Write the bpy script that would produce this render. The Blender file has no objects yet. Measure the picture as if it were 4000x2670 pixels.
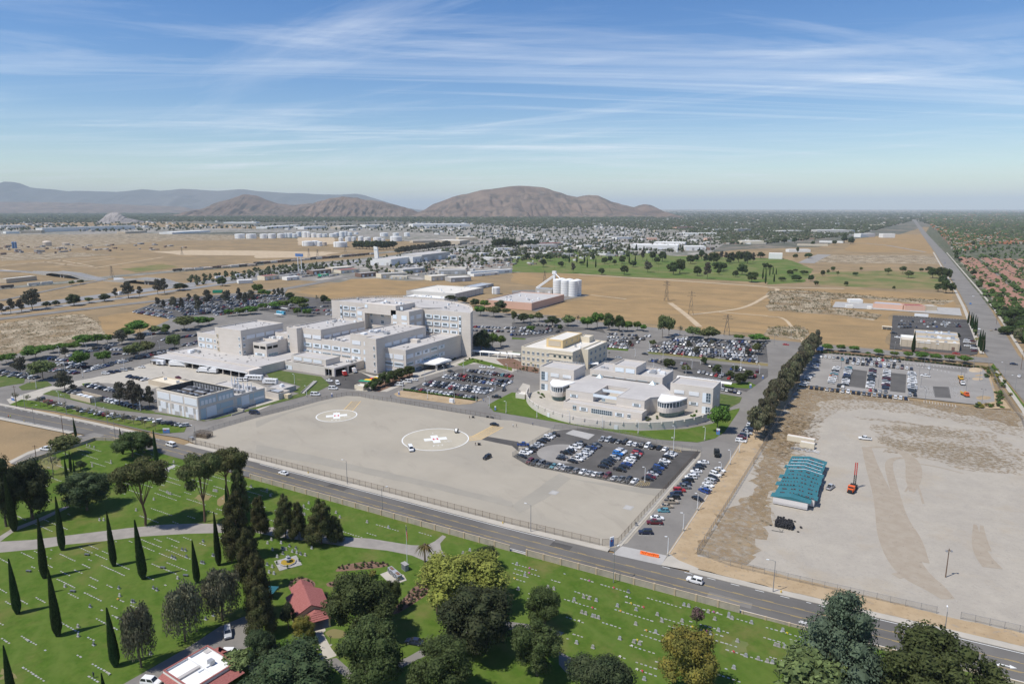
import bpy, math, random, os
import numpy as np
from mathutils import Vector, Matrix
random.seed(7); NR=np.random.RandomState(11)
sc=bpy.context.scene
PI=math.pi; rad=math.radians
CH=108.0; FPX=2667.0; PCX,PCY,PYH=2000.0,1335.0,812.0
PITCH=math.atan((PCY-PYH)/FPX); YAW=rad(29.97)
cam=bpy.data.cameras.new('camera'); camo=bpy.data.objects.new('camera',cam); sc.collection.objects.link(camo)
cam.sensor_width=36; cam.lens=24.0; cam.clip_start=1.0; cam.clip_end=120000
camo.location=(0,0,CH); camo.rotation_euler=(rad(90)-PITCH,0,YAW); sc.camera=camo
HAZE=3.8e-5; SKYSAT=1.36; CLOUD=1.15
SUN_EL=rad(60); SUN_AZ=rad(57)              # shadows fall towards SUN_AZ
sd=Vector((math.cos(SUN_AZ)*math.cos(SUN_EL),math.sin(SUN_AZ)*math.cos(SUN_EL),-math.sin(SUN_EL)))
sl=bpy.data.lights.new('sun','SUN'); sl.energy=5.0; sl.angle=rad(0.53); sl.color=(1.0,0.955,0.88)
so=bpy.data.objects.new('sun',sl); sc.collection.objects.link(so); so.rotation_euler=sd.to_track_quat('-Z','Y').to_euler(); so.location=(-300,-400,900)
world=bpy.data.worlds.new('World'); sc.world=world; world.use_nodes=True
def nd(nt,typ,**kw):
    n=nt.nodes.new(typ)
    for k,v in kw.items(): setattr(n,k,v)
    return n
def mth(nt,op,a,b=None,clamp=False):
    n=nd(nt,'ShaderNodeMath',operation=op,use_clamp=clamp)
    for i,v in enumerate((a,b)):
        if v is None: continue
        if isinstance(v,(int,float)): n.inputs[i].default_value=v
        else: nt.links.new(v,n.inputs[i])
    return n.outputs[0]
def ramp(nt,fac,stops,interp='LINEAR'):
    n=nd(nt,'ShaderNodeValToRGB'); cr=n.color_ramp; cr.interpolation=interp
    while len(cr.elements)<len(stops): cr.elements.new(0.5)
    for e,(p,c) in zip(cr.elements,stops):
        e.position=p; e.color=(c,c,c,1) if isinstance(c,(int,float)) else (*c,1)
    nt.links.new(fac,n.inputs[0]); return n.outputs[0]
def mixc(nt,f,a,b,blend='MIX'):
    n=nd(nt,'ShaderNodeMix',data_type='RGBA',blend_type=blend)
    for s,v in ((n.inputs[0],f),(n.inputs[6],a),(n.inputs[7],b)):
        if isinstance(v,(int,float)): s.default_value=v
        elif isinstance(v,tuple): s.default_value=(*v,1)
        else: nt.links.new(v,s)
    return n.outputs[2]
def noise(nt,vec,scale,detail=4,rough=.55,dist=0,ms=None,rot=0):
    if rot:
        m=nd(nt,'ShaderNodeMapping'); m.inputs[2].default_value=(0,0,rot); nt.links.new(vec,m.inputs[0]); vec=m.outputs[0]
    if ms:
        m=nd(nt,'ShaderNodeMapping'); m.inputs[3].default_value=ms; nt.links.new(vec,m.inputs[0]); vec=m.outputs[0]
    n=nd(nt,'ShaderNodeTexNoise'); n.inputs['Scale'].default_value=scale; n.inputs['Detail'].default_value=detail
    n.inputs['Roughness'].default_value=rough; n.inputs['Distortion'].default_value=dist
    nt.links.new(vec,n.inputs[0]); return n.outputs[0]
nt=world.node_tree; bg=nt.nodes['Background']
sky=nd(nt,'ShaderNodeTexSky',sky_type='NISHITA'); sky.sun_disc=False; sky.sun_elevation=SUN_EL; sky.sun_rotation=rad(213)
sky.altitude=300; sky.air_density=1.0; sky.dust_density=0.15; sky.ozone_density=2.0
tc=nd(nt,'ShaderNodeTexCoord'); sx=nd(nt,'ShaderNodeSeparateXYZ'); nt.links.new(tc.outputs['Generated'],sx.inputs[0])
zc=mth(nt,'ADD',mth(nt,'MAXIMUM',sx.outputs[2],0.0),0.035)
cx=nd(nt,'ShaderNodeCombineXYZ'); nt.links.new(mth(nt,'DIVIDE',sx.outputs[0],zc),cx.inputs[0]); nt.links.new(mth(nt,'DIVIDE',sx.outputs[1],zc),cx.inputs[1])
V=cx.outputs[0]
wisp=noise(nt,V,.5,9,.63,1.6,(.26,1,1),rad(-38))
wisp2=noise(nt,V,.45,9,.62,1.8,(.22,1,1),rad(8))
wisp3=noise(nt,V,1.0,8,.62,1.2,(.16,1,1),rad(-22))
band=noise(nt,V,.2,4,.55,.5,(.6,1,1),rad(-30))
hx=noise(nt,V,4.0,7,.65,.8,(.4,1,1),rad(-30))
c1=ramp(nt,wisp,[(.48,0),(.74,1)]); c2=ramp(nt,wisp2,[(.5,0),(.76,1)]); c3=ramp(nt,wisp3,[(.5,0),(.78,1)]); cb=ramp(nt,band,[(.35,.12),(.6,1)])
cl=mth(nt,'MULTIPLY',mth(nt,'ADD',mth(nt,'ADD',mth(nt,'MULTIPLY',c1,.85),mth(nt,'MULTIPLY',c2,.5)),mth(nt,'MULTIPLY',c3,.35)),cb)
cl=mth(nt,'MULTIPLY',cl,mth(nt,'ADD',mth(nt,'MULTIPLY',hx,.9),.5))
cl=mth(nt,'ADD',mth(nt,'MULTIPLY',cl,CLOUD),.0,True)
cl=mth(nt,'MULTIPLY',cl,ramp(nt,sx.outputs[2],[(.02,.35),(.1,1)]))
hs=nd(nt,'ShaderNodeHueSaturation'); hs.inputs['Saturation'].default_value=SKYSAT; hs.inputs['Hue'].default_value=.51; nt.links.new(sky.outputs[0],hs.inputs['Color'])
ccol=mixc(nt,cl,hs.outputs[0],(8.0,8.4,9.0))
nt.links.new(ccol,bg.inputs[0]); bg.inputs[1].default_value=0.122
sc.view_settings.view_transform='Standard'; sc.view_settings.look='None'; sc.view_settings.exposure=0.02; sc.view_settings.gamma=1
sc.view_settings.use_curve_mapping=False
cy=sc.cycles; cy.use_denoising=True; cy.use_adaptive_sampling=False
try: cy.denoiser='OPENIMAGEDENOISE'; cy.denoising_input_passes='RGB_ALBEDO_NORMAL'; cy.denoising_prefilter='ACCURATE'
except Exception: pass
cy.max_bounces=6; cy.diffuse_bounces=2; cy.glossy_bounces=2; cy.transmission_bounces=2; cy.transparent_max_bounces=12; cy.volume_bounces=0
cy.sample_clamp_indirect=6
REG=dict(a=(0,600),b=(1000,600),c=(2000,600),d=(3000,600),e=(0,1200),f=(1000,1200),g=(2000,1200),h=(3000,1200),i=(0,1600),j=(1000,1600),k=(2000,1600),l=(3000,1600),m=(0,2003),n=(1000,2003),o=(2000,2003),p=(3000,2003))
cP,sP,cY,sY=math.cos(PITCH),math.sin(PITCH),math.cos(YAW),math.sin(YAW)
def px(t,x,y):
    if t=='D': return x*4000/2349,y*4000/2349
    if t=='S': return x,y
    r=REG[t]; return r[0]+x*1000/2349,r[1]+y*1000/2349
def W(t,x,y,z=0.0):
    X,Y=px(t,x,y); dx=(X-PCX)/FPX; dz=-(Y-PCY)/FPX
    f=cP+dz*sP; u=-sP+dz*cP; s=(z-CH)/u; r=dx*s; f*=s
    return (r*cY-f*sY, r*sY+f*cY)
def proj(X,Y,Z):
    r=X*cY+Y*sY; f=-X*sY+Y*cY; u=Z-CH; cf=f*cP-u*sP; cu=f*sP+u*cP
    return PCX+FPX*r/cf, PCY-FPX*cu/cf, cf
def hgt(X,Y,ytop):
    lo,hi=0.0,150.0
    for _ in range(40):
        m=(lo+hi)/2
        if proj(X,Y,m)[1]>ytop: lo=m
        else: hi=m
    return lo
def pts(t,*xy,z=0): return [W(t,x,y,z) for x,y in xy]
def mp(s):
    """'e 10,20 30,40 f 5,6' -> ground points"""
    out=[]; t=None
    for w in s.split():
        if ',' in w: x,y=w.split(','); out.append(W(t,float(x),float(y)))
        else: t=w
    return out
M={}
def mat(name,col,rough=.85,var=.15,scale=.5,col2=None,detail=4,spec=.25,metal=0,bump=0,bscale=8,objc=False,island=0,extra=None,emit=None):
    m=bpy.data.materials.new(name); m.use_nodes=True; nt=m.node_tree; b=nt.nodes['Principled BSDF']
    b.inputs['Roughness'].default_value=rough; b.inputs['Specular IOR Level'].default_value=spec; b.inputs['Metallic'].default_value=metal
    g=nd(nt,'ShaderNodeNewGeometry'); P=g.outputs['Position']
    if objc:
        oi=nd(nt,'ShaderNodeObjectInfo'); base=oi.outputs['Color']
    else:
        rgb=nd(nt,'ShaderNodeRGB'); rgb.outputs[0].default_value=(*col,1); base=rgb.outputs[0]
    if col2 is not None:
        f=ramp(nt,noise(nt,P,scale,detail,.6),[(.4,0),(.6,1)]); base=mixc(nt,f,base,col2)
    if var:
        f=noise(nt,P,scale*3.1,detail,.65); v=mth(nt,'ADD',mth(nt,'MULTIPLY',f,2*var),1-var)
        mm=nd(nt,'ShaderNodeMix',data_type='RGBA',blend_type='MULTIPLY'); mm.inputs[0].default_value=1
        nt.links.new(base,mm.inputs[6]); nt.links.new(v,mm.inputs[7]); base=mm.outputs[2]
    if island:
        v=mth(nt,'ADD',mth(nt,'MULTIPLY',g.outputs['Random Per Island'],2*island),1-island)
        mm=nd(nt,'ShaderNodeMix',data_type='RGBA',blend_type='MULTIPLY'); mm.inputs[0].default_value=1
        nt.links.new(base,mm.inputs[6]); nt.links.new(v,mm.inputs[7]); base=mm.outputs[2]
    if extra: base=extra(nt,P,base,g)
    nt.links.new(base,b.inputs['Base Color'])
    if bump:
        bn=nd(nt,'ShaderNodeBump'); bn.inputs['Strength'].default_value=bump; bn.inputs['Distance'].default_value=.1
        nt.links.new(noise(nt,P,bscale,3),bn.inputs['Height']); nt.links.new(bn.outputs[0],b.inputs['Normal'])
    if emit: b.inputs['Emission Color'].default_value=(*emit,1); b.inputs['Emission Strength'].default_value=1
    M[name]=m; return m
def overlay(scale,lo,hi,col,detail=5,ms=None,rot=0,dist=0,amt=1.0):
    def fn(nt,P,base,g):
        f=ramp(nt,noise(nt,P,scale,detail,.62,dist,ms,rot),[(lo,0),(hi,amt)]); return mixc(nt,f,base,col)
    return fn
def chain(*fs):
    def fn(nt,P,base,g):
        for f in fs: base=f(nt,P,base,g)
        return base
    return fn
class MB:
    def __init__(s): s.v=[];s.f=[];s.m=[]
    def face(s,ps,mi=0):
        n=len(s.v); s.v.extend(ps); s.f.append(tuple(range(n,n+len(ps)))); s.m.append(mi); return s
    def box(s,x0,x1,y0,y1,z0,z1,mi=0,bottom=True,top=True,tmi=None):
        n=len(s.v); s.v+=[(x0,y0,z0),(x1,y0,z0),(x1,y1,z0),(x0,y1,z0),(x0,y0,z1),(x1,y0,z1),(x1,y1,z1),(x0,y1,z1)]
        fs=[(0,1,5,4),(1,2,6,5),(2,3,7,6),(3,0,4,7)]
        ms=[mi]*4
        if top: fs.append((4,5,6,7)); ms.append(mi if tmi is None else tmi)
        if bottom: fs.append((3,2,1,0)); ms.append(mi)
        s.f+=[tuple(n+i for i in f) for f in fs]; s.m+=ms; return s
    def prism(s,poly,z0,z1,mi=0,tmi=None,bottom=False):
        n=len(s.v); k=len(poly); s.v+=[(x,y,z0) for x,y in poly]+[(x,y,z1) for x,y in poly]
        for i in range(k):
            j=(i+1)%k; s.f.append((n+i,n+j,n+k+j,n+k+i)); s.m.append(mi)
        s.f.append(tuple(n+k+i for i in range(k))); s.m.append(mi if tmi is None else tmi)
        if bottom: s.f.append(tuple(n+k-1-i for i in range(k))); s.m.append(mi)
        return s
    def cyl(s,x,y,z0,z1,r0,r1=None,k=8,mi=0,cap=True):
        r1=r0 if r1 is None else r1; n=len(s.v)
        for z,r in ((z0,r0),(z1,r1)):
            for i in range(k):
                a=2*PI*i/k; s.v.append((x+r*math.cos(a),y+r*math.sin(a),z))
        for i in range(k):
            j=(i+1)%k; s.f.append((n+i,n+j,n+k+j,n+k+i)); s.m.append(mi)
        if cap: s.f.append(tuple(n+k+i for i in range(k))); s.m.append(mi); s.f.append(tuple(n+k-1-i for i in range(k))); s.m.append(mi)
        return s
    def tube(s,a,b,r0,r1=None,k=6,mi=0):
        a=Vector(a); b=Vector(b); r1=r0 if r1 is None else r1; d=(b-a)
        if d.length<1e-6: return s
        d.normalize(); u=d.orthogonal().normalized(); w=d.cross(u); n=len(s.v)
        for p,r in ((a,r0),(b,r1)):
            for i in range(k):
                t=2*PI*i/k; q=p+u*(r*math.cos(t))+w*(r*math.sin(t)); s.v.append(tuple(q))
        for i in range(k):
            j=(i+1)%k; s.f.append((n+i,n+j,n+k+j,n+k+i)); s.m.append(mi)
        s.f.append(tuple(n+k+i for i in range(k))); s.m.append(mi); s.f.append(tuple(n+k-1-i for i in range(k))); s.m.append(mi)
        return s
    def dome(s,x,y,z,r,h,k=10,rows=4,mi=0):
        n=len(s.v)
        for j in range(rows):
            a=PI/2*j/rows
            for i in range(k):
                t=2*PI*i/k; s.v.append((x+r*math.cos(a)*math.cos(t),y+r*math.cos(a)*math.sin(t),z+h*math.sin(a)))
        s.v.append((x,y,z+h)); top=len(s.v)-1
        for j in range(rows-1):
            for i in range(k):
                q=(i+1)%k; s.f.append((n+j*k+i,n+j*k+q,n+(j+1)*k+q,n+(j+1)*k+i)); s.m.append(mi)
        for i in range(k): s.f.append((n+(rows-1)*k+i,n+(rows-1)*k+(i+1)%k,top)); s.m.append(mi)
        return s
    def blob(s,c,r,seed=0,mi=0,k=8,rows=5):
        rr=random.Random(seed); n=len(s.v); x,y,z=c; rx,ry,rz=r
        s.v.append((x,y,z-rz))
        for j in range(1,rows):
            a=-PI/2+PI*j/rows
            for i in range(k):
                t=2*PI*(i+.5*(j%2))/k; q=rr.uniform(.82,1.15)
                s.v.append((x+rx*q*math.cos(a)*math.cos(t),y+ry*q*math.cos(a)*math.sin(t),z+rz*q*math.sin(a)))
        s.v.append((x,y,z+rz)); t=len(s.v)-1
        for i in range(k): s.f.append((n,n+1+(i+1)%k,n+1+i)); s.m.append(mi); s.f.append((t,t-k+i,t-k+(i+1)%k)); s.m.append(mi)
        for j in range(rows-2):
            for i in range(k):
                a0=n+1+j*k; s.f.append((a0+i,a0+(i+1)%k,a0+k+(i+1)%k,a0+k+i)); s.m.append(mi)
        return s
    def mesh(s,name,mats,smooth=False):
        me=bpy.data.meshes.new(name); me.from_pydata([tuple(p) for p in s.v],[],s.f)
        for m in (mats if isinstance(mats,(list,tuple)) else [mats]): me.materials.append(M[m] if isinstance(m,str) else m)
        if any(s.m): me.polygons.foreach_set('material_index',s.m)
        if smooth: me.polygons.foreach_set('use_smooth',[True]*len(s.f))
        me.update(); return me
C=sc.collection
def link(name,me,parent=None,loc=None,rz=0,scale=None):
    o=bpy.data.objects.new(name,me); C.objects.link(o)
    if parent is not None: o.parent=parent
    if loc is not None: o.location=loc if len(loc)==3 else (*loc,0)
    if rz: o.rotation_euler=(0,0,rz)
    if scale is not None: o.scale=scale
    return o
def obj(name,mb,mats,parent=None,smooth=False,loc=None,rz=0): return link(name,mb.mesh(name,mats,smooth),parent,loc,rz)
def tag(o,label,cat,group=None):
    o['label']=label; o['category']=cat
    if group: o['group']=group
    return o
def thing(name,label,cat,loc=(0,0,0),rz=0,group=None):
    o=bpy.data.objects.new(name,None); C.objects.link(o); o.empty_display_size=.5
    o.location=loc if len(loc)==3 else (*loc,0); o.rotation_euler=(0,0,rz); return tag(o,label,cat,group)
def struct(o,kind='structure'): o['kind']=kind; return o
def rough_poly(ps,amp,seg):
    rr=random.Random(int(abs(ps[0][0]*7+ps[0][1]*3)));out=[]
    for i in range(len(ps)):
        a=ps[i]; b=ps[(i+1)%len(ps)]; L=math.dist(a,b); k=max(1,int(L/seg))
        for j in range(k):
            t=j/k; x=a[0]+(b[0]-a[0])*t; y=a[1]+(b[1]-a[1])*t
            if j or True: x+=rr.uniform(-amp,amp); y+=rr.uniform(-amp,amp)
            out.append((x,y))
    return out
def smooth_poly(ps,it=2):
    for _ in range(it):
        q=[]
        for i in range(len(ps)):
            a=ps[i]; b=ps[(i+1)%len(ps)]; q+= [(a[0]*.75+b[0]*.25,a[1]*.75+b[1]*.25),(a[0]*.25+b[0]*.75,a[1]*.25+b[1]*.75)]
        ps=q
    return ps
def smooth_line(ps,it=2):
    for _ in range(it):
        q=[ps[0]]
        for a,b in zip(ps,ps[1:]): q+=[(a[0]*.75+b[0]*.25,a[1]*.75+b[1]*.25),(a[0]*.25+b[0]*.75,a[1]*.25+b[1]*.75)]
        q.append(ps[-1]); ps=q
    return ps
def sheet(name,ps,z,m,parent=None,kind='structure',amp=0,seg=6,sm=0):
    if sm: ps=smooth_poly(ps,sm)
    if amp: ps=rough_poly(ps,amp,seg)
    me=bpy.data.meshes.new(name)
    from mathutils.geometry import tessellate_polygon
    tri=tessellate_polygon([[Vector((x,y,0)) for x,y in ps]])
    me.from_pydata([(x,y,z) for x,y in ps],[],[tuple(t) for t in tri]); me.materials.append(M[m]); me.update()
    # make normals point up
    if me.polygons and me.polygons[0].normal.z<0: me.flip_normals()
    o=link(name,me,parent)
    if kind and parent is None: o['kind']=kind
    return o
def strip_pts(line,w):
    """ribbon polygon pairs along a polyline"""
    L=[];R=[]
    for i,p in enumerate(line):
        a=line[max(i-1,0)]; b=line[min(i+1,len(line)-1)]; d=Vector((b[0]-a[0],b[1]-a[1])); d.normalize(); nx,ny=-d.y,d.x
        ww=w[i] if isinstance(w,(list,tuple)) else w
        L.append((p[0]+nx*ww/2,p[1]+ny*ww/2)); R.append((p[0]-nx*ww/2,p[1]-ny*ww/2))
    return L,R
def ribbon(name,line,w,z,m,parent=None,kind='structure',sm=0,mb=None):
    if sm: line=smooth_line(line,sm)
    L,R=strip_pts(line,w); q=mb or MB()
    for i in range(len(line)-1):
        q.face([(*R[i],z),(*R[i+1],z),(*L[i+1],z),(*L[i],z)])
    if mb is not None: return mb
    o=obj(name,q,m,parent)
    if kind and parent is None: o['kind']=kind
    return o
mat('dry_grass',(.285,.205,.115),.95,.2,.012,(.225,.168,.10),6,.05,extra=chain(overlay(.02,.5,.64,(.185,.142,.085),7,(1,2,1),amt=.85),overlay(.9,.55,.75,(.40,.29,.16),3,amt=.5)))
mat('dry_gold',(.315,.212,.105),.95,.16,.02,(.26,.18,.092),5,.05,extra=chain(overlay(.018,.48,.66,(.215,.155,.085),7,(1,2.5,1),amt=.8),overlay(.6,.5,.8,(.45,.31,.16),3,amt=.45)))
mat('pale_sand',(.47,.375,.255),.95,.12,.08,(.40,.31,.21),4,.05)
mat('town_soil',(.10,.105,.085),.95,.3,.004,(.20,.17,.135),6,.05,extra=overlay(.02,.5,.62,(.065,.078,.055),6))
mat('town_lots',(.24,.22,.195),.95,.25,.004,(.15,.15,.12),6,.05,extra=overlay(.03,.52,.6,(.36,.33,.29),5))
mat('resi_soil',(.085,.09,.055),.95,.3,.03,(.06,.08,.04),6,.05,extra=overlay(.06,.5,.6,(.2,.175,.14),5))
mat('river_green',(.075,.085,.055),.95,.3,.004,(.05,.065,.04),5,.05)
def tracks(nt,P,b,g): return overlay(.14,.56,.7,(.27,.21,.14),6,(1,2.2,1),.2,.6)(nt,P,b,g)
mat('gravel_lot',(.338,.306,.258),.95,.14,.06,(.365,.33,.275),6,.05,bump=.3,bscale=3,extra=chain(overlay(.045,.53,.72,(.345,.29,.215),6,amt=.75),overlay(1.1,.52,.7,(.27,.25,.22),5,amt=.55),overlay(2.5,.6,.7,(.45,.425,.39),2,amt=.4)))
mat('weedy_dirt',(.36,.275,.175),.95,.15,.1,(.30,.215,.125),6,.05,bump=.4,bscale=2,extra=chain(overlay(.35,.55,.66,(.18,.145,.085),5),overlay(.12,.6,.75,(.41,.355,.285),5)))
mat('tan_dirt',(.395,.30,.19),.95,.12,.15,(.34,.25,.15),6,.05,bump=.4,bscale=2,extra=chain(overlay(.3,.58,.68,(.30,.255,.20),5),overlay(1.2,.6,.7,(.19,.14,.085),4,amt=.7)))
mat('damp_track',(.315,.265,.205),.95,.06,.3,(.33,.285,.225),4,.05)
def frag(name,src_,lo,hi,sc_=.22):
    src_(name); m=M[name]; nt=m.node_tree; b=nt.nodes['Principled BSDF']; g=nd(nt,'ShaderNodeNewGeometry'); tr=nd(nt,'ShaderNodeBsdfTransparent'); mx=nd(nt,'ShaderNodeMixShader'); nt.links.new(ramp(nt,noise(nt,g.outputs['Position'],sc_,6,.68),[(lo,0),(hi,1)]),mx.inputs[0]); nt.links.new(tr.outputs[0],mx.inputs[1]); nt.links.new(b.outputs[0],mx.inputs[2]); nt.links.new(mx.outputs[0],nt.nodes['Material Output'].inputs[0])
frag('scrub_dirt',lambda n:mat(n,(.33,.26,.175),.95,.25,.05,(.40,.33,.235),6,.05,extra=overlay(.3,.5,.62,(.16,.14,.09),6,amt=.85)),.32,.58,.05)
frag('weedy_frag',lambda n:mat(n,(.34,.255,.155),.95,.2,.1,(.28,.2,.115),6,.05,extra=overlay(.5,.55,.66,(.2,.16,.10),5)),.3,.7,.4)
frag('weed_sparse',lambda n:mat(n,(.31,.235,.145),.95,.2,.1,(.27,.2,.12),6,.05),.47,.7,.6)
frag('weed_clumps',lambda n:mat(n,(.25,.19,.115),.95,.25,.6,(.31,.24,.15),5,.05),.42,.78,.5)
frag('damp_frag',lambda n:mat(n,(.305,.258,.2),.95,.06,.3,(.33,.285,.225),4,.05),.16,.4,.8)
mat('weeds',(.20,.165,.095),.95,.3,.6,(.30,.235,.15),5,.05,extra=overlay(.5,.52,.6,(.33,.30,.26),5))
mat('tarmac',(.325,.292,.235),.93,.08,.03,(.35,.315,.255),6,.1,extra=chain(overlay(.02,.5,.75,(.30,.275,.23),6,(1,3,1),.1,amt=.8),overlay(.12,.56,.75,(.265,.238,.195),7,(.35,1,1),.5,.8,amt=.7)))
mat('tarmac_patch',(.285,.262,.218),.93,.06,.06,(.305,.28,.232),5,.1)
mat('asphalt_road',(.122,.115,.106),.9,.16,.03,(.15,.141,.128),6,.15,extra=overlay(.12,.5,.8,(.088,.083,.078),5,(.08,1.2,1),amt=.8))
mat('asphalt_old',(.178,.166,.15),.92,.1,.05,(.212,.198,.178),6,.1,extra=overlay(.25,.6,.75,(.12,.118,.115),5,amt=.6))
mat('asphalt_dark',(.066,.062,.058),.9,.12,.08,(.09,.085,.08),5,.15)
mat('asphalt_lot',(.088,.083,.077),.9,.12,.06,(.115,.108,.1),6,.15,extra=overlay(.4,.6,.8,(.055,.055,.057),4,amt=.6))
mat('lot_grey',(.245,.23,.21),.92,.07,.05,(.28,.263,.24),6,.1)
mat('freeway',(.26,.255,.25),.92,.08,.02,(.22,.218,.215),5,.1)
mat('concrete',(.43,.395,.335),.9,.08,.15,(.385,.355,.30),5,.15)
mat('concrete_grey',(.34,.33,.31),.9,.08,.15,(.385,.37,.345),5,.15)
mat('kerb_concrete',(.46,.43,.38),.9,.08,.4,(.40,.375,.33),4,.15)
mat('red_kerb',(.42,.10,.07),.8,.1,1)
mat('yellow_kerb',(.62,.42,.06),.8,.1,1)
def mow(nt,P,b,g):
    f=ramp(nt,noise(nt,P,.11,5,.6,.4,(.35,1.6,1),rad(35)),[(.42,0),(.7,.7)]); b=mixc(nt,f,b,(.105,.15,.032))
    f=ramp(nt,noise(nt,P,.06,6,.65),[(.52,0),(.76,.9)]); b=mixc(nt,f,b,(.17,.145,.055)); return b
mat('drive',(.29,.265,.235),.92,.08,.2,(.245,.225,.2),5,.1)
mat('lawn',(.062,.112,.015),.95,.32,.3,(.085,.128,.022),5,.05,bump=.25,bscale=6,extra=mow)
mat('slope_grass',(.075,.11,.03),.95,.25,.25,(.10,.125,.04),6,.05,bump=.5,bscale=2,extra=overlay(.12,.6,.72,(.25,.19,.11),5,amt=.7))
mat('golf_grass',(.085,.135,.03),.95,.12,.02,(.14,.155,.055),6,.05,extra=overlay(.015,.55,.7,(.235,.185,.09),6,amt=.7))
mat('park_grass',(.12,.145,.05),.95,.12,.02,(.22,.175,.085),6,.05)
mat('mulch',(.20,.125,.09),.95,.2,.8,(.16,.10,.07),4,.05)
mat('white_paint',(.68,.68,.65),.7,.12,1.5,None,4,.2)
mat('worn_white',(.60,.60,.58),.8,.2,1.2,None,4,.2)
mat('yellow_paint',(.40,.29,.11),.8,.2,1.0,None,4,.2)
mat('orange_paint',(.66,.46,.20),.8,.1,1.0,None,4,.2)
mat('red_paint',(.50,.07,.08),.8,.12,1.0,None,4,.2)
g=MB()
R0=60000; g.face([(-R0,-2000,0),(R0,-2000,0),(R0,R0,0),(-R0,R0,0)])
struct(obj('ground',g,'dry_grass'))
sheet('town_ground',mp('D -600,548 0,540 330,548 520,540 700,548 900,545 1000,560 1110,580 1180,600 1330,606 1460,578 1640,578 1700,572 1880,566 1950,548 2050,542 2120,520 2349,530 3000,545 2349,485.2 1200,485.2 0,485.2 -600,485.2'),.03,'town_soil')
sheet('industrial_ground',mp('D 0,516 300,508 520,520 900,516 1100,510 1300,512 1500,514 1640,520 1660,560 1620,585 1500,588 1330,612 1130,630 1010,640 820,650 640,640 420,655 640,610 900,585 1000,560 760,535 520,532 300,540 0,542'),.05,'town_lots',amp=3,seg=60)
sheet('river_belt',mp('D 0,487 560,486 900,492 1500,489 1520,500 1000,506 560,502 330,502 0,508'),.07,'river_green')
sheet('residential_ground',mp('d 1440,740 1560,860 1660,980 1790,1130 1960,1330 2130,1500 2349,1700 3300,1900 3300,700 2349,640 1500,640'),.07,'resi_soil')
sheet('golf_lawn',mp('c 0,940 480,880 960,880 1500,940 2349,960 d 180,970 420,1060 330,1180 0,1200 c 2349,1180 1650,1150 1100,1130 620,1100 0,1085'),.09,'golf_grass',amp=2,seg=20)
sheet('park_lawn',mp('d 420,1110 560,1085 1100,1075 1560,1090 1640,1180 1560,1250 900,1230 470,1205'),.09,'park_grass',amp=2,seg=20)
for i,(s,m) in enumerate([
  ('c 0,1090 620,1108 1200,1150 2349,1215 d 0,1250 600,1235 1700,1290 1740,1420 1140,1460 1130,1580 h 1120,385 500,335 g 2349,250 1500,170 1000,120 300,110 c 240,1440 720,1300 600,1260 0,1180','dry_gold'),
  ('b 360,1270 880,1150 1100,1145 1640,1190 1880,1195 1500,1280 1100,1300 720,1330','dry_gold'),
  ('a 0,640 1300,620 2349,660 b 0,660 0,700 a 2349,690 1300,670 700,690 0,690','dry_grass'),
  ('d 690,890 810,780 1170,740 1420,740 1540,920 1300,900 900,905','dry_gold'),
  ('d 430,1000 540,930 1240,930 1520,940 1590,1010 900,1005','scrub_dirt'),
  ('d 0,1260 300,1255 760,1290 1100,1320 1680,1350 1600,1390 900,1330 600,1340 590,1410 1040,1480 1000,1530 650,1480 0,1440','scrub_dirt'),
  ('h 0,180 300,170 420,250 300,300 0,250','scrub_dirt'),
  ('e 0,150 420,90 760,60 900,140 1000,300 700,340 340,350 100,430 0,430','scrub_dirt'),
  ('e 900,90 1230,40 1560,110 1560,150 1300,250 1000,300','dry_gold'),
  ('a 1400,900 1750,885 2349,890 b 0,890 800,905 500,950 0,960 a 2349,935 1650,930','pale_sand'),
  ('a 0,740 700,740 1300,730 2349,750 2349,790 1500,800 700,870 0,880','scrub_dirt'),
  ('a 0,910 600,905 1050,925 500,965 0,985','scrub_dirt'),
  ('a 1100,1060 1500,1010 1650,1040 1250,1090','park_grass'),
  ('b 380,770 720,770 720,830 390,840','pale_sand')]):
    sheet('field',mp(s),.05+.012*i,m,amp=1.2 if 'e ' in s[:2] else 4,seg=8 if 'e ' in s[:2] else 30)
for s,w in [('c 610,1108 1100,1140 1500,1165 2349,1222 d 0,1225 700,1240',9),('c 720,1297 1050,1335',4),('c 1450,1370 1600,1480 g 1720,180',6),('c 1640,1478 1900,1450 2150,1415 2349,1300',5),('c 1900,1455 2349,1490',4),
            ('h 0,85 150,95 240,210 330,320',3.2),('d 0,1230 100,1240 70,1265',6),('a 400,990 700,1030 860,1040',6),('a 500,1030 900,980 1050,960',6),('a 530,975 860,1035',5),('a 860,1050 1500,950',6),('a 0,1030 500,985 1000,950',8),('a 0,1060 220,1085',8),
            ('b 0,935 600,900 860,890',14),('a 0,1010 600,1000',5),('d 900,1000 1570,1015',7),('d 440,1010 900,1012',5),('d 860,935 1510,930',6),('b 860,890 1300,870 1360,860',10)]:
    ribbon('dirt_track',mp(s),w,.26,'pale_sand',sm=2)
def road(name,s,w,m='asphalt_road',z=.3,sm=1): return ribbon(name,mp(s) if isinstance(s,str) else s,w,z,m,sm=sm)
road('freeway',[(-870,-200),(-845,330),(-880,560),(-930,800),(-985,1100),(-1060,1600),(-1150,2300),(-1200,3200),(-1250,5000)],34,'freeway',.28)
road('freeway',[(-820,-200),(-806,330),(-838,560),(-888,800),(-940,1100),(-1010,1600),(-1100,2300),(-1150,3200),(-1200,5000)],18,'freeway',.29)
road('valley_boulevard',[(-780,-200),(-774,330),(-770,420),(-764,500),(-742,560),(-728,640),(-745,720),(-780,830),(-798,1000),(-802,1390),(-805,2200),(-800,4000)],17,'asphalt_old',.31)
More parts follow.
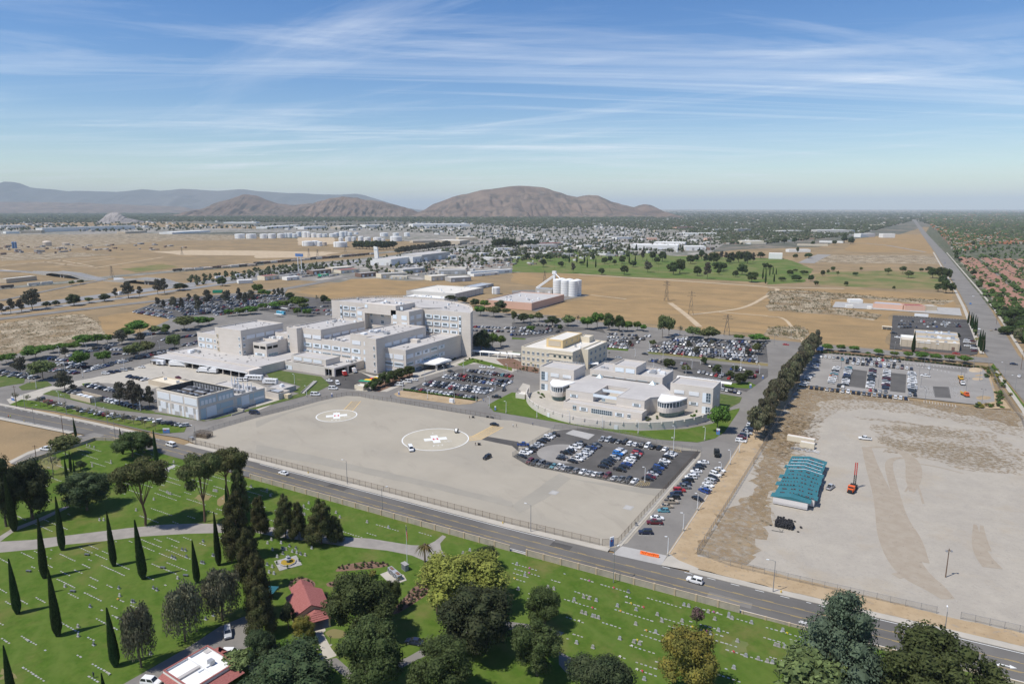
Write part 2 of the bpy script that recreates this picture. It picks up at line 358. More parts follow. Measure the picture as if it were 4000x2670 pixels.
road('connector_road',[(-728,640),(-690,600),(-640,560),(-590,545),(-500,590),(-450,600),(-350,600)],15,'asphalt_old',.32)
road('san_bernardino_avenue',[(78,-400),(77,440),(71,560),(68,620),(73,900),(73,1050),(68,1950),(52,3350),(30,6000),(10,9000)],21,'asphalt_old',.33,sm=0)
road('pepper_street',[(-350,600),(-198,591),(-93,583),(-50,581),(20,582),(56,588),(90,592)],20,'asphalt_old',.34)
road('side_road','d 350,1005 430,960 520,925',30,'lot_grey',.3)
road('side_road','d 1450,905 1000,825 600,820',10,'lot_grey',.3)
road('side_road',[(70,1060),(130,1060)],9,'asphalt_old',.3)
road('residential_street','d 2060,1080 2120,1150 2240,1260',9,'asphalt_old',.3)
road('residential_street','h 2180,120 2349,130',10,'asphalt_old',.3)
ribbon('sidewalk',[(91,-300),(90,440),(84,560)],2.2,.47,'concrete'); ribbon('sidewalk',[(82,612),(87,900),(87,1050),(82,2000)],2.2,.47,'concrete')
ribbon('sidewalk',[(63,200),(62.4,445),(58.4,560)],2.2,.47,'concrete'); ribbon('sidewalk',[(55.5,612),(59,900),(59,1050),(54,2000)],3,.47,'concrete')
def overpass(line,w,label):
    t=thing('overpass',label,'bridge',(0,0,0)); q=MB(); L,R=strip_pts(line,w)
    zs=[.2,4,7.5,7.5,4,.2]
    for i in range(len(line)-1):
        a,b,c,d=R[i],R[i+1],L[i+1],L[i]; z0,z1=zs[i],zs[i+1]
        q.face([(*a,z0),(*b,z1),(*c,z1),(*d,z0)])
    obj('deck',q,'freeway',t); q=MB()
    for side in (L,R):
        for i in range(len(line)-1):
            a,b=side[i],side[i+1]; z0,z1=zs[i],zs[i+1]; q.face([(*a,max(0,z0-1.8) if i in(1,2,3) else 0),(*b,max(0,z1-1.8) if i in(1,2) else 0),(*b,z1+.9),(*a,z0+.9)])
    obj('parapet',q,'concrete_grey',t)
    for f in (.42,.58):
        q=MB(); x=line[2][0]+(line[3][0]-line[2][0])*f; y=line[2][1]+(line[3][1]-line[2][1])*f; q.box(x-1,x+1,y-w*.4,y+w*.4,0,6); obj('pier',q,'concrete_grey',t)
o1=W('a',0,1075);
overpass([W('a',250,1085),W('a',480,1112),W('a',530,1125),W('a',700,1145),W('a',800,1150),W('a',940,1160)],18,'long concrete overpass spanning the rail line at far left')
overpass([W('a',1000,1165),W('a',1200,1178),W('a',1300,1190),W('a',1480,1205),W('a',1560,1210),W('a',1750,1225)],18,'concrete overpass above the freeway beside the filling station')
road('overpass_approach','a -300,1060 0,1073 250,1085',18,'freeway',.3)
road('freeway_ramp','a 0,1350 200,1310 400,1265 700,1205 940,1162',9,'asphalt_old',.33)
road('rail_bed','a -200,1260 0,1235 600,1183 1000,1130 1600,1080 2349,1025 b 0,1010 800,945 1200,905 1700,850 2349,790 c 300,720 700,690 1400,650',34,'town_lots',.27)
sheet('campus_asphalt',mp('e -600,640 -300,930 100,905 500,960 1000,1060 1480,1175 1640,1200 1740,1230 j 400,560 k 860,1290 o 1000,375 1340,480 k 1420,1350 1940,560 2300,150 g 2349,650 h 120,560 350,330 0,318 g 1300,190 600,120 0,70 c 0,1500 b 1990,1500')+[(-300,620),(-360,606),(-450,590),(-500,582),(-560,545),(-620,520)]+mp('a 1500,1340 1230,1440 e 1560,115 1300,230 1000,290 600,340 100,440 -300,500'),.36,'asphalt_old')
MER_FAR=[(-900,150),(-560,163),(-429,174.5),(-360,180.5),(-300,184.5),(-235,186.6),(-108,187.8),(-73,189.4),(-25,190.6),(34,193.7),(140,199)]
MER_NEAR=[(-900,134),(-560,150),(-405,163.5),(-340,170),(-290,172.6),(-220,174.0),(-101,175.1),(-23,177.0),(33,179.8),(140,184)]
sheet('meridian_road',MER_NEAR+MER_FAR[::-1],.38,'asphalt_road')
def lerp_line(pl,x):
    for a,b in zip(pl,pl[1:]):
        if a[0]<=x<=b[0]: return a[1]+(b[1]-a[1])*(x-a[0])/(b[0]-a[0])
    return pl[-1][1]
def mer(f,x): return lerp_line(MER_NEAR,x)*(1-f)+lerp_line(MER_FAR,x)*f
def merline(f,x0,x1,step=12):
    n=max(1,int((x1-x0)/step)); return [(x0+(x1-x0)*i/n,mer(f,x0+(x1-x0)*i/n)) for i in range(n+1)]
def offs(line,d): return [(x,y+d) for x,y in line]
def dashes(name,line,w,z,m,on,off,parent=None):
    q=MB(); tot=0; mode=0; acc=[]
    L=sum(math.dist(a,b) for a,b in zip(line,line[1:])); s=0
    def at(d):
        for a,b in zip(line,line[1:]):
            l=math.dist(a,b)
            if d<=l: return (a[0]+(b[0]-a[0])*d/l,a[1]+(b[1]-a[1])*d/l)
            d-=l
        return line[-1]
    while s<L: ribbon('',[at(s),at(min(L,s+on))],w,z,m,mb=q); s+=on+off
    return struct(obj(name,q,m,parent))
for f,nm,m,w in ((.05,'edge_line','white_paint',.22),(.955,'edge_line','white_paint',.22)):
    segs=[(-215,140)] if f<.5 else [(-232,-92),(-12,140)]
    for a,b in segs: ribbon(nm,merline(f,a,b),w,.40,m)
for f in (.34,.62):
    ribbon('centre_line',merline(f,-330,140),.16,.40,'yellow_paint'); 
    dashes('centre_dashes',offs(merline(f,-330,140),.32 if f>.5 else -.32),.16,.40,'yellow_paint',3,5)
dashes('lane_dashes',merline(.955,-56,-14),.2,.402,'white_paint',2.4,4.4)
dashes('lane_dashes',merline(.94,-430,-290),.2,.402,'white_paint',2.4,4.4)
ribbon('centre_line',merline(.5,-560,-340),.2,.40,'yellow_paint'); ribbon('edge_line',merline(.06,-560,-345),.2,.40,'white_paint')
def paint(name,polys,z,m):
    q=MB()
    for p in polys: q.face([(*a,z) for a in p])
    return struct(obj(name,q,m))
ax,ay=W('p',2190,1412)
paint('turn_arrow',[[(ax-2,ay-.2),(ax+.6,ay-.2),(ax+.6,ay+.2),(ax-2,ay+.2)],[(ax+.6,ay-.7),(ax+2,ay+.1),(ax+.6,ay+.8)],[(ax-2,ay-1),(ax-1.6,ay-1),(ax-1.6,ay+.2),(ax-2,ay+.2)]],.405,'white_paint')
ax,ay=W('p',365,1020)
paint('bike_symbol',[[(ax-2.2,ay-.8),(ax-.4,ay-.8),(ax-.4,ay-.3),(ax-2.2,ay-.3)],[(ax-1.9,ay-.1),(ax-.2,ay-.1),(ax-.2,ay+.3),(ax-1.9,ay+.3)],[(ax,ay-.7),(ax+2,ay-.5),(ax+2,ay+.1),(ax,ay+.3)]],.405,'worn_white')
def walk(name,line,w,h=.14,m='concrete'):
    L,R=strip_pts(line,w); q=MB()
    for i in range(len(line)-1):
        a,b,c,d=R[i],R[i+1],L[i+1],L[i]; z0,z1=.3,.38+h
        q.face([(*a,z1),(*b,z1),(*c,z1),(*d,z1)]); q.face([(*a,z0),(*b,z0),(*b,z1),(*a,z1)]); q.face([(*d,z1),(*c,z1),(*c,z0),(*d,z0)])
    return struct(obj(name,q,m))
walk('sidewalk',offs(merline(1,-282,-74),1.3),2.6); walk('sidewalk',offs(merline(1,-48,140),1.3),2.6)
walk('sidewalk',offs(merline(1,-440,-318),1.3),2.4); walk('sidewalk',offs(merline(0,-440,-345),-1.2),2.2); walk('kerb',offs(merline(0,-215,140),-.35),.5,.12,'kerb_concrete')
TARM=mp('e 1735,1232 1960,1135 f 0,1020 300,945 560,872 700,838 830,818 960,822 1500,915 2240,1038 k 0,105 390,185 1000,270 1735,378')+[(-70.8,289),(-70.6,198),(-73,193.2),(-76,191.4)]+[(x,mer(1,x)+2.55) for x in (-110,-170,-235,-275)]
sheet('helipad_tarmac',TARM,.42,'tarmac')
sheet('tarmac_patch',mp('j 0,325 500,420 1300,600 2349,850 2349,905 1500,700 500,490 0,400'),.44,'tarmac_patch',amp=.4,seg=6)
sheet('tarmac_patch',mp('f 0,1050 520,900 760,840 700,870 300,975 0,1110'),.44,'tarmac_patch',amp=.3,seg=5)
sheet('tarmac_patch',mp('k 0,890 430,590 540,640 300,830 60,960'),.44,'tarmac_patch',amp=.3,seg=5)
sheet('tarmac_patch',mp('k 540,640 1190,725 1420,745 1340,800 1000,740'),.44,'tarmac_patch',amp=.25,seg=5)
sheet('asphalt_patch',mp('j 2070,280 2125,252 2349,290 k 60,300 60,390 j 2349,338'),.445,'asphalt_dark')
LOT=mp('k 385,200 600,178 780,190 1100,265 1560,378 1735,388 1455,738 1190,722 150,520 5,436')
sheet('car_park',LOT,.46,'asphalt_lot'); sheet('car_park_lane',mp('k 1560,380 1733,390 1453,736 1250,718'),.47,'asphalt_dark')
sheet('gate_apron',mp('k 490,225 560,190 760,235 700,280'),.475,'concrete_grey')
def disc(name,c,r,z,m,r0=0,k=64,parent=None):
    q=MB()
    for i in range(k):
        a,b=2*PI*i/k,2*PI*(i+1)/k
        if r0: q.face([(c[0]+r0*math.cos(a),c[1]+r0*math.sin(a),z),(c[0]+r*math.cos(a),c[1]+r*math.sin(a),z),(c[0]+r*math.cos(b),c[1]+r*math.sin(b),z),(c[0]+r0*math.cos(b),c[1]+r0*math.sin(b),z)])
        else: q.face([(c[0],c[1],z),(c[0]+r*math.cos(a),c[1]+r*math.sin(a),z),(c[0]+r*math.cos(b),c[1]+r*math.sin(b),z)])
    return struct(obj(name,q,m,parent)) if parent is None else obj(name,q,m,parent)
cc=W('k',475,408); disc('concrete_disc',cc,12.0,.478,'lot_grey')
for x,w,f in ((-190,9,.8),(-140,5,.2),(-92,7,.75),(-40,12,.3),(-8,6,.8),(-262,8,.4)): ribbon('road_patch',merline(f,x,x+w,3),3.1,.392,'asphalt_dark' if w%2 else 'asphalt_old')
sheet('dirt_lot',[(-49.5,196)]+[(x,mer(1,x)+2.5) for x in (-20,20,60,140)]+[(140,440),(52,442),(6.7,438),(-50.8,438)],.40,'gravel_lot')
sheet('weed_belt',mp('h 270,745 700,790 1260,862 2140,942 2349,1000 2349,1110 1900,1010 1300,900 900,860 500,860 400,960 330,1100 120,1330 40,1400 0,1320'),.415,'weedy_frag',amp=3,seg=4)
sheet('weed_belt',mp('l 0,60 170,60 380,120 330,280 240,400 190,440 90,600 40,760 0,860 -80,1000 -150,760'),.42,'weedy_frag',amp=2.2,seg=3)
sheet('weed_belt',[W('o',*q) for q in ((1690,390),(1905,10),(2349,-260),(2349,100),(2260,300),(2220,480))]+[W('p',0,520),W('p',0,560)]+[W('o',2240,540)],.425,'weedy_frag',amp=2,seg=3)
sheet('weed_patch',mp('h 1020,1190 1200,1220 1600,1260 2000,1300 2280,1440 2250,1500 1900,1480 1700,1420 1400,1350 1100,1290'),.43,'weed_clumps',amp=3,seg=3)
sheet('weed_patch',mp('h 1050,1110 1500,1110 1880,1180 1850,1215 1300,1170'),.43,'weed_clumps',amp=2.4,seg=3)
sheet('weed_patch',mp('h 800,1010 1150,1045 1600,1110 1580,1118 1150,1062 830,1030'),.435,'weed_clumps',amp=1,seg=2)
for i,(s,w) in enumerate((('l 905,350 950,520 1060,800 1110,1000 1150,1200 1270,1440 1400,1567 p 1520,690 1650,800',[4,5,7,8.5,9.5,10,9,7,4]),('l 870,365 980,345 1120,352 1260,410 1340,500 1335,640 1320,760',[2,2,2.5,4,6,6,2]),('l 1270,448 1150,450 1100,500 1130,640 1170,780 1220,1000 1320,1180 1380,1400',[1.5,2.5,3,3,3,4,6,6]),('l 1400,505 1560,530 1790,590',.9),('l 1370,700 1400,780 1425,870',.8),('l 1300,690 1260,760',.7),('p 1170,590 1300,560 1350,480',3),('l 1900,1060 1915,1200 1960,1340 2060,1460',[1,3,4.5,5.5]),('l 1960,1070 1970,1180 2000,1300',[1,2,3]))):
    L_=mp(s); q=MB(); L2,R2=strip_pts(L_,w); L2=smooth_line(L2,2); R2=smooth_line(R2,2); [q.face([(*R2[k],.436+i*.001),(*R2[k+1],.436+i*.001),(*L2[k+1],.436+i*.001),(*L2[k],.436+i*.001)]) for k in range(len(L2)-1)]; struct(obj('damp_track',q,'damp_frag'))
sheet('dirt_verge',[(-57,197),(-58.4,278),(-59.6,320),(-62,380),(-66,440)]+mp('h 230,540')+[(-52,440),(-49,320),(-49,203),(-46,193.8),(-52,194)],.41,'tan_dirt')
sheet('verge_concrete',[(-56.6,189.8),(-46,191.2),(-46,193.6),(-53,195.5),(-56.4,198)],.47,'concrete')
sheet('road_verge',[(-46,193.6)]+[(x,mer(1,x)+2.6) for x in (-30,0,30,70,140)]+[(140,mer(1,140)+11),(60,mer(1,60)+10),(20,mer(1,20)+9),(-10,203),(-40,202),(-49,201)],.44,'tan_dirt',amp=.5,seg=3)
ST=[(-64,190),(-64.3,240),(-65,295),(-66,340),(-68,400),(-71,450),(-74,520),(-78,575)]
ribbon('parking_street',ST,[15,14.5,14,14,14,13,12,12],.405,'asphalt_old')
walk('sidewalk',[(-72.2,194.5),(-72.1,240),(-71.9,285)],1.6); walk('kerb',[(-56.6,198),(-57.8,278),(-59,320),(-61.5,380)],.3,.12,'kerb_concrete')
sheet('street_apron',[(-72,188.6),(-56.5,189.8),(-56.8,196.5),(-71.5,195.2)],.415,'concrete_grey')
CEM=mp('i 165,520 380,450 740,333 870,287')+[W('i',1065,290)]+[(x,mer(0,x)-.9) for x in (-225,-180,-101,-60,-23,33,90)]+[(90,60),(0,20),(-180,20),(-300,60)]
sheet('cemetery_lawn',CEM,.42,'lawn')
for s in ('h 250,745 700,770 1260,850 2140,932 2349,980 2349,1210 1900,1090 1300,980 900,940 600,960 480,1060 420,1200 200,1400 0,1400','l 0,40 250,40 470,110 430,300 300,420 150,640 100,800 40,960 -80,1080 -150,760','h 950,1090 1500,1080 2000,1150 2349,1300 2349,1540 1900,1520 1600,1440 1100,1330'): sheet('weed_fringe',mp(s),.427,'weed_sparse',amp=3,seg=4)
def path(name,L1,L2,z,m): return sheet(name,mp(L1)+mp(L2)[::-1],z,m,sm=0)
path('cemetery_drive','m -400,300 0,272 300,255 700,205 1150,150 1500,115 1800,105 2060,108 j 0,1095 150,1085 480,1130 780,1175 1050,1190 1420,1250 1560,1255 1640,1215 1712,1158','m -400,400 0,372 350,340 600,300 1000,262 1300,225 1700,200 2060,190 j 0,1135 220,1180 520,1220 860,1265 1200,1300 1430,1345 1580,1410 1650,1435 1750,1370 1700,1290 1690,1235 1745,1172',.435,'drive')
path('cemetery_path','i -100,1230 100,1105 400,985 620,885','i 0,1220 130,1125 420,1010 640,900',.434,'drive')
path('cemetery_path','i 1485,555 1600,510','i 1500,580 1610,530',.434,'concrete_grey')
path('office_drive','m 1100,1600 1400,1430 1750,1230 2020,1050 2230,965 2349,930','m 1500,1650 1900,1500 2100,1330 2300,1230 2349,1150 2349,960',.436,'asphalt_old')
path('office_drive','n -100,1300 200,1420 560,1370 740,1340 900,1480 1150,1420 1380,1340 1700,1160 1900,1050 2100,760 2040,680','n -60,1480 200,1560 700,1420 860,1550 1200,1500 1560,1320 1750,1230 2000,1120 2200,800 2130,700',.437,'asphalt_old')
sheet('chapel_walk',mp('n 540,1070 630,1050 640,1090 615,1110 690,1250 745,1320 630,1360 590,1250 545,1110'),.44,'concrete')
path('office_drive','o -80,1000 300,1050 480,1110','o -60,1080 280,1085 440,1140',.436,'asphalt_old')
path('office_drive','o 430,1280 560,1350 680,1425','o 430,1400 500,1480 620,1520',.436,'asphalt_old')
sheet('dry_lawn',smooth_poly(mp('n 630,1090 760,1070 860,1120 760,1170 640,1150'),2),.436,'park_grass',amp=.2,seg=1)
for s in ('i 420,420 560,450 560,560 420,560 300,520','i 2000,800 2100,780 2150,860 1950,900','i 1800,780 1950,790 1900,850 1780,840','m 0,1430 200,1500 100,1560 0,1560','o 2000,1150 2200,1200 2150,1300 1950,1300'):
    sheet('dry_lawn',smooth_poly(mp(s),2),.434,'park_grass',amp=.8,seg=2)
for s in ('n 725,535 790,490 1020,450 1215,470 1215,500 980,530 740,548','n 290,690 320,620 440,595 540,640 550,690 440,700 330,740','n 1190,910 1290,880 1480,640 1590,680 1600,740 1330,920 1250,945','n 640,650 800,620 800,680 660,690'):
    sheet('rose_bed',smooth_poly(mp(s),1),.438,'mulch',amp=.1,seg=1.5)
sheet('side_street',mp('i 100,500 250,420 520,330 770,240 860,215 960,235 880,280 740,325 380,445 165,515'),.41,'asphalt_old')
sheet('side_street_verge',mp('i 80,480 260,390 540,300 740,235 760,245 520,330 250,420 100,500'),.42,'concrete')
sheet('dock_yard',mp('e 1030,620 1500,480 1560,470 f 0,700 300,820 100,920 0,960 e 2349,880 1700,660 1380,760 1000,700 900,700 700,740 560,720 700,680'),.42,'concrete')
sheet('entry_drive',mp('e 60,850 420,740 700,690 900,640 1030,620 900,700 480,760 360,830 100,900'),.415,'concrete')
for s,m in (('e 80,900 200,850 360,870 700,950 1200,1040 1640,1060 1710,1110 1690,1150 1480,1165 1000,1055 500,955','lawn'),
            ('e 170,735 270,690 430,680 480,720 330,760 200,765','slope_grass'),('e 390,800 480,765 560,770 680,830 940,880 1200,920 1430,960 1380,980 1000,940 600,840','slope_grass'),
            ('e -300,640 0,615 230,660 220,700 60,725 -300,800','slope_grass'),('e 750,705 830,695 850,720 770,730','lawn'),
            ('e 1300,975 1450,985 1870,1050 2000,1030 2349,940 f 100,910 440,820 600,760 640,700 560,740 200,860 0,920 e 2349,920 1900,1045 1830,1030 1440,970','slope_grass'),
            ('f 90,600 180,570 260,590 600,640 680,720 560,780 420,800 340,780 410,730 300,700 120,650','slope_grass'),
            ('g 0,785 130,795 160,870 250,950 420,1010 700,1080 1160,1140 1600,1120 1850,1070 1960,960 2090,930 2080,960 1950,1150 1860,1210 1700,1245 1300,1215 800,1125 300,1040 0,990 f 2180,960 2130,900 2200,860','lawn'),
            ('g 1870,790 2110,830 2090,880 1990,930 1870,900','slope_grass'),
            ('f 1840,530 1990,470 2349,560 2349,590 2240,560 2000,510 1900,545','lawn'),
            ('g 1940,710 2180,690 2240,720 2190,750 1960,740','lawn'),('g 870,375 1070,390 1060,405 870,390','lawn'),('g 0,280 130,290 120,300 0,295','lawn'),('g 0,415 80,420 80,440 0,440','lawn'),('g 1250,410 2349,520 2349,545 1250,430','park_grass')):
    LZ=globals().get('LZ',.44)+.0015; sheet('lawn',mp(s),LZ,m)
sheet('dirt_island',mp('f 1265,800 1330,770 1440,780 2010,865 2060,845 2080,850 1980,890 1860,900 1300,825'),.46,'tan_dirt')
sheet('plaza',mp('f 1750,540 2000,440 2349,400 g 120,560 250,600 60,570 f 2349,600 2100,520 1900,530 1760,560'),.425,'concrete')
sheet('palm_bed',mp('f 2200,480 2349,470 g 250,570 240,610 60,575 f 2300,560'),.44,'mulch')
sheet('front_car_park',mp('f 1410,755 1560,680 1740,620 1860,570 2000,570 2349,630 g 20,640 0,700 f 2200,780 2030,870'),.43,'asphalt_lot')
sheet('ambulance_court',mp('f 560,700 700,640 1000,600 1180,640 1020,690 930,760 600,730'),.43,'asphalt_dark')
sheet('front_walk',mp('f 960,600 1200,660 1500,590 1730,560 1760,580 1480,660 1200,780 1080,775 900,770 1000,720 1120,680'),.435,'concrete')
sheet('tree_bed',mp('f 1050,770 1130,700 1300,640 1440,600 1440,640 1250,730 1130,780'),.44,'mulch')
sheet('court_yard',[(-134+53.5*math.cos(rad(a)),358+53.5*math.sin(rad(a))) for a in range(195,350,5)]+[(-84,360),(-184,360)],.47,'concrete')
path('wall_walk','g 60,760 145,800 170,870 250,945','g 100,700 165,720 165,800 200,860',.455,'concrete')
URL=[(-50,446),(-10,446),(52,448),(54,520),(52,552),(20,556),(-40,560),(-58,540),(-56,480)]
sheet('car_park',URL,.44,'lot_grey'); 
for s in ('h 760,570 910,590 890,750 740,730','h 1130,605 1270,620 1260,790 1120,775','h 1510,730 1660,735 1680,840 1530,830','h 590,490 1830,560 1830,610 1350,540 590,500'): sheet('asphalt_patch',mp(s),.45,'asphalt_old' if 'h 59' in s else 'asphalt_lot')
sheet('hedge_bed',[(-46,560),(50,556),(50,563),(-48,567)],.45,'mulch')
for s,m in (('h 1840,570 1900,550 1970,570 1960,600 1850,600','pale_sand'),('h 1900,625 1960,618 1980,635 1900,640','tan_dirt'),('h 1900,830 1960,815 2050,825 2040,850 1930,855','weedy_dirt'),('h 1870,650 1960,650 1980,670 1880,675','pale_sand')): sheet('dirt_heap',smooth_poly(mp(s),1),.455,m)
path('verge_lawn','h 2030,560 2100,640 2190,740 2260,840 2349,970','h 2070,520 2140,640 2230,740 2320,860 2400,950',.45,'lawn')
sheet('bare_verge',mp('h 1990,560 2040,600 2060,740 2140,820 2230,940 1890,930 1890,900 2080,870 2070,780'),.448,'tan_dirt')
sheet('dark_car_park',mp('h 1145,75 1820,115 1950,320 1920,430 1850,445 1115,385'),.42,'asphalt_dark')
sheet('brick_verge',mp('h 1230,385 1500,410 1850,440 1850,460 1400,420 1230,400'),.43,'mulch')
sheet('yard',mp('d 620,1360 1760,1420 1780,1490 1140,1440 590,1410'),.42,'concrete_grey')
road('campus_road','g 0,345 400,370 870,395 1250,430 1800,480 2349,540 h 100,575',11,'asphalt_old',.41,sm=0)
for s in ('g 900,310 1240,270 1060,390 880,360','g 1320,330 1500,280 2330,310 2349,510 1250,400','g 0,140 430,180 830,200 860,240 700,210 0,300','g 1240,490 1500,480 2349,570 2349,640 2150,780 1900,720'):
    sheet('car_park',mp(s),.43,'asphalt_lot')
for s in ('e 0,560 500,480 900,400 1150,330 1500,250 1800,220 1810,330 1500,420 1190,480 800,580 500,660 230,660 0,620','a 1240,1440 1480,1350 1800,1310 2349,1290 2349,1400 1960,1480 1560,1500','b 0,1290 300,1300 700,1340 700,1480 480,1500 0,1440','e 790,710 900,690 1060,770 1440,850 1440,930 1290,950 700,830 600,770'):
    sheet('car_park',mp(s),.43,'asphalt_lot')
def joints(nt,P,b,g):
    s=nd(nt,'ShaderNodeSeparateXYZ'); nt.links.new(P,s.inputs[0])
    f=mth(nt,'FRACT',mth(nt,'DIVIDE',mth(nt,'ADD',s.outputs[2],1.3),2.65)); k=mth(nt,'GREATER_THAN',f,.955)
    return mixc(nt,mth(nt,'MULTIPLY',k,.3),b,(.30,.25,.2))
mat('wall_beige',(.625,.572,.51),.9,.05,.15,(.60,.545,.48),4,.15,extra=chain(joints,overlay(.35,.6,.8,(.5,.435,.36),5,(1,1,.25),amt=.4)))
mat('wall_cream',(.66,.585,.45),.9,.04,.2,None,4,.15); mat('wall_yellow',(.70,.52,.27),.9,.04,.2,None,4,.15)
mat('wall_tan',(.52,.44,.33),.9,.05,.2,None,4,.15); mat('wall_pink',(.62,.40,.30),.9,.05,.1,None,4,.15)
mat('wall_white',(.74,.73,.69),.85,.05,.2,None,4,.2); mat('wall_grey',(.40,.385,.36),.9,.06,.2,None,4,.15)
mat('wall_shed',(.50,.48,.44),.85,.06,.2,None,4,.2); mat('wall_blue',(.10,.2,.42),.8,.05,.2)
mat('roof_grey',(.415,.395,.375),.92,.08,.08,(.46,.44,.415),5,.1,extra=overlay(.25,.6,.75,(.35,.335,.32),5,amt=.6))
mat('roof_pale',(.58,.55,.49),.92,.07,.08,(.64,.61,.55),5,.1,extra=overlay(.2,.58,.75,(.47,.44,.39),5,amt=.6))
mat('roof_white',(.74,.735,.71),.85,.05,.1,(.69,.68,.65),4,.2); mat('roof_steel',(.45,.47,.49),.55,.06,.3,None,4,.4,.3)
mat('panel_white',(.70,.76,.80),.5,.05,.4,None,3,.35); mat('panel_pale',(.72,.74,.76),.5,.05,.4,None,3,.35); mat('panel_blue',(.40,.50,.55),.4,.05,.4,None,3,.4)
mat('glass_dark',(.025,.038,.042),.12,.2,.6,None,3,.6); mat('glass_green',(.10,.17,.16),.15,.2,.6,None,3,.6); mat('glass_blue',(.055,.085,.11),.1,.2,.6,None,3,.7)
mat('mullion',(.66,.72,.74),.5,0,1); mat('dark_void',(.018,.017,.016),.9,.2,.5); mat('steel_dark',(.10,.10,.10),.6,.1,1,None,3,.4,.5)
mat('metal_grey',(.42,.43,.44),.5,.1,1,None,3,.4,.5); mat('metal_white',(.74,.75,.75),.45,.05,1,None,3,.4); mat('rust_steel',(.14,.115,.095),.8,.25,2,(.09,.08,.07))
mat('door_tan',(.62,.52,.36),.7,.05,1); mat('door_white',(.72,.73,.74),.6,.05,1)
def blk(par,x0,x1,y0,y1,z0,z1,wall='wall_beige',roof='roof_grey',pw=.35,pd=.8,name='wall'):
    q=MB(); q.box(x0,x1,y0,y1,z0,z1,0,bottom=False,top=False); n=len(q.v)
    a,b,c,d=x0+pw,x1-pw,y0+pw,y1-pw; zr=z1-pd
    o=[(x0,y0,z1),(x1,y0,z1),(x1,y1,z1),(x0,y1,z1)]; i=[(a,c,z1),(b,c,z1),(b,d,z1),(a,d,z1)]; r=[(a,c,zr),(b,c,zr),(b,d,zr),(a,d,zr)]
    for k in range(4):
        l=(k+1)%4; q.face([o[k],o[l],i[l],i[k]]); q.face([i[k],i[l],r[l],r[k]])
    w=obj(name,q,wall,par); q=MB(); q.face(r); obj('roof',q,roof,par); return w
_wc={}
def window(par,face,p,u,z,w,h,pane=None,kind='panel_white',depth=.1,name='window',glass='glass_dark',cols=3,rows=2,off=0,ph=None):
    """face F: plane y=p seen from -y, u is x.  face R: plane x=p seen from +x, u is y"""
    key=(w,h,kind)
    if key not in _wc:
        q=MB(); q.box(-w/2,w/2,-depth,.02,-h/2,h/2); _wc[key]=q.mesh('window',kind)
    o=link(name,_wc[key],par,(u,p,z) if face=='F' else (p,u,z),0 if face=='F' else PI/2)
    if pane:
        ph=ph or h*.62; key=(pane,ph,glass,cols,rows)
        if key not in _wc:
            q=MB(); q.box(-pane/2,pane/2,-.03,.01,-ph/2,ph/2,0)
            for i in range(1,cols): x=-pane/2+pane*i/cols; q.box(x-.07,x+.07,-.06,-.03,-ph/2,ph/2,1)
            for i in range(1,rows): zz=-ph/2+ph*i/rows; q.box(-pane/2,pane/2,-.065,-.03,zz-.06,zz+.06,1)
            _wc[key]=q.mesh('pane',[glass,'mullion'])
        link('pane',_wc[key],o,(off,-depth-.012,h*.05))
    return o
def units(par,x0,x1,y0,y1,z,n,seed,name='roof_unit',smin=.8,smax=2.6,mats=('metal_grey','metal_white')):
    rr=random.Random(seed)
    for i in range(n):
        w,d,h=rr.uniform(smin,smax),rr.uniform(smin,smax),rr.uniform(.6,1.8); x,y=rr.uniform(x0+1,x1-1),rr.uniform(y0+1,y1-1)
        q=MB().box(x-w/2,x+w/2,y-d/2,y+d/2,z,z+h,0); 
        if rr.random()<.5: q.cyl(x,y,z+h,z+h+.25,min(w,d)*.35,k=8)
        obj(name,q,mats[rr.random()<.5],par)
def vents(par,x0,x1,y0,y1,z,n,seed):
    rr=random.Random(seed)
    for i in range(n):
        x,y=rr.uniform(x0,x1),rr.uniform(y0,y1); q=MB()
        if rr.random()<.6: q.box(x-.7,x+.7,y-.5,y+.5,z,z+.12,0)
        else: q.cyl(x,y,z,z+rr.uniform(.6,1.6),.18,k=6)
        obj('roof_vent',q,'steel_dark',par)
def rail(par,line,z,h=1.1,step=2.5,name='railing',m='metal_white'):
    q=MB()
    for a,b in zip(line,line[1:]):
        q.tube((*a,z+h),(*b,z+h),.05,k=4); q.tube((*a,z+h*.5),(*b,z+h*.5),.04,k=4); L=math.dist(a,b); n=max(1,int(L/step))
        for i in range(n): t=i/n; q.tube((a[0]+(b[0]-a[0])*t,a[1]+(b[1]-a[1])*t,z),(a[0]+(b[0]-a[0])*t,a[1]+(b[1]-a[1])*t,z+h),.05,k=4)
    return obj(name,q,m,par)
H=thing('hospital','large beige six storey hospital with stepped wings and a curved rear tower','hospital',(-340,344,0))
def rebase(root):
    """children were built in world coordinates; keep them in place below the moved root"""
    for c in root.children: c.location=Vector(c.location)-root.location
arc=[(-272,411),(-277,421.8),(-284.5,431.9),(-294.8,442.9),(-305.6,450.5),(-318,455.7),(-331.9,458.6),(-345,459.6),(-357,458.8),(-368.3,456.6),(-383.5,451.1),(-395.5,441.9),(-404.5,428),(-411,412.5)]
q=MB(); k=len(arc); inn=[(-341.5+(x+341.5)*.992,430+(y-430)*.985) for x,y in arc]
for i in range(k):
    a,b=arc[i],arc[(i+1)%k]; c,d=inn[i],inn[(i+1)%k]
    q.face([(*a,0),(*b,0),(*b,33),(*a,33)]); q.face([(*a,33),(*b,33),(*d,33),(*c,33)]); q.face([(*c,33),(*d,33),(*d,32.2),(*c,32.2)])
obj('tower_wall',q,'wall_beige',H); q=MB(); q.face([(*p,32.2) for p in inn]); obj('tower_roof',q,'roof_grey',H)
rail(H,arc[1:],33,1.2,2)
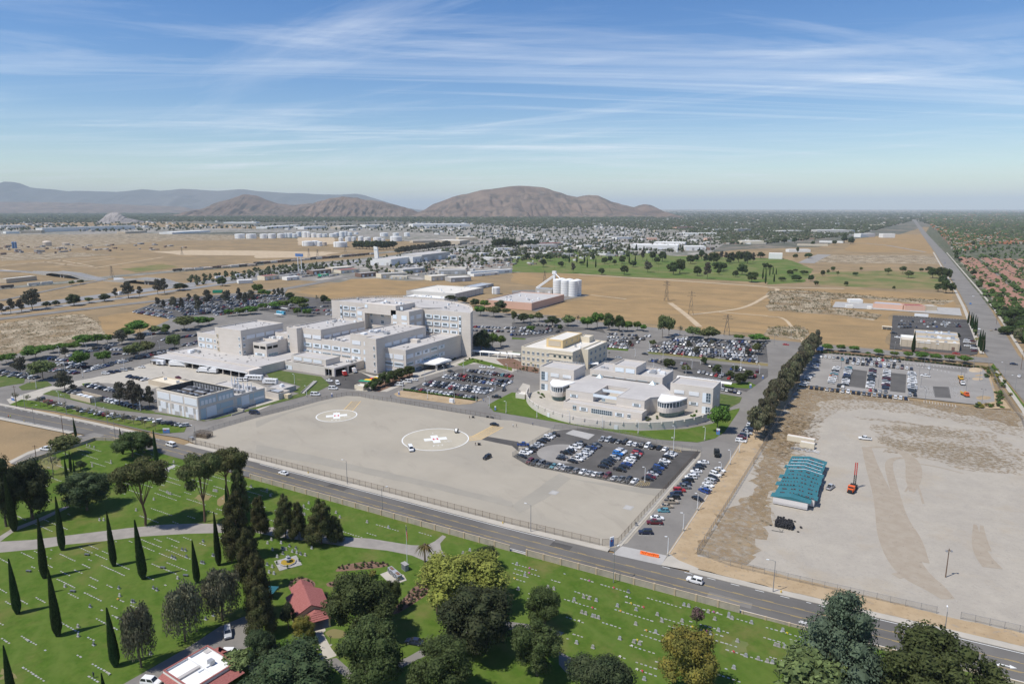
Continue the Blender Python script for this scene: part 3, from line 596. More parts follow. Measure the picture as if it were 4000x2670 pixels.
blk(H,-366.6,-357.7,393.5,412.2,0,31.5); blk(H,-331.8,-314.6,393.5,410.9,0,33); blk(H,-357.7,-331.8,398,412,0,29)
q=MB().box(-357.7,-327,393.5,398,28.9,36.5); obj('lintel_wall',q,'wall_beige',H); blk(H,-357.7,-326.5,398,416,29.2,36.5,pd=.6)
q=MB(); q.face([(-335,417,32.4),(-318,412.5,32.4),(-306,424,32.4),(-330,430,32.4)]); q.face([(-335,417,35),(-318,412.5,33.2),(-306,424,32.5),(-330,430,34)]); q.face([(-335,417,32.4),(-318,412.5,32.4),(-318,412.5,33.2),(-335,417,35)]); obj('skylight_well',q,'roof_grey',H)
units(H,-352,-330,400,414,35.9,7,3); units(H,-400,-290,422,445,32.2,12,4,smin=.5,smax=1.8); vents(H,-400,-285,416,452,32.2,40,5)
q=MB().dome(-349.5,409,35.9,1.3,1.6).cyl(-349.5,409,35.9,36.4,1.0); obj('satellite_dome',q,'panel_pale',H,smooth=True)
ZR=[2.0,7.1,12.3,17.7,23.0,28.3]
for xi,x in enumerate((-309.9,-302.3,-294.6,-286.8)):
    for zi,z in enumerate(ZR):
        if zi==0: window(H,'F',410.9,x,1.9,6.2,3.4,5.8,'panel_white',cols=5,rows=3,ph=2.6)
        else: window(H,'F',410.9,x,z-.5,6.4,2.9 if zi>1 else 4.2,3.6,cols=3,ph=1.45)
for z in ZR: window(H,'F',410.9,-281.2,z-.6,1.9,5.0 if z>3 else 2.6,1.6,glass='glass_dark',cols=1,rows=2,ph=2.0)
for x in (-394.5,-386.8,-378.8):
    for z in ZR[3:]: window(H,'F',412,x,z-.4,6.4,2.9,3.6,ph=1.45)
for z in ZR[3:]: window(H,'F',412,-400,z-1.0,1.9,5.0,1.6,cols=1,ph=2.0)
for x,z,w in ((-362.7,28.3,4.6),(-362.7,23,4.6)): window(H,'F',393.4,x,z,w,3)
for x,z in ((-355.9,34.3),(-325.2,34.1)): window(H,'F',393.4 if x<-330 else 397.9,x,z,2.6,2.4)
for x,z in ((-328.0,28.2),(-319.2,28.1),(-328.0,22.8),(-319.2,22.8)): window(H,'F',393.4,x,z,3.6 if x<-325 else 5,3.2)
for x in (-354.9,-344,-333.6):
    for z in (27.2,22,16.6): window(H,'F',397.9,x,z,3.0 if x==-344 else 2.2,2.6,2.6 if x==-344 else 1.8,cols=3,ph=2.2)
for y,z in ((397,28),(405,28),(397,22.6),(405,22.6)): window(H,'R',-314.5,y,z,6 if y==405 else 4.5,2.9,kind='panel_pale')
blk(H,-327,-299,344.4,393,0,23.5); blk(H,-307.6,-297.7,337.2,346,0,23.6,pd=.5); units(H,-325,-303,348,366,22.7,9,6,smin=1.2,smax=4); vents(H,-325,-301,366,390,22.7,14,7)
for z in (17.2,11.8,6.5): window(H,'F',337.1,-299.6,z,1.2,2.6,.9,cols=1,rows=2,ph=1.7)
window(H,'F',337.1,-299.5,1.3,1.5,2.6,.9,kind='door_white',cols=1,rows=1)
for y in (350.6,359.3,368.2,377.2,385.8): window(H,'R',-298.9,y,17.4,6.8,2.4,kind='panel_pale')
for x,w in ((-321.9,7.6),(-313.6,3.0)): window(H,'F',344.3,x+.2,17.5,w,2.7,kind='panel_pale')
blk(H,-355,-327,344.5,393,0,17); blk(H,-384,-355,344.6,390,0,23.5); blk(H,-383.6,-373.5,339.4,346,0,23.6,pd=.5)
for x in (-368.6,-359.2,-350,-340.9,-331.6,-322.3): window(H,'F',344.3,x,11.6,7.8,2.9,3.8,cols=4,ph=1.4)
for i,x in enumerate((-368.8,-359.2,-350.2,-340.8,-331.6,-322.4)): window(H,'F',344.3,x,6.6,8,2.4,7.4 if i in(2,3,4) else 2.6,cols=7 if i in(2,3,4) else 3,ph=1.3)
for z in (11.7,6.4,1.4): window(H,'F',344.3,-313.8,z,3.2,3,1.0,cols=1,off=.9)
for x in (-368.4,-359): window(H,'F',344.3,x,17.8,8,2.6,kind='panel_pale')
for y in (350.8,359.6,368.6,377.6,386.1): window(H,'R',-354.8,y,17.5,7.2,2.6,kind='panel_pale')
units(H,-353,-330,346,352,16.2,6,8,smin=1,smax=2.4); vents(H,-352,-330,352,388,16.2,10,9); units(H,-381,-358,360,386,22.7,6,10); vents(H,-381,-358,348,388,22.7,16,11)
for z in (17,11.6,6.2): window(H,'F',339.3,-382,z,1.2,2.6,.9,cols=1,ph=1.7)
blk(H,-299,-280.3,346,410.8,0,16.3); q=MB(); q.box(-299,-291,372,376,15.5,17.6); obj('well_wall',q,'wall_beige',H); vents(H,-296,-283,350,400,15.5,12,12)
for x in (-295.2,-286.3):
    window(H,'F',345.9,x,11,7.8,3.2,kind='panel_pale'); window(H,'F',345.9,x,5.8,7.8,3.0,7.2,cols=8,ph=1.4); window(H,'F',345.9,x+.6,.95,6.8,2.4,kind='panel_pale')
for i,y in enumerate((350.1,359.1,368,377,385.9)):
    window(H,'R',-280.2,y,11.5,7.2,2.7,(0,2.6,2.6,6.4,2.2)[i],glass='glass_green' if i>2 else 'glass_dark',cols=4,ph=1.4,kind='panel_pale'); window(H,'R',-280.2,y,6.2,7.2,2.7,(6.6,2.2,6.6,6.6,2.2)[i],glass='glass_green',cols=6,ph=1.4,kind='panel_pale')
    window(H,'R',-280.2,y,1.4,7.2,2.2,6,glass='glass_blue',cols=5,ph=1.5,kind='panel_blue')
q=MB().prism([(-280.2,360),(-268,362),(-266,378),(-280.2,382)],4.2,5.0,bottom=True); q.box(-278,-267,366,378,5.0,5.5); obj('entrance_canopy',q,'roof_white',H)
for x,y in ((-268.5,363.5),(-267,377)): obj('canopy_column',MB().box(x-.5,x+.5,y-.5,y+.5,0,4.2),'wall_beige',H)
obj('ramp_wall',MB().box(-268,-267.4,345,361,0,1.6),'wall_beige',H)
blk(H,-362,-325,315.8,344.3,0,6.1); blk(H,-357,-324.6,318,331,6.0,10.2)
obj('garage_roof',MB().box(-325,-315.2,315.8,344,4.9,6.1,0,tmi=1),['wall_beige','roof_grey'],H)
for y0,y1 in ((315.8,317),(327.6,329.2),(336,344)): obj('garage_pier',MB().box(-317.5,-315.2,y0,y1,0,4.9),'wall_beige',H)
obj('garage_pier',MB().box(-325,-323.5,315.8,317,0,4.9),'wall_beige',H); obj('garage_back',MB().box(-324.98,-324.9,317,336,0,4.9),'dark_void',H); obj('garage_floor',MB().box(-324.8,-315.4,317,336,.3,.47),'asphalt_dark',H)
for x in (-350.4,-341.1,-332): window(H,'F',317.9,x,8.2,7.6,2.2,kind='panel_pale')
window(H,'F',315.7,-357,1.8,6,2.8,1.6,cols=2,off=-1.6); vents(H,-322,-317,318,340,6.1,6,13); units(H,-323,-316,330,343,6.1,4,14)
blk(H,-458,-361,294,340,0,6.1,roof='roof_grey'); obj('dock_canopy',MB().box(-456.5,-358.6,283,293.95,4.3,5.0,0,tmi=1),['metal_white','roof_grey'],H)
for i in range(13): x=-455+i*7.9; obj('dock_column',MB().box(x-.3,x+.3,284,284.6,0,4.3),'wall_beige',H)
for i in range(12):
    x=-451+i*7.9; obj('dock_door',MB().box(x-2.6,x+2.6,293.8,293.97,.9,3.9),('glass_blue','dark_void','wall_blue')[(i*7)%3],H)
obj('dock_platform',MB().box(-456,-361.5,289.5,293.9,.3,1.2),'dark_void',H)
obj('dock_end_wall',MB().box(-361.2,-357.5,283.5,294,0,6.0),'wall_beige',H); units(H,-446,-436,300,308,5.3,4,15,smin=1.5,smax=4); vents(H,-455,-365,297,318,5.3,24,16)
blk(H,-455,-430,317.5,352,0,17); blk(H,-430,-402,314.5,352.5,0,23.4); vents(H,-428,-405,318,350,22.6,10,17); vents(H,-452,-432,320,350,16.2,8,18)
for x,w in ((-450.2,7),(-441.5,7),(-434.4,3.4)):
    for z in (12.2,7.6): window(H,'F',317.4,x,z,w,2.6,2.4,cols=3,ph=1.2,off=-1 if w>4 else 0)
for z in (17.2,12.3,7.4):
    window(H,'F',314.4,-404.1,z,1.5,2.4,1.1,cols=2,ph=1.3); window(H,'R',-401.9,316.6,z,1.9,2.4,1.5,cols=2,ph=1.3); window(H,'F',314.4,-427.4,z,1.6,2.8,1.0,kind='door_tan',cols=1,off=-.4)
for y in (322.6,330.9,339.7,348): window(H,'R',-401.9,y,17.7,7.4,2.6,kind='panel_pale')
blk(H,-402,-384,331,350,0,15.5); blk(H,-397,-383.4,320.2,331,5,14.6,name='balcony_wall'); 
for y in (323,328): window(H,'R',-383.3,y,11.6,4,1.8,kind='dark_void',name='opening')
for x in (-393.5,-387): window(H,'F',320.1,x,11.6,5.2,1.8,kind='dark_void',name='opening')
window(H,'R',-383.3,325.6,6.4,8.6,1.8,8,glass='glass_green',cols=6,ph=1.2); window(H,'F',320.1,-390.5,6.4,10,1.8,5,cols=5,ph=1.2)
for z in (13.2,8): window(H,'F',330.9,-399.6,z,3.6,2.6,2,ph=1.2)
blk(H,-397,-384,340.3,390,0,18.6)
for z in (13.6,8.3): window(H,'F',340.2,-390.5,z,4.6,2.6,2.4,cols=3,ph=1.3)
units(H,-401,-386,334,349,14.7,9,19,smin=1,smax=3); blk(H,-420,-398,372,384,0,16); units(H,-418,-400,373,383,15.2,4,21)
obj('link_wall',MB().box(-362,-361.2,302,316,0,6),'wall_beige',H)
rebase(H)
Pl=thing('central_plant','boxy grey plant building with white panels and open cooling tower well on top','plant building',(-326,212.4,0))
q=MB().box(-343.7,-309,212.4,234.5,0,12.7,0,bottom=False,top=False)
o=[(-343.7,212.4),(-309,212.4),(-309,234.5),(-343.7,234.5)]; i_=[(-343,213.1),(-309.7,213.1),(-309.7,233.8),(-343,233.8)]
for a in range(4):
    b=(a+1)%4; q.face([(*o[a],12.7),(*o[b],12.7),(*i_[b],12.7),(*i_[a],12.7)],1); q.face([(*i_[a],12.7),(*i_[b],12.7),(*i_[b],7),(*i_[a],7)],2)
obj('wall',q,['wall_beige','wall_cream','steel_dark'],Pl); q=MB(); q.face([(*p,7) for p in i_]); obj('well_floor',q,'steel_dark',Pl)
for i in range(3):
    for j in range(2):
        x=-340+i*10.4; y=215+j*9.4; q=MB().box(x,x+8.6,y,y+7.4,7,10.2,0).box(x+.4,x+8.2,y+.4,y+7,10.2,10.5,1)
        for c in range(2): q.cyl(x+2.2+c*4.2,y+3.7,10.5,11.1,1.7,k=12,mi=2)
        obj('cooling_tower',q,['rust_steel','metal_grey','steel_dark'],Pl)
for i in range(14):
    y=233.7; x=-342+i*2.35; obj('louvre',MB().box(x,x+1.5,y-.1,y,7.4,11.6),'metal_grey',Pl)
blk(Pl,-341,-308.9,234.5,254.8,0,8.1,pd=.5)
for i in range(3):
    x=-342.7+i*11.5; obj('panel',MB().box(x,x+10.2,212.25,212.38,7.8,11.4),'panel_pale',Pl)
    for j,(u,w,z0,z1,m) in enumerate(((0,1.9,3.6,6.4,'wall_grey'),(2,4.6,.6,6.4,'panel_pale'),(6.8,1.7,3.6,6.4,'wall_grey'),(.2,1.7,.4,3.4,'panel_pale'),(8.6,1.6,.4,6,'panel_pale'))): obj('panel',MB().box(x+u,x+u+w,212.27,212.39,z0,z1),m,Pl)
    obj('shutter_door',MB().box(x+2.6,x+6.2,212.2,212.3,.2,2.6),'wall_grey',Pl)
for i in range(2):
    y=213.6+i*10.6; obj('panel',MB().box(-309,-308.87,y,y+9.8,7.8,11.6),'panel_blue',Pl)
    for c in range(4): obj('vent_panel',MB().box(-308.9,-308.8,y+.6+c*2.3,y+2.2+c*2.3,8.0,10.2),'panel_pale',Pl)
for y,w,z0,z1,m in ((213.6,3,.4,6,'panel_blue'),(217,6,1,6.2,'panel_pale'),(223.2,2,3,6.4,'panel_blue'),(225.5,8,3.4,6.2,'panel_blue'),(236,2.4,2.6,6.4,'panel_blue'),(238.8,5,1.6,6.8,'panel_pale'),(244.2,2.4,3.6,6.8,'panel_blue'),(247,7,4,6.8,'panel_blue'),(247,7,2.6,3.8,'panel_pale'),(248,6,.3,2.4,'panel_blue'),(227,6,.3,2.6,'panel_blue')):
    obj('panel',MB().box(-308.99,-308.85,y,y+w,z0,z1),m,Pl)
for x,y in ((-332,251),(-329.5,251),(-327,251),(-317.5,244.5),(-315,245.3),(-312.5,246.1),(-310.4,247)):
    obj('exhaust_stack',MB().cyl(x,y,7.6,11.6,.45,.28).cyl(x,y,11.6,12.6,.2),'metal_white',Pl)
for x,y in ((-318.5,240),(-316,240.5),(-313.6,241),(-311.2,241.6),(-326,248.6),(-322.6,248.2),(-315.5,249),(-312,249.4)): obj('roof_unit',MB().box(x-.9,x+.9,y-1.3,y+1.3,7.6,9.3),'metal_grey',Pl)
obj('ramp_wall',MB().box(-308,-301,233,234,0,2).box(-301.4,-301,226,233,0,1.2),'concrete',Pl)
rebase(Pl)
def simple_building(name,label,cat,x0,x1,y0,y1,z1,wall,roof,pd=.5,group=None):
    t=thing(name,label,cat,((x0+x1)/2,y0,0),group=group); blk(t,x0,x1,y0,y1,0,z1,wall,roof,.3,pd); return t
t=simple_building('service_building','small roofless beige block compound beside the plant building','service building',-315.5,-304,260,268.4,4,'wall_beige','concrete',2.6); obj('steel_roof',MB().box(-315.2,-309,264,268,3.0,3.4),'roof_steel',t); obj('tank',MB().box(-308.5,-305,263,266,1.4,2.6),'metal_white',t); rebase(t)
t=simple_building('service_building','low grey flat roofed outbuilding behind the roofless compound','service building',-324,-311,268.6,279.5,3.6,'wall_grey','roof_grey'); units(t,-321,-316,271,276,3.1,1,5); rebase(t)
O=thing('office_building','cream three storey office block with yellow rooftop penthouse','office',(-205,405,0))
blk(O,-226,-187,405,452.5,0,14,'wall_cream','roof_pale'); blk(O,-187,-181.6,418.5,452.5,0,13.9,'wall_cream','roof_pale'); blk(O,-212.2,-199.6,415.9,448,13,19,'wall_yellow','roof_pale',pd=.4); blk(O,-199.6,-192,444,452,13,17.4,'wall_cream','roof_pale'); 
obj('louvre_panel',MB().box(-210.5,-201.2,415.75,415.88,14.2,18),'wall_tan',O)
for r,z in enumerate((10.2,5.9,1.7)):
    for i in range(6): 
        window(O,'F',404.9,-224.2+i*3.75,z,1.9,2.0,1.7,kind='metal_white',cols=2,rows=2,ph=1.3)
    for i in range(4): window(O,'F',404.9,-200.2+i*3.8,z-.2,1.8,1.2,1.6,kind='glass_green',cols=1,rows=1)
for z in (11.5,7.2): obj('cornice',MB().box(-205,-186.8,404.6,404.9,z,z+.35),'wall_cream',O)
for r,z in enumerate((10.4,5.8,1.4)):
    for y in (423.5,431,439.5,447): window(O,'R',-181.5,y,z,2.6,2.4,2.3,kind='panel_blue',cols=2,glass='glass_blue')
for z in (9.6,5.2):
    for y in (411.5,415.8): window(O,'R',-186.9,y,z,1.8,1.8,1.6,kind='panel_blue',cols=2)
units(O,-197,-186,420,440,13.2,4,31,smin=.8,smax=1.6)
for y in (422,431,440): window(O,'R',-199.5,y,16.4,1.6,1.8,kind='wall_tan',name='louvre')
rebase(O)
B=thing('behavioral_building','low beige complex with twin towers behind a curved courtyard wall','hospital building',(-134,325,0))
for x0,x1 in ((-185,-162.6),(-105,-82)):
    blk(B,x0,x1,354.4,371,0,15); L=x0<-150; xs=lambda u: x0+u if L else x1-u
    window(B,'F',354.3,xs(3.2),9.2,4.4,5.2,2.2,cols=2,rows=3,ph=4.8,off=-.9 if L else .9,glass='glass_blue'); window(B,'F',354.3,xs(3.2),2.4,4.4,4.0,2.2,cols=2,rows=2,ph=3.4,off=-.9 if L else .9,glass='glass_blue')
    window(B,'F',354.3,xs(10),10.6,5.4,2.2,kind='metal_white'); window(B,'F',354.3,xs(18),10.6,5.4,1.9,kind='metal_white'); window(B,'F',354.3,xs(10),5.2,5,1.7,2.6,cols=4,ph=1.3); 
    rail(B,[(x0+6,370.6),(x1-.3,370.6),(x1-.3,362)],15,1.0,2)
    window(B,'R',x1+.1,365,8,2,2.4,kind='door_white')
blk(B,-160,-115,372,393,0,12.6); blk(B,-145.4,-131,372.2,390,12,16.9); rail(B,[(-159,392.6),(-115.4,392.6),(-115.4,376)],12.6,1.0,2)
for x in (-155.6,-148.1,-140.9,-133.8,-126.8,-119.3): window(B,'F',371.9,x,8.3,5.6,2.3,3.6,cols=5,ph=1.4,glass='glass_green',kind='panel_blue' if x in(-155.6,-126.8,-119.3) else 'panel_white')
for x in (-141.2,-134.6): window(B,'F',372.1,x,14.2,5.4,2.4,kind='panel_white')
for y in (377,384): window(B,'R',-114.9,y,6,4,2.4,3,glass='glass_blue',kind='panel_blue')
units(B,-128,-117,376,390,11.8,7,33,smin=1,smax=4); units(B,-157,-148,378,390,11.8,3,34)
BF=[(-157.5,333),(-141,333),(-141,353),(-127.5,353),(-127.5,333),(-112,333),(-111.6,341),(-101,351),(-104,356),(-115,372),(-160,372),(-164,356),(-167,351),(-157.7,341)]
q=MB().prism(BF,0,9,0,1); obj('wall',q,['wall_beige','roof_grey'],B)
q=MB()
for a,b in ((0,1),(1,2),(2,3),(3,4),(4,5),(5,6),(6,7)): ribbon('',[BF[a],BF[b]],.35,9.35,None,mb=q)
obj('coping',q,'wall_beige',B)
obj('court_floor',MB().box(-141,-127.5,333.2,353,.6,4.2),'concrete',B); obj('court_screen',MB().box(-141,-127.5,332.9,333.3,7.4,8.9),'panel_white',B); obj('court_screen',MB().box(-141,-127.5,345,345.4,7.4,8.9),'panel_white',B)
obj('dark_walk',MB().box(-158,-117,369.5,371.8,9.02,9.2),'asphalt_dark',B)
for x in (-152,-119.5): q=MB(); p=[(x-1.8,366.4,9.1),(x+1.8,366.4,9.1),(x+1.8,370,9.1),(x-1.8,370,9.1)]; a=(x,368.2,11.2); [q.face([p[i],p[(i+1)%4],a]) for i in range(4)]; obj('skylight',q,'panel_blue',B)
blk(B,-155.3,-110.6,325.5,333,0,4.6)
for x,p_ in ((-152.5,1),(-116.3,1)): window(B,'F',332.9,x,6.2,4.6,1.5,2.6,cols=5,ph=1.3)
for x,w,pn,kd in ((-148.6,2.0,1.8,'panel_blue'),(-143.2,4.8,2.6,'panel_white'),(-122.8,4.8,2.8,'panel_white'),(-117.5,1.9,1.6,'metal_white')): window(B,'F',325.4,x,1.9,w,1.9 if w>2 else 2.6,pn,kind=kd,cols=4 if w>2 else 2,ph=1.5)
window(B,'F',325.4,-132.8,1.7,12,2.6,11.6,kind='mullion',cols=10,rows=2,ph=2.3,glass='glass_blue')
window(B,'F',332.9,-135,6.4,2,1.6,1.8,glass='glass_blue',kind='panel_blue')
for cx,cy,s in ((-101.2,341,1),(-166.8,341,-1)):
    ar=[(cx+s*(-6.5+13*i/8)*.8+ s*2.2*0, cy-5.2*math.sin(PI*(i+.6)/9.2)+ (2.5*s*(i-4)/4)*s) for i in range(9)]; 
    ar=sorted(ar,key=lambda p:p[0]); poly=ar+[(cx+7.2,cy+9),(cx-7.2,cy+9)]
    obj('bay_base',MB().prism([(cx+(x-cx)*.85,cy+(y-cy)*.8+.6) for x,y in poly],0,3.4),'glass_green',B)
    obj('bay_wall',MB().prism(poly,3.2,5.8,bottom=True),'wall_beige',B); obj('bay_glass',MB().prism([(cx+(x-cx)*.97,cy+(y-cy)*.95+.3) for x,y in poly],5.8,8.6),'glass_blue',B)
    q=MB()
    for x,y in ar: X,Y=cx+(x-cx)*.975,cy+(y-cy)*.96+.25; q.box(X-.13,X+.13,Y-.13,Y+.13,5.8,8.6)
    obj('bay_mullion',q,'metal_white',B); obj('bay_roof',MB().prism([(cx+(x-cx)*1.01,cy+(y-cy)*1.0) for x,y in poly],8.6,9.3,bottom=True),'roof_white',B)
rebase(B)
cw=thing('courtyard_wall','long curved tan wall wrapping the courtyard of the twin towered complex','wall',(-134,303.6,0)); nseg=22
for i in range(nseg):
    a0=rad(196+i*(346-196)/nseg); a1=rad(196+(i+1)*(346-196)/nseg); q=MB(); sub=3
    for j in range(sub):
        b0=a0+(a1-a0)*j/sub; b1=a0+(a1-a0)*(j+1)/sub
        def pt(a,r): return (-134+r*math.cos(a),358+r*math.sin(a)*(1.0))
        po=[pt(b0,54.6),pt(b1,54.6),pt(b1,54.2),pt(b0,54.2)]; q.prism(po,0,4.3); 
    obj('wall_panel',q,'wall_beige' if i%9 else 'wall_beige',cw); x,y=pt(a0,54.7); obj('pilaster',MB().box(x-.35,x+.35,y-.3,y+.3,3.3,4.5),'wall_beige',cw)
    if i in (7,13): xx,yy=pt((a0+a1)/2,54.75); q=MB().box(-.9,.9,-.08,.08,0,2.6); d=obj('door',q,'door_white',cw,loc=(xx,yy,0),rz=(a0+a1)/2+PI/2)
rebase(cw)
t=simple_building('gate_house','small beige box beside the curved courtyard wall end','shed',-188.5,-182.5,331,337,3.2,'wall_beige','roof_pale'); rebase(t)
def canopy_walk(label,p0,p1,w,z):
    t=thing('covered_walkway',label,'canopy',(*p0,0)); d=Vector((p1[0]-p0[0],p1[1]-p0[1])); L=d.length; d.normalize(); n=Vector((-d.y,d.x)); q=MB(); K=6
    for i in range(K):
        a,b=PI*i/K,PI*(i+1)/K
        P=lambda e,a: (e.x+n.x*w/2*math.cos(a),e.y+n.y*w/2*math.cos(a),z+.9*math.sin(a))
        e0=Vector((0,0)); e1=d*L; q.face([P(e0,b),P(e1,b),P(e1,a),P(e0,a)]); 
    obj('vault_roof',q,'roof_white',t,smooth=True); q=MB()
    for i in range(int(L/7)+1):
        for s in (-1,1): e=d*min(L,i*7)+n*(s*w/2); obj('column',MB().box(e.x-.2,e.x+.2,e.y-.2,e.y+.2,0,z),'metal_white',t)
canopy_walk('white vaulted walkway canopy crossing the plaza beside the hospital tower',W('f',1990,440),W('f',2349,470),4,3.4)
canopy_walk('short white vaulted canopy at the left end of the cream office block',W('g',0,470),W('g',80,475),4,3.4)
canopy_walk('long white vaulted walkway behind the right beige tower',W('g',1520,640,3),W('g',2020,705,3),4,3.2)
canopy_walk('white arched canopy between cream office and twin towered complex',W('g',690,560),W('g',790,560),4,3.4)
mat('car_paint',(.5,.5,.5),.28,0,1,objc=True,spec=.6); mat('car_glass',(.018,.024,.028),.08,0,1,spec=.8); mat('tyre',(.02,.02,.02),.9,0,1); mat('hub',(.35,.35,.36),.4,0,1,metal=.6)
mat('light_lens',(.75,.75,.72),.2,0,1,spec=.7); mat('tail_lens',(.35,.02,.02),.3,0,1); mat('trim_black',(.03,.03,.032),.6,0,1)
mat('truck_white',(.74,.74,.73),.5,.05,.5); mat('truck_red',(.55,.035,.03),.4,.05,.5); mat('truck_orange',(.70,.13,.035),.5,.08,1); mat('truck_yellow',(.62,.36,.05),.5,.08,1); mat('truck_black',(.022,.024,.022),.5,.1,1)
mat('bus_blue',(.10,.42,.60),.4,.1,.3); mat('steel_rust',(.35,.17,.09),.8,.25,1)
COL=dict(w=(.74,.74,.73),s=(.42,.43,.44),g=(.16,.165,.17),k=(.018,.018,.02),b=(.025,.06,.22),n=(.016,.022,.05),r=(.38,.025,.025),m=(.11,.012,.018),t=(.38,.32,.24),c=(.10,.26,.30),u=(.04,.20,.55),e=(.06,.09,.06),o=(.55,.17,.05))
CN=dict(w='white',s='silver',g='grey',k='black',b='blue',n='navy',r='red',m='maroon',t='tan',c='teal',u='bright blue',e='dark green',o='orange')
TYPES={'sedan':dict(secs=[(-2.38,.80,.36,.78),(-2.2,.87,.26,.98),(-1.1,.91,.22,1.0),(.9,.91,.22,.97),(2.0,.87,.25,.82),(2.38,.76,.36,.66)],cab=(-1.85,1.15,.96,-1.05,.25,1.46,.84,.60),wb=(-1.38,1.42),r=.33),
 'hatchback':dict(secs=[(-2.05,.82,.36,.95),(-1.95,.87,.26,1.0),(-1.0,.89,.22,1.02),(.8,.89,.22,.99),(1.8,.86,.25,.85),(2.1,.75,.36,.68)],cab=(-2.0,1.15,.98,-1.55,.2,1.5,.83,.62),wb=(-1.25,1.3),r=.32),
 'suv':dict(secs=[(-2.35,.86,.42,1.05),(-2.25,.92,.34,1.14),(-1.0,.95,.30,1.15),(.9,.95,.30,1.12),(2.05,.92,.33,1.02),(2.38,.84,.42,.88)],cab=(-2.3,1.15,1.12,-2.05,.45,1.78,.88,.72),wb=(-1.4,1.42),r=.38),
 'minivan':dict(secs=[(-2.5,.88,.38,1.05),(-2.4,.93,.28,1.1),(-1.0,.96,.26,1.1),(1.2,.96,.26,1.06),(2.2,.92,.3,.9),(2.5,.82,.38,.74)],cab=(-2.45,1.65,1.06,-2.2,.55,1.76,.9,.72),wb=(-1.5,1.5),r=.34),
 'pickup truck':dict(secs=[(-2.75,.9,.5,1.08),(-2.7,.95,.42,1.1),(-.9,.96,.38,1.1),(1.2,.96,.38,1.12),(2.45,.93,.42,1.05),(2.78,.85,.5,.9)],cab=(-.95,1.45,1.1,-.7,.75,1.84,.9,.72),wb=(-1.65,1.75),r=.4),
 'van':dict(secs=[(-2.8,.95,.45,1.2),(-2.75,.99,.36,1.25),(-1.0,1.0,.34,1.25),(1.6,1.0,.34,1.25),(2.45,.96,.36,1.15),(2.8,.88,.45,.95)],cab=(-2.75,2.0,1.2,-2.65,1.25,2.15,.97,.85),wb=(-1.7,1.9),r=.38)}
def car_hull(T):
    q=MB(); S=T['secs']; rings=[]
    for x,hw,z0,z1 in S:
        c=.12; rings.append([(x,-hw,z0),(x,-hw*1.02,(z0+z1)/2),(x,-hw*.96,z1-.06),(x,-hw*.7,z1),(x,hw*.7,z1),(x,hw*.96,z1-.06),(x,hw*1.02,(z0+z1)/2),(x,hw,z0)])
    n=8
    for r in rings: q.v+=r
    for i in range(len(rings)-1):
        for j in range(n-1): q.f.append((i*n+j,i*n+j+1,(i+1)*n+j+1,(i+1)*n+j)[::-1]); q.m.append(0)
    q.f.append(tuple(range(n))); q.m.append(0); q.f.append(tuple(range((len(rings)-1)*n,len(rings)*n))[::-1]); q.m.append(0)
    bx0,bx1,bz,rx0,rx1,rz,bw,rw=T['cab']
    b=[(bx0,-bw,bz),(bx1,-bw,bz),(bx1,bw,bz),(bx0,bw,bz)]; t=[(rx0,-rw,rz),(rx1,-rw,rz),(rx1,rw,rz),(rx0,rw,rz)]
    for i in range(4): q.face([b[i],b[(i+1)%4],t[(i+1)%4],t[i]])
    q.face(t); 
    return q,b,t
def glass_quad(a,b,c,d,inset=.12,off=.015):
    P=[Vector(v) for v in (a,b,c,d)]; ce=sum(P,Vector())/4; n=(P[1]-P[0]).cross(P[3]-P[0]).normalized()
    return [tuple(p+(ce-p)*inset+n*off) for p in P]
CARMESH={}
def wheel_mesh(r,w=.24): return MB().tube((0,-w/2,0),(0,w/2,0),r,k=14).mesh('wheel','tyre')
def rim_mesh(r,w=.24): return MB().tube((0,-w/2-.012,0),(0,w/2+.012,0),r*.62,k=10).mesh('rim','hub')
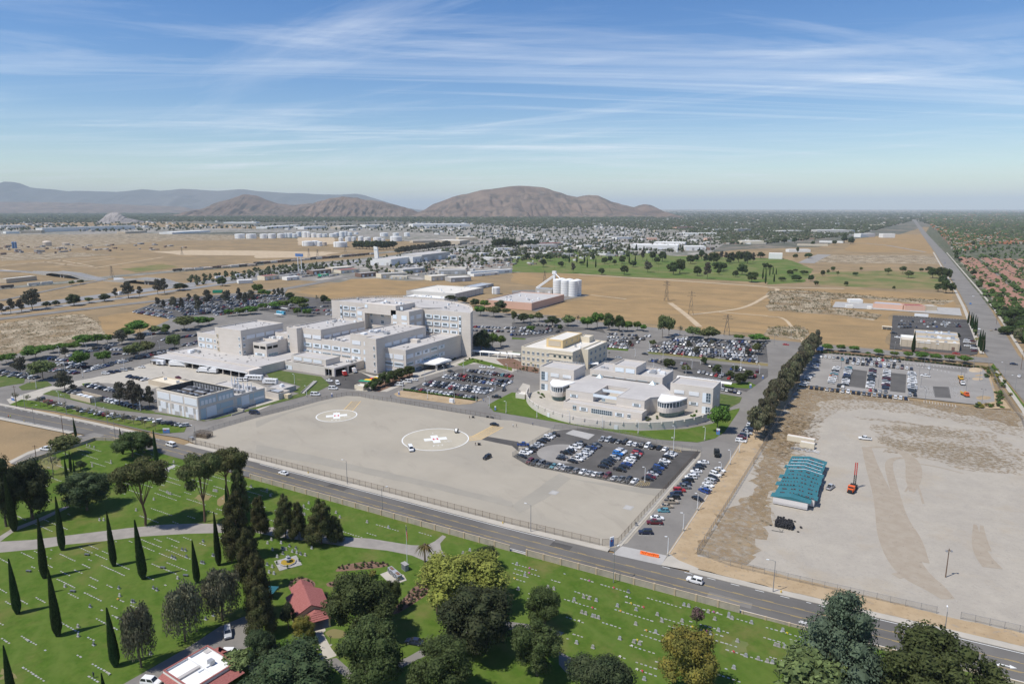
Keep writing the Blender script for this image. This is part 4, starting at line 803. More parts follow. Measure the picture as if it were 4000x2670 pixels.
for nm,T in TYPES.items():
    q,b,t=car_hull(T); d={}
    if nm=='pickup truck': q.box(-2.6,-1.0,-.78,.78,1.0,1.105,1)
    d['body']=q.mesh('body',['car_paint','trim_black'])
    d['windscreen']=MB().face(glass_quad(b[1],b[2],t[2],t[1])).mesh('windscreen','car_glass'); d['rear_window']=MB().face(glass_quad(b[3],b[0],t[0],t[3])).mesh('rear_window','car_glass')
    s1=MB(); 
    for k0,k1 in ((.0,.47),(.52,1.0)):
        L=lambda u,v,k:(u[0]+(v[0]-u[0])*k,u[1]+(v[1]-u[1])*k,u[2]+(v[2]-u[2])*k)
        s1.face(glass_quad(L(b[0],b[1],k0),L(b[0],b[1],k1),L(t[0],t[1],k1),L(t[0],t[1],k0),.1))
    d['side_window_a']=s1.mesh('side_window','car_glass'); s2=MB()
    for k0,k1 in ((.0,.47),(.52,1.0)): s2.face(glass_quad(L(b[2],b[3],k0),L(b[2],b[3],k1),L(t[2],t[3],k1),L(t[2],t[3],k0),.1))
    d['side_window_b']=s2.mesh('side_window','car_glass')
    x,hw,z0,z1=T['secs'][-1]; h=MB(); 
    d['headlight']=MB().box(-.14,.02,-.16,.16,-.07,.07).mesh('headlight','light_lens'); d['tail']=MB().box(-.02,.1,-.13,.13,-.09,.09).mesh('tail_light','tail_lens')
    d['wheel']=wheel_mesh(T['r']); d['rim']=rim_mesh(T['r']); CARMESH[nm]=d
    # single low mesh for the mass of far cars
    q2,b,t=car_hull(T); nb=len(q2.f)
    for gq in (glass_quad(b[1],b[2],t[2],t[1]),glass_quad(b[3],b[0],t[0],t[3]),glass_quad(b[0],b[1],t[1],t[0],.1),glass_quad(b[2],b[3],t[3],t[2],.1)): q2.face(gq,1)
    for sx in T['wb']:
        for sy in (-1,1): q2.box(sx-T['r']*.8,sx+T['r']*.8,sy*.9-.1,sy*.9+.1,.0,T['r']*1.7,2,bottom=False)
    d['low']=(np.array(q2.v,dtype=np.float32),[list(f) for f in q2.f],q2.m)
def build_car(kind,col,x,y,h,label,group=None,name=None,parts=True,z=.46):
    T=TYPES[kind]; d=CARMESH[kind]; t=thing(name or kind.replace(' ','_'),label,kind if kind in('van','suv','minivan','pickup truck') else 'car',(x,y,z),h,group); c=(*col,1)
    o=link('body',d['body'],t); o.color=c
    link('windscreen',d['windscreen'],t); link('rear_window',d['rear_window'],t); link('side_window',d['side_window_a'],t); link('side_window',d['side_window_b'],t)
    for wx in T['wb']:
        for s in (-1,1):
            wh=link('wheel',d['wheel'],t,(wx,s*(T['secs'][2][1]-.12),T['r']))
            if parts: link('rim',d['rim'],wh)
    X,hw,z0,z1=T['secs'][-1]; X0=T['secs'][0]
    if parts:
        for s in (-1,1): link('headlight',d['headlight'],t,(X,s*hw*.72,z1-.1)); link('tail_light',d['tail'],t,(X0[0],s*X0[1]*.78,X0[3]-.12))
    return t
_o='first second third fourth fifth sixth seventh eighth ninth tenth eleventh twelfth thirteenth fourteenth fifteenth sixteenth seventeenth eighteenth nineteenth'.split()
ORD=_o+[w for t,t2 in (('twenty','twentieth'),('thirty','thirtieth'),('forty','fortieth'),('fifty','fiftieth'),('sixty','sixtieth'),('seventy','seventieth')) for w in [t2]+[t+'-'+u for u in _o[:9]]]
CARS=[]; CR=random.Random(5)
PAL='wwwwwsssgggkkkkkbnnrmwst'
def add_row(where,from_,P,head,codes='',group='cars parked in rows',kinds=None,z=.46,jit=.06):
    P=[(W(t,x,y,.75) if isinstance(t,str) else (t,x)) for (t,x,y) in P]
    for i,(x,y) in enumerate(P):
        c=codes[i] if i<len(codes) else CR.choice(PAL)
        kd=(kinds[i] if kinds and i<len(kinds) else None) or CR.choices(['sedan','hatchback','suv','minivan','pickup truck'],[46,10,26,8,10])[0]
        fl=CR.random()<.35
        CARS.append(dict(kind=kd,c=c,x=x,y=y,h=head+(PI if fl else 0)+CR.uniform(-jit,jit),label='%s %s, %s from %s %s'%(CN[c],kd,ORD[min(i,29)],from_,where),group=group,d=math.dist((x,y),(0,0)),z=z))
def T_(t,*xy): return [(t,x,y) for x,y in xy]
def line(t,a,b,n): return [(t,a[0]+(b[0]-a[0])*i/(n-1),a[1]+(b[1]-a[1])*i/(n-1)) for i in range(n)]
N_=PI/2
add_row('in the near edge row of the fenced lot','left',T_('k',(165,478),(212,492),(267,495),(328,510),(382,520),(437,527),(487,538),(532,548),(595,563),(650,572),(712,582),(767,593),(818,600),(875,610),(938,630),(1002,636),(1067,650),(1125,657)),-N_-.12,'mkgkcwskgwswgmsgkw',kinds=[None,'suv','suv','sedan','sedan','pickup truck','sedan','sedan','suv','sedan','sedan','sedan','suv','suv','sedan','sedan','suv','sedan'],group='cars in the fenced lot')
add_row('in the far edge row of the fenced lot','left',T_('k',(833,273),(885,280),(935,287),(983,295),(1037,302),(1087,315),(1138,322),(1195,330),(1245,334),(1293,346),(1350,352),(1408,362)),N_-.1,'sskgkwwkwkkw',group='cars in the fenced lot')
add_row('in the leftmost column of the fenced lot','top',T_('k',(388,232),(362,240),(332,258),(306,275),(272,292),(247,320),(212,337),(190,356),(165,372),(135,386),(112,402),(92,430)),.05,'kswkksskkwwk',group='cars in the fenced lot')
add_row('in the column on the disc of the fenced lot','top',T_('k',(632,315),(605,330),(580,347),(548,368),(525,385),(497,400),(465,432),(447,450)),.0,'kswwkkgkw',group='cars in the fenced lot')
add_row('in the third column of the fenced lot','top',T_('k',(780,323),(755,337),(733,352),(715,367),(702,385),(680,405),(655,420),(630,438),(595,457),(558,474)),.0,'kgbnsswswk',group='cars in the fenced lot')
add_row('in the fourth column of the fenced lot','top',T_('k',(1010,381),(990,395),(972,407),(958,430),(942,448),(915,463),(885,487),(862,503),(838,524)),.0,'swunskkkk',group='cars in the fenced lot')
add_row('in the fifth column of the fenced lot','top',T_('k',(1160,390),(1148,406),(1132,420),(1118,438),(1092,456),(1072,478),(1052,502),(1032,524),(988,553)),.0,'krskwwbkk',group='cars in the fenced lot',kinds=[None]*8+['pickup truck'])
add_row('in the rightmost column of the fenced lot','top',T_('k',(1470,402),(1450,416),(1430,436),(1403,472),(1385,497),(1363,516),(1345,536),(1325,552),(1310,576),(1290,592),(1270,616),(1245,634)),.0,'swkwskbknsmk',group='cars in the fenced lot')
add_row('along the fence side of the angled parking street','top',T_('k',(1755,485),(1730,515),(1710,537),(1690,567),(1665,600),(1640,622),(1612,652),(1592,684),(1575,712),(1535,742),(1505,775),(1482,808),(1460,847),(1422,886),(1390,927),(1332,995),(1308,1038),(1225,1127)),rad(208),'wkkwswkngrnkttcwmn',kinds=['sedan','sedan','sedan','sedan','sedan','suv','suv','sedan','pickup truck','suv','suv','suv','pickup truck','sedan','hatchback','sedan','pickup truck','suv'],group='cars on the angled parking street',z=.42,jit=.03)
add_row('along the dirt side of the angled parking street','top',T_('k',(1910,552),(1887,575),(1867,596),(1850,634),(1820,655),(1800,690),(1780,724),(1765,748),(1705,818)),rad(-24),'wtwkswsbk',kinds=['sedan','pickup truck','suv','suv','suv','sedan','sedan','suv','sedan'],group='cars on the angled parking street',z=.42,jit=.03)
add_row('under the tall trees on the angled parking street','bottom',T_('k',(2100,287),(2112,260),(2132,240),(2150,216),(2165,190),(2180,170),(2195,150),(2207,130)),rad(8),'wmnsnkws',group='cars on the angled parking street',z=.42)
add_row('in the top row of the hospital front lot','left',line('f',(1955,583),(2340,634),12),N_,'sknwkssmkcmr',group='cars in the hospital front lot')
add_row('in the second row of the hospital front lot','left',line('f',(1810,617),(2335,690),15),N_,'gwmrkkkkkkrgknw',group='cars in the hospital front lot')
add_row('in the third row of the hospital front lot','left',line('f',(1735,640),(2280,716),16),N_,'wssgkmkkksbwwgkw',group='cars in the hospital front lot')
add_row('in the fourth row of the hospital front lot','left',line('f',(1610,687),(2165,762),16),N_,'mwkwkswsgwkwwkgw',group='cars in the hospital front lot')
add_row('in the fifth row of the hospital front lot','left',line('f',(1553,707),(2110,786),17),N_,'wkwkknsrkgwkkwwss',group='cars in the hospital front lot')
add_row('in the hedge side row of the hospital front lot','left',line('f',(1440,755),(2005,833),16),N_,'ksrkswswwwkmkwsk',group='cars in the hospital front lot')
add_row('in the top row of the plant lot','left',line('e',(1180,635),(1330,665),6),N_,'nnkkkw',group='cars beside the plant building'); add_row('in the row below the tan prefab building','left',line('e',(812,718),(1060,768),9),N_,'kwnwkkwsg',group='cars beside the plant building')
add_row('in the third row of the plant lot','left',line('e',(615,770),(820,805),6),N_,'kgsknr',group='cars beside the plant building'); add_row('in the lowest row of the plant lot','left',line('e',(880,825),(1290,930),15),N_,'kgmkwwwskknknkg',group='cars beside the plant building')
add_row('in the plant lot row beside the white panels','left',line('e',(1270,825),(1420,862),4),N_,'nkkw',group='cars beside the plant building')
add_row('in the roadside row behind the thin trees','left',T_('e',(370,848),(440,862),(480,882),(525,895),(652,922),(745,945),(785,955),(850,962),(905,975),(940,985),(982,990),(1020,998),(1075,1005),(1160,1013),(1290,1025),(1320,1030),(1365,1035),(1445,1050),(1487,1058),(1522,1062),(1570,1065),(1610,1075),(1645,1078),(1690,1088)),N_-.5,'nrmwgnsswkrwsgsnwwkgnkssc',group='cars in the roadside row')
UG='cars in the upper right lot'
add_row('in the top row of the upper right lot','left',line('h',(490,458),(1205,495),20),N_,'wwwskksknsgknswrgswk',group=UG); add_row('in the second row of the upper right lot','left',T_('h',(683,482),(730,490),(790,492),(833,497),(875,500),(920,500),(957,512),(997,514),(1068,518),(1108,527),(1157,527),(1232,540)),N_,'cknwwnsmwskk',group=UG)
add_row('in the third row of the upper right lot','left',T_('h',(728,510),(780,515),(823,520),(870,525),(908,528),(950,532),(993,538),(1030,543),(1070,543),(1108,548),(1150,552),(1190,555),(1230,560),(1272,562),(1315,568),(1478,560)),N_,'kwsknwkbwnksmwnw',group=UG)
add_row('beside the tree row in the upper right lot','top',T_('h',(448,505),(440,520),(432,535),(425,550),(395,628),(370,638),(362,650),(352,668),(340,690),(325,714)),.1,'kwbsswwksw',group=UG)
add_row('in the first column of the upper right lot','top',line('h',(630,553),(578,692),10),.05,'wwkscowwws',group=UG); add_row('in the second column of the upper right lot','top',line('h',(738,560),(705,712),11),.05,'csswbnkwwwk',group=UG)
add_row('in the third column of the upper right lot','top',line('h',(963,572),(935,735),12),.05,'kmkskknkwsww',group=UG); add_row('in the fourth column of the upper right lot','top',line('h',(1092,585),(1078,745),12),.05,'wwswkmkswmnn',group=UG)
add_row('in the fifth column of the upper right lot','top',line('h',(1320,600),(1325,780),11),.05,'wswwwwwsskk',group=UG); add_row('in the near edge row of the upper right lot','left',line('h',(397,740),(1265,841),19),N_,'nkksnkswnkgnsnkkwwn',group=UG)
add_row('below the columns in the upper right lot','left',T_('h',(650,722),(690,732),(938,762),(985,765),(1028,772),(1080,775),(1300,802),(1350,808)),N_,'kwrnsgsk',group=UG)
def quad_rows(t,A,B,Cc,D,nr,nc,head,occ=.85):
    for r in range(nr):
        v=r/max(1,nr-1)
        for c in range(nc):
            u=c/max(1,nc-1)
            if CR.random()>occ: continue
            x=(A[0]*(1-u)+B[0]*u)*(1-v)+(D[0]*(1-u)+Cc[0]*u)*v; y=(A[1]*(1-u)+B[1]*u)*(1-v)+(D[1]*(1-u)+Cc[1]*u)*v
            p=W(t,x,y,.75); c_=CR.choice(PAL); kd=CR.choices(['sedan','hatchback','suv','minivan','pickup truck'],[46,10,26,8,10])[0]
            CARS.append(dict(kind=kd,c=c_,x=p[0],y=p[1],h=head+(PI if CR.random()<.4 else 0),label=None,d=9e9,z=.45))
quad_rows('g',(1330,355),(2200,425),(2250,500),(1260,400),4,30,N_); quad_rows('g',(1450,285),(2330,330),(2280,400),(1400,330),4,30,N_); 
quad_rows('g',(890,245),(1260,268),(1050,375),(880,360),5,13,N_); quad_rows('g',(20,190),(430,205),(420,225),(0,255),3,13,N_,.7); quad_rows('g',(160,160),(420,180),(420,190),(160,170),1,8,N_)
quad_rows('g',(1270,490),(1590,525),(1590,530),(1270,500),1,12,N_); quad_rows('g',(1820,545),(2330,600),(2330,640),(1900,620),2,14,N_,.6); quad_rows('g',(1900,750),(2085,785),(2085,790),(1900,760),1,6,N_,1)
quad_rows('g',(1640,580),(2030,660),(2030,668),(1640,590),1,11,N_,.5)
quad_rows('f',(1990,180),(2349,195),(2349,225),(1990,215),2,13,N_)
for q_ in (((470,475),(720,495),(720,535),(530,525)),((660,510),(800,520),(780,545),(650,550)),((1000,385),(1260,400),(1240,425),(1060,430)),((20,590),(330,640),(330,650),(0,620)),((480,570),(700,600),(700,605),(480,580)),((800,570),(1180,480),(1180,490),(800,585)),((1270,450),(1610,380),(1610,390),(1280,465)),((870,380),(1040,345),(1040,350),(870,395)),((650,440),(820,400),(820,405),(650,445)),((1690,350),(1810,320),(1810,330),(1690,360)),((1370,250),(1760,200),(1800,260),(1500,300))): quad_rows('e',*q_,2,max(6,int((q_[1][0]-q_[0][0])/30)),N_,.85)
quad_rows('a',(1240,1445),(1600,1500),(1560,1505),(1240,1455),2,24,N_); quad_rows('a',(1330,1420),(1560,1460),(1700,1400),(1450,1360),3,18,N_); quad_rows('a',(1560,1360),(2349,1300),(2349,1420),(1700,1480),8,46,N_,.75); quad_rows('a',(1980,1470),(2349,1400),(2349,1440),(2000,1480),2,20,N_,.5)
quad_rows('b',(0,1300),(320,1310),(340,1420),(0,1400),5,18,N_,.8); quad_rows('b',(360,1420),(700,1400),(700,1480),(380,1450),3,16,N_,.8); quad_rows('b',(180,1110),(520,1080),(760,1110),(560,1140),4,24,N_,.7); quad_rows('b',(1270,1030),(1600,990),(1620,1000),(1290,1045),2,22,N_,.7); quad_rows('b',(2180,990),(2349,985),(2349,1005),(2180,1005),2,12,N_,.8)
quad_rows('h',(1200,125),(1740,145),(1760,175),(1200,185),3,22,N_,.45); quad_rows('h',(1825,305),(1880,310),(1890,400),(1830,370),5,2,.1,.9)
quad_rows('c',(940,870),(1080,865),(1080,880),(940,885),2,10,N_,.7); quad_rows('d',(1850,820),(2070,800),(2070,820),(1850,830),2,14,N_,.6); quad_rows('c',(2150,760),(2349,745),(2349,790),(2150,800),3,14,N_,.6)
quad_rows('e',(970,608),(1300,550),(1300,550),(970,610),1,7,0.4,.8)
CARS.sort(key=lambda c:c['d']); near=[c for c in CARS[:262] if c['d']<1e8]; far=[c for c in CARS if c not in near]
for c in near: build_car(c['kind'],COL[c['c']],c['x'],c['y'],c['h'],c['label'],c['group'],z=c['z'],parts=c['d']<300)
def car_mass(name,label,L):
    VV=[];FF=[];CC=[];n=0
    for c in L:
        v,f,m=CARMESH[c['kind']]['low']; ch,sh=math.cos(c['h']),math.sin(c['h']); P=np.empty_like(v); P[:,0]=v[:,0]*ch-v[:,1]*sh+c['x']; P[:,1]=v[:,0]*sh+v[:,1]*ch+c['y']; P[:,2]=v[:,2]+c['z']
        VV.append(P); cc=np.zeros((len(v),4),np.float32); cc[:]=(*COL[c['c']],1)
        for face,mi in zip(f,m):
            if mi: cc[face]=(.02,.024,.028,1) if mi==1 else (.02,.02,.02,1)
        CC.append(cc); FF+= [[n+i for i in face] for face in f]; n+=len(v)
    me=bpy.data.meshes.new(name); me.from_pydata(np.concatenate(VV).tolist(),[],FF); a=me.color_attributes.new('Col','FLOAT_COLOR','POINT'); a.data.foreach_set('color',np.concatenate(CC).ravel())
    me.materials.append(M['car_mass']); me.update(); o=link(name,me); o['kind']='stuff'; o['label']=label; o['category']='cars'; return o
def attrcol(nt,P,base,g):
    a=nd(nt,'ShaderNodeVertexColor'); a.layer_name='Col'; return a.outputs[0]
mat('car_mass',(.5,.5,.5),.3,0,1,spec=.6,extra=attrcol)
car_mass('parked_cars','many small parked cars filling the further car parks around the hospital',far)
print('cars',len(near),len(far))
def single(kind,col,t,x,y,h,label,**k):
    p=W(t,x,y,.8); return build_car(kind,COL[col],p[0],p[1],rad(h),label,z=k.pop('z',.42),**k)
single('suv','w','o',1678,622,179,'white SUV with roof rails driving on the main road by the dirt lot')
single('sedan','w','j',252,582,178,'white sedan driving on the main road beside the helipad fence')
single('van','w','i',1568,325,178,'white passenger van on the main road left of the helipad corner')
single('pickup truck','w','i',420,362,197,'white pickup with camper shell on the side street by the dry field')
single('van','w','j',1420,362,-42,'white passenger van parked on the edge of the large helipad circle',z=.46)
single('sedan','k','j',2188,136,5,'long black sedan parked by the tarmac gate',z=.46); single('suv','k','j',2120,438,-95,'black car standing alone on the tarmac',z=.46)
single('pickup truck','b','k',103,322,25,'bright blue pickup on the tarmac beside the fenced lot',z=.46)
single('suv','s','m',2090,1105,-35,'silver SUV in tree shadow beside the cemetery office',z=.45); single('suv','w','m',2125,1290,30,'white SUV parked against the cemetery office wall',z=.45); single('suv','w','m',1390,1555,20,'white SUV at the bottom edge beside the cemetery office',z=.45)
single('sedan','n','n',1455,1183,195,'dark blue sedan on the cemetery drive between oaks',z=.45); single('sedan','r','n',2225,835,170,'red sedan half hidden behind a cemetery oak',z=.45); single('sedan','n','n',590,1350,150,'navy car nosed under the oak near the chapel walk',z=.45); single('suv','w','n',1815,1150,60,'white vehicle glimpsed under the cemetery oaks',z=.45)
single('van','n','e',2335,970,20,'dark van driving past the central plant'); single('van','w','f',748,700,-35,'white shuttle van nearest the ambulance court'); single('van','w','f',708,746,22,'white van second along the kerb below the grassy slope'); single('van','w','f',545,802,22,'white van furthest left along the kerb below the slope')
single('van','w','f',1313,712,200,'white van by the kerb trees, nearer the court'); single('van','w','f',1388,683,200,'white van by the kerb trees, nearer the entrance'); single('sedan','w','f',1452,667,200,'white sedan by the kerb in front of the right wing'); single('sedan','w','f',675,673,0,'white police style sedan in the ambulance court'); single('sedan','k','f',1788,588,0,'black car near the hospital entrance canopy')
single('pickup truck','k','f',2207,822,20,'black pickup on the loop road near the front lot'); single('suv','k','f',2275,757,-70,'black SUV leaving the front lot by the lawn'); single('pickup truck','w','f',2157,553,0,'white pickup at the top edge of the front lot'); single('sedan','w','f',2078,548,0,'white sedan at the top edge of the front lot')
single('pickup truck','w','l',890,265,190,'white pickup parked alone on the open gravel lot'); single('pickup truck','s','l',572,712,75,'grey pickup with red bed load beside the teal roofed modules')
single('pickup truck','w','h',1445,630,175,'white pickup in the empty end of the upper right lot'); single('sedan','m','e',1635,645,0,'maroon car on the loading dock yard'); single('van','w','e',1415,682,5,'white van beside the prefab building in the dock yard')
single('sedan','n','h',2255,520,0,'dark car turning at the avenue intersection',z=.4); single('sedan','w','h',2305,632,80,'black and white car on the avenue by the lot corner',z=.4); single('sedan','t','h',2048,208,85,'tan car on the avenue beyond the intersection',z=.4); single('sedan','k','h',2090,203,85,'black car on the avenue beyond the intersection',z=.4); single('sedan','w','h',1938,200,-90,'white car on the avenue beside the cypresses',z=.4); single('sedan','u','d',1858,1377,-90,'bright blue car on the avenue',z=.4); single('sedan','w','d',1885,1310,90,'white car on the avenue beside the tiled houses',z=.4); single('sedan','b','d',1625,1003,-90,'blue car far along the avenue',z=.4)
single('sedan','r','h',165,342,0,'red car on the street behind the campus',z=.4); single('sedan','w','g',1510,250,0,'white car on the street behind the campus',z=.4); single('sedan','k','g',1220,428,0,'black car on the campus service road'); single('sedan','s','g',977,463,10,'silver car beside the cream office block'); single('sedan','w','h',1190,275,-30,'white car beside the long white roofed building'); single('pickup truck','k','h',1153,238,180,'black truck in the dark car park corner'); single('sedan','r','h',1727,423,5,'red car in the dark car park by the street')
def wheels(t,xs,hw,r=.5):
    me=CARMESH.setdefault('big%.2f'%r,wheel_mesh(r,.3))
    for x in xs:
        for s in (-1,1): link('wheel',me,t,(x,s*hw,r))
def box_truck(label,x,y,h,L=6.5,cab=True,name='box_truck',bodym='truck_white',cabm='truck_white',z=.45):
    t=thing(name,label,'truck',(x,y,z),h); obj('cargo_box',MB().box(-L,0,-1.25,1.25,.9,3.5),bodym,t); obj('chassis',MB().box(-L,2.2,-.5,.5,.55,.9),'trim_black',t)
    if cab:
        q=MB().prism([(.15,-1.1),(1.2,-1.1),(2.3,-.95),(2.3,.95),(1.2,1.1),(.15,1.1)],.6,1.5); q.box(.15,1.25,-1.0,1.0,1.5,2.5); obj('cab',q,cabm,t); q=MB().box(1.25,1.3,-.9,.9,1.6,2.35); obj('windscreen',q,'car_glass',t)
        for s in (-1,1): obj('side_window',MB().box(.4,1.1,s*1.0-.02,s*1.0+.02,1.6,2.3),'car_glass',t)
    wheels(t,[-L+1.4,1.5] if cab else [-L+1,-L+2.2],1.05); return t
p=W('e',1835,580,1.5); box_truck('white box truck parked at the loading dock, nearer the middle',*p,rad(195)); p=W('e',1935,590,1.5); box_truck('white box truck at the loading dock, nearest its right end',*p,rad(195),5)
p=W('e',1700,530,1.5); box_truck('long white semi trailer backed to the left of the dock',p[0]+2,p[1],rad(15),14,False,'semi_trailer')
p=W('e',1510,520,1.5); box_truck('short white trailer container beside the shade roof',*p,rad(15),6,False,'semi_trailer')
def coach(label,x,y,h,L=11,m='truck_white',name='coach',z=.45,H=3.3):
    t=thing(name,label,'bus',(x,y,z),h); q=MB(); prof=[(-L/2,.5),(L/2-.3,.5),(L/2,.9),(L/2-.1,1.9),(L/2-.5,H-.2),(L/2-.9,H),(-L/2,H)]
    n=len(prof); q.v=[(a,-1.25,b) for a,b in prof]+[(a,1.25,b) for a,b in prof]; q.f=[tuple(range(n)),tuple(range(2*n-1,n-1,-1))]+[(i,n+i,n+(i+1)%n,(i+1)%n) for i in range(n)]; q.m=[0]*len(q.f)
    obj('body',q,m,t); obj('windscreen',MB().box(L/2-.36,L/2-.02,-1.0,1.0,1.7,2.7),'car_glass',t)
    for s in (-1,1):
        for i in range(5): x0=-L/2+1+i*(L-3)/5; obj('side_window',MB().box(x0,x0+(L-3)/5-.4,s*1.25-.02,s*1.25+.02,1.8,2.6),'car_glass',t)
    obj('roof_unit',MB().box(-1.5,.5,-.5,.5,H,H+.3),'metal_white',t); wheels(t,[-L/2+2.2,L/2-2],1.1,.48); return t
p=W('e',2349,655,1.5); coach('white mobile clinic coach against the grassy slope, left one',p[0]-2,p[1],rad(200),12); p=W('f',130,685,1.5); coach('white mobile clinic coach against the grassy slope, right one',*p,rad(200),9.5)
p=W('b',230,1465,1.5); coach('blue and white city bus at the far bus stop',*p,rad(-5),12,'bus_blue','city_bus')
for x,lab in ((2195,'left'),(2238,'right')):
    p=W('e',x,670,.8); build_car('van',COL['w'],*p,rad(195),'small white van beside the mobile clinic coaches, %s of the pair'%lab)
def ambulance(label,x,y,h,bm,stripe):
    t=thing('ambulance',label,'ambulance',(x,y,.45),h); obj('module',MB().box(-3.2,.4,-1.15,1.15,.6,2.8),bm,t); obj('roof_panel',MB().box(-3.15,.35,-1.1,1.1,2.8,2.86),'truck_white',t); q=MB().box(.4,1.5,-1.0,1.0,.6,2.1).box(1.5,2.5,-.95,.95,.6,1.35); obj('cab',q,bm,t); obj('windscreen',MB().box(1.5,1.54,-.85,.85,1.4,2.05),'car_glass',t)
    for s in (-1,1): obj('stripe',MB().box(-3,.3,s*1.15-.015,s*1.15+.015,1.2,1.5),stripe,t); obj('side_window',MB().box(.6,1.4,s*1.0-.02,s*1.0+.02,1.4,2.0),'car_glass',t)
    obj('light_bar',MB().box(.2,.5,-.9,.9,2.86,3.0),'tail_lens',t); wheels(t,[-2.2,1.7],.95,.38)
p=W('f',815,612,1.4); ambulance('red ambulance parked at the emergency garage mouth',*p,rad(-30),'truck_red','truck_white'); p=W('f',905,585,1.4); ambulance('white ambulance with red stripe in the right garage bay',*p,rad(-30),'truck_white','truck_red')
p=W('k',1880,405,1.2); t=thing('armoured_truck','dark green black armoured truck on the street by the fenced lot corner','truck',(*p,.42),rad(-72)); obj('body',MB().prism([(-2.6,-1.15),(1.2,-1.15),(2.9,-.9),(2.9,.9),(1.2,1.15),(-2.6,1.15)],.7,1.7),'truck_black',t); obj('cabin',MB().prism([(-2.5,-1.1),(1.1,-1.1),(1.1,1.1),(-2.5,1.1)],1.7,2.6),'truck_black',t); obj('hatch',MB().box(-1.6,-.4,-.5,.5,2.6,2.75),'steel_dark',t); obj('windscreen',MB().box(1.1,1.16,-.9,.9,1.8,2.45),'car_glass',t); wheels(t,[-1.7,1.8],1.0,.52)
p=W('l',765,760,0); t=thing('drill_rig','orange truck mounted drill rig with raised red lattice mast on gravel','drill rig',(*p,.42),rad(-98)); obj('cab',MB().box(-.2,1.6,-1.15,1.15,1.0,2.7).box(1.6,2.7,-1.0,1.0,.9,1.9),'truck_orange',t); obj('windscreen',MB().box(1.6,1.65,-.95,.95,1.95,2.6),'car_glass',t); obj('grille',MB().box(2.7,2.78,-.8,.8,.8,1.7),'trim_black',t); obj('chassis',MB().box(-5,2.6,-.55,.55,.7,1.0),'truck_black',t); obj('rig_deck',MB().box(-5,-.4,-1.1,1.1,1.0,1.5).box(-2.6,-.8,-.9,.9,1.5,2.6),'truck_black',t); wheels(t,[-4,-2.9,1.7],1.05,.5); q=MB()
for i,(z0,z1) in enumerate(((1.5,5.5),(5.5,10.5))):
    q=MB()
    for sx in (-.35,.35):
        for sy in (-.35,.35): q.tube((-4.6+sx,sy,z0),(-4.6+sx,sy,z1),.09,k=5)
    k=int((z1-z0)/.8)
    for j in range(k):
        a=z0+(z1-z0)*j/k; b=z0+(z1-z0)*(j+1)/k
        for s in (-.35,.35): q.tube((-4.6-.35,s,a),(-4.6+.35,s,b),.05,k=4); q.tube((-4.6+s,-.35,a),(-4.6+s,.35,b),.05,k=4)
    obj('mast',q,['truck_black','truck_red'][i],t)
def dump(label,t_,x,y,h,cm,bm):
    p=W(t_,x,y,1); t=thing('work_truck',label,'truck',(*p,.45),rad(h)); obj('cab',MB().box(.2,1.8,-1.1,1.1,.8,2.6).box(1.8,2.9,-.95,.95,.8,1.7),cm,t); obj('windscreen',MB().box(1.8,1.85,-.9,.9,1.75,2.5),'car_glass',t); obj('dump_body',MB().box(-4,0,-1.2,1.2,1.0,1.2).box(-4,0,-1.25,-1.1,1.2,2.2).box(-4,0,1.1,1.25,1.2,2.2).box(-.15,0,-1.2,1.2,1.2,2.4),bm,t); obj('chassis',MB().box(-4,2.8,-.5,.5,.6,.9),'trim_black',t); wheels(t,[-3,-2,1.9],1.0,.48)
dump('yellow dump truck parked at the right end of the upper right lot','h',1770,655,-85,'truck_yellow','truck_yellow'); dump('white flatbed work truck in front of the yellow dump truck','h',1783,700,-85,'truck_white','steel_rust'); dump('orange yellow work machine at the near right corner of the lot','h',1812,805,-70,'truck_orange','truck_yellow')
p=W('h',505,400,1); box_truck('blue dumpster truck box at the top of the tall tree row',*p,rad(0),5,False,'semi_trailer','wall_blue')
p=W('e',1480,708,.6); t=thing('tractor','orange and white utility tractor in the dock yard','tractor',(*p,.45),.2); obj('hood',MB().box(0,2.2,-.6,.6,.7,1.4),'truck_orange',t); obj('bucket',MB().box(2.4,3.2,-1,1,.3,1.1),'truck_white',t); obj('seat_frame',MB().box(-1.2,0,-.6,.6,.7,1.1).box(-1.1,-.9,-.6,.6,1.1,2.3).box(-1.1,.4,-.7,.7,2.3,2.4),'truck_orange',t); wheels(t,[-.8,1.5],.9,.55)
def leafmat(name,c,c2,isl=.38,var=.25,rough=.75):
    def ov(nt,P,b_,g):
        oi=nd(nt,'ShaderNodeObjectInfo'); h=nd(nt,'ShaderNodeHueSaturation'); nt.links.new(mth(nt,'ADD',mth(nt,'MULTIPLY',oi.outputs['Random'],.05),.475),h.inputs['Hue']); nt.links.new(mth(nt,'ADD',mth(nt,'MULTIPLY',oi.outputs['Random'],.5),.8),h.inputs['Value']); nt.links.new(b_,h.inputs['Color']); return h.outputs[0]
    m=mat(name,c,rough,var,.35,c2,4,.15,island=isl,extra=ov); nt=m.node_tree; b=nt.nodes['Principled BSDF']
    tr=nd(nt,'ShaderNodeBsdfTranslucent'); mx=nd(nt,'ShaderNodeMixShader'); mx.inputs[0].default_value=.22
    src=b.inputs['Base Color'].links[0].from_socket; nt.links.new(src,tr.inputs[0]); out=nt.nodes['Material Output']
    nt.links.new(b.outputs[0],mx.inputs[1]); nt.links.new(tr.outputs[0],mx.inputs[2]); nt.links.new(mx.outputs[0],out.inputs[0])
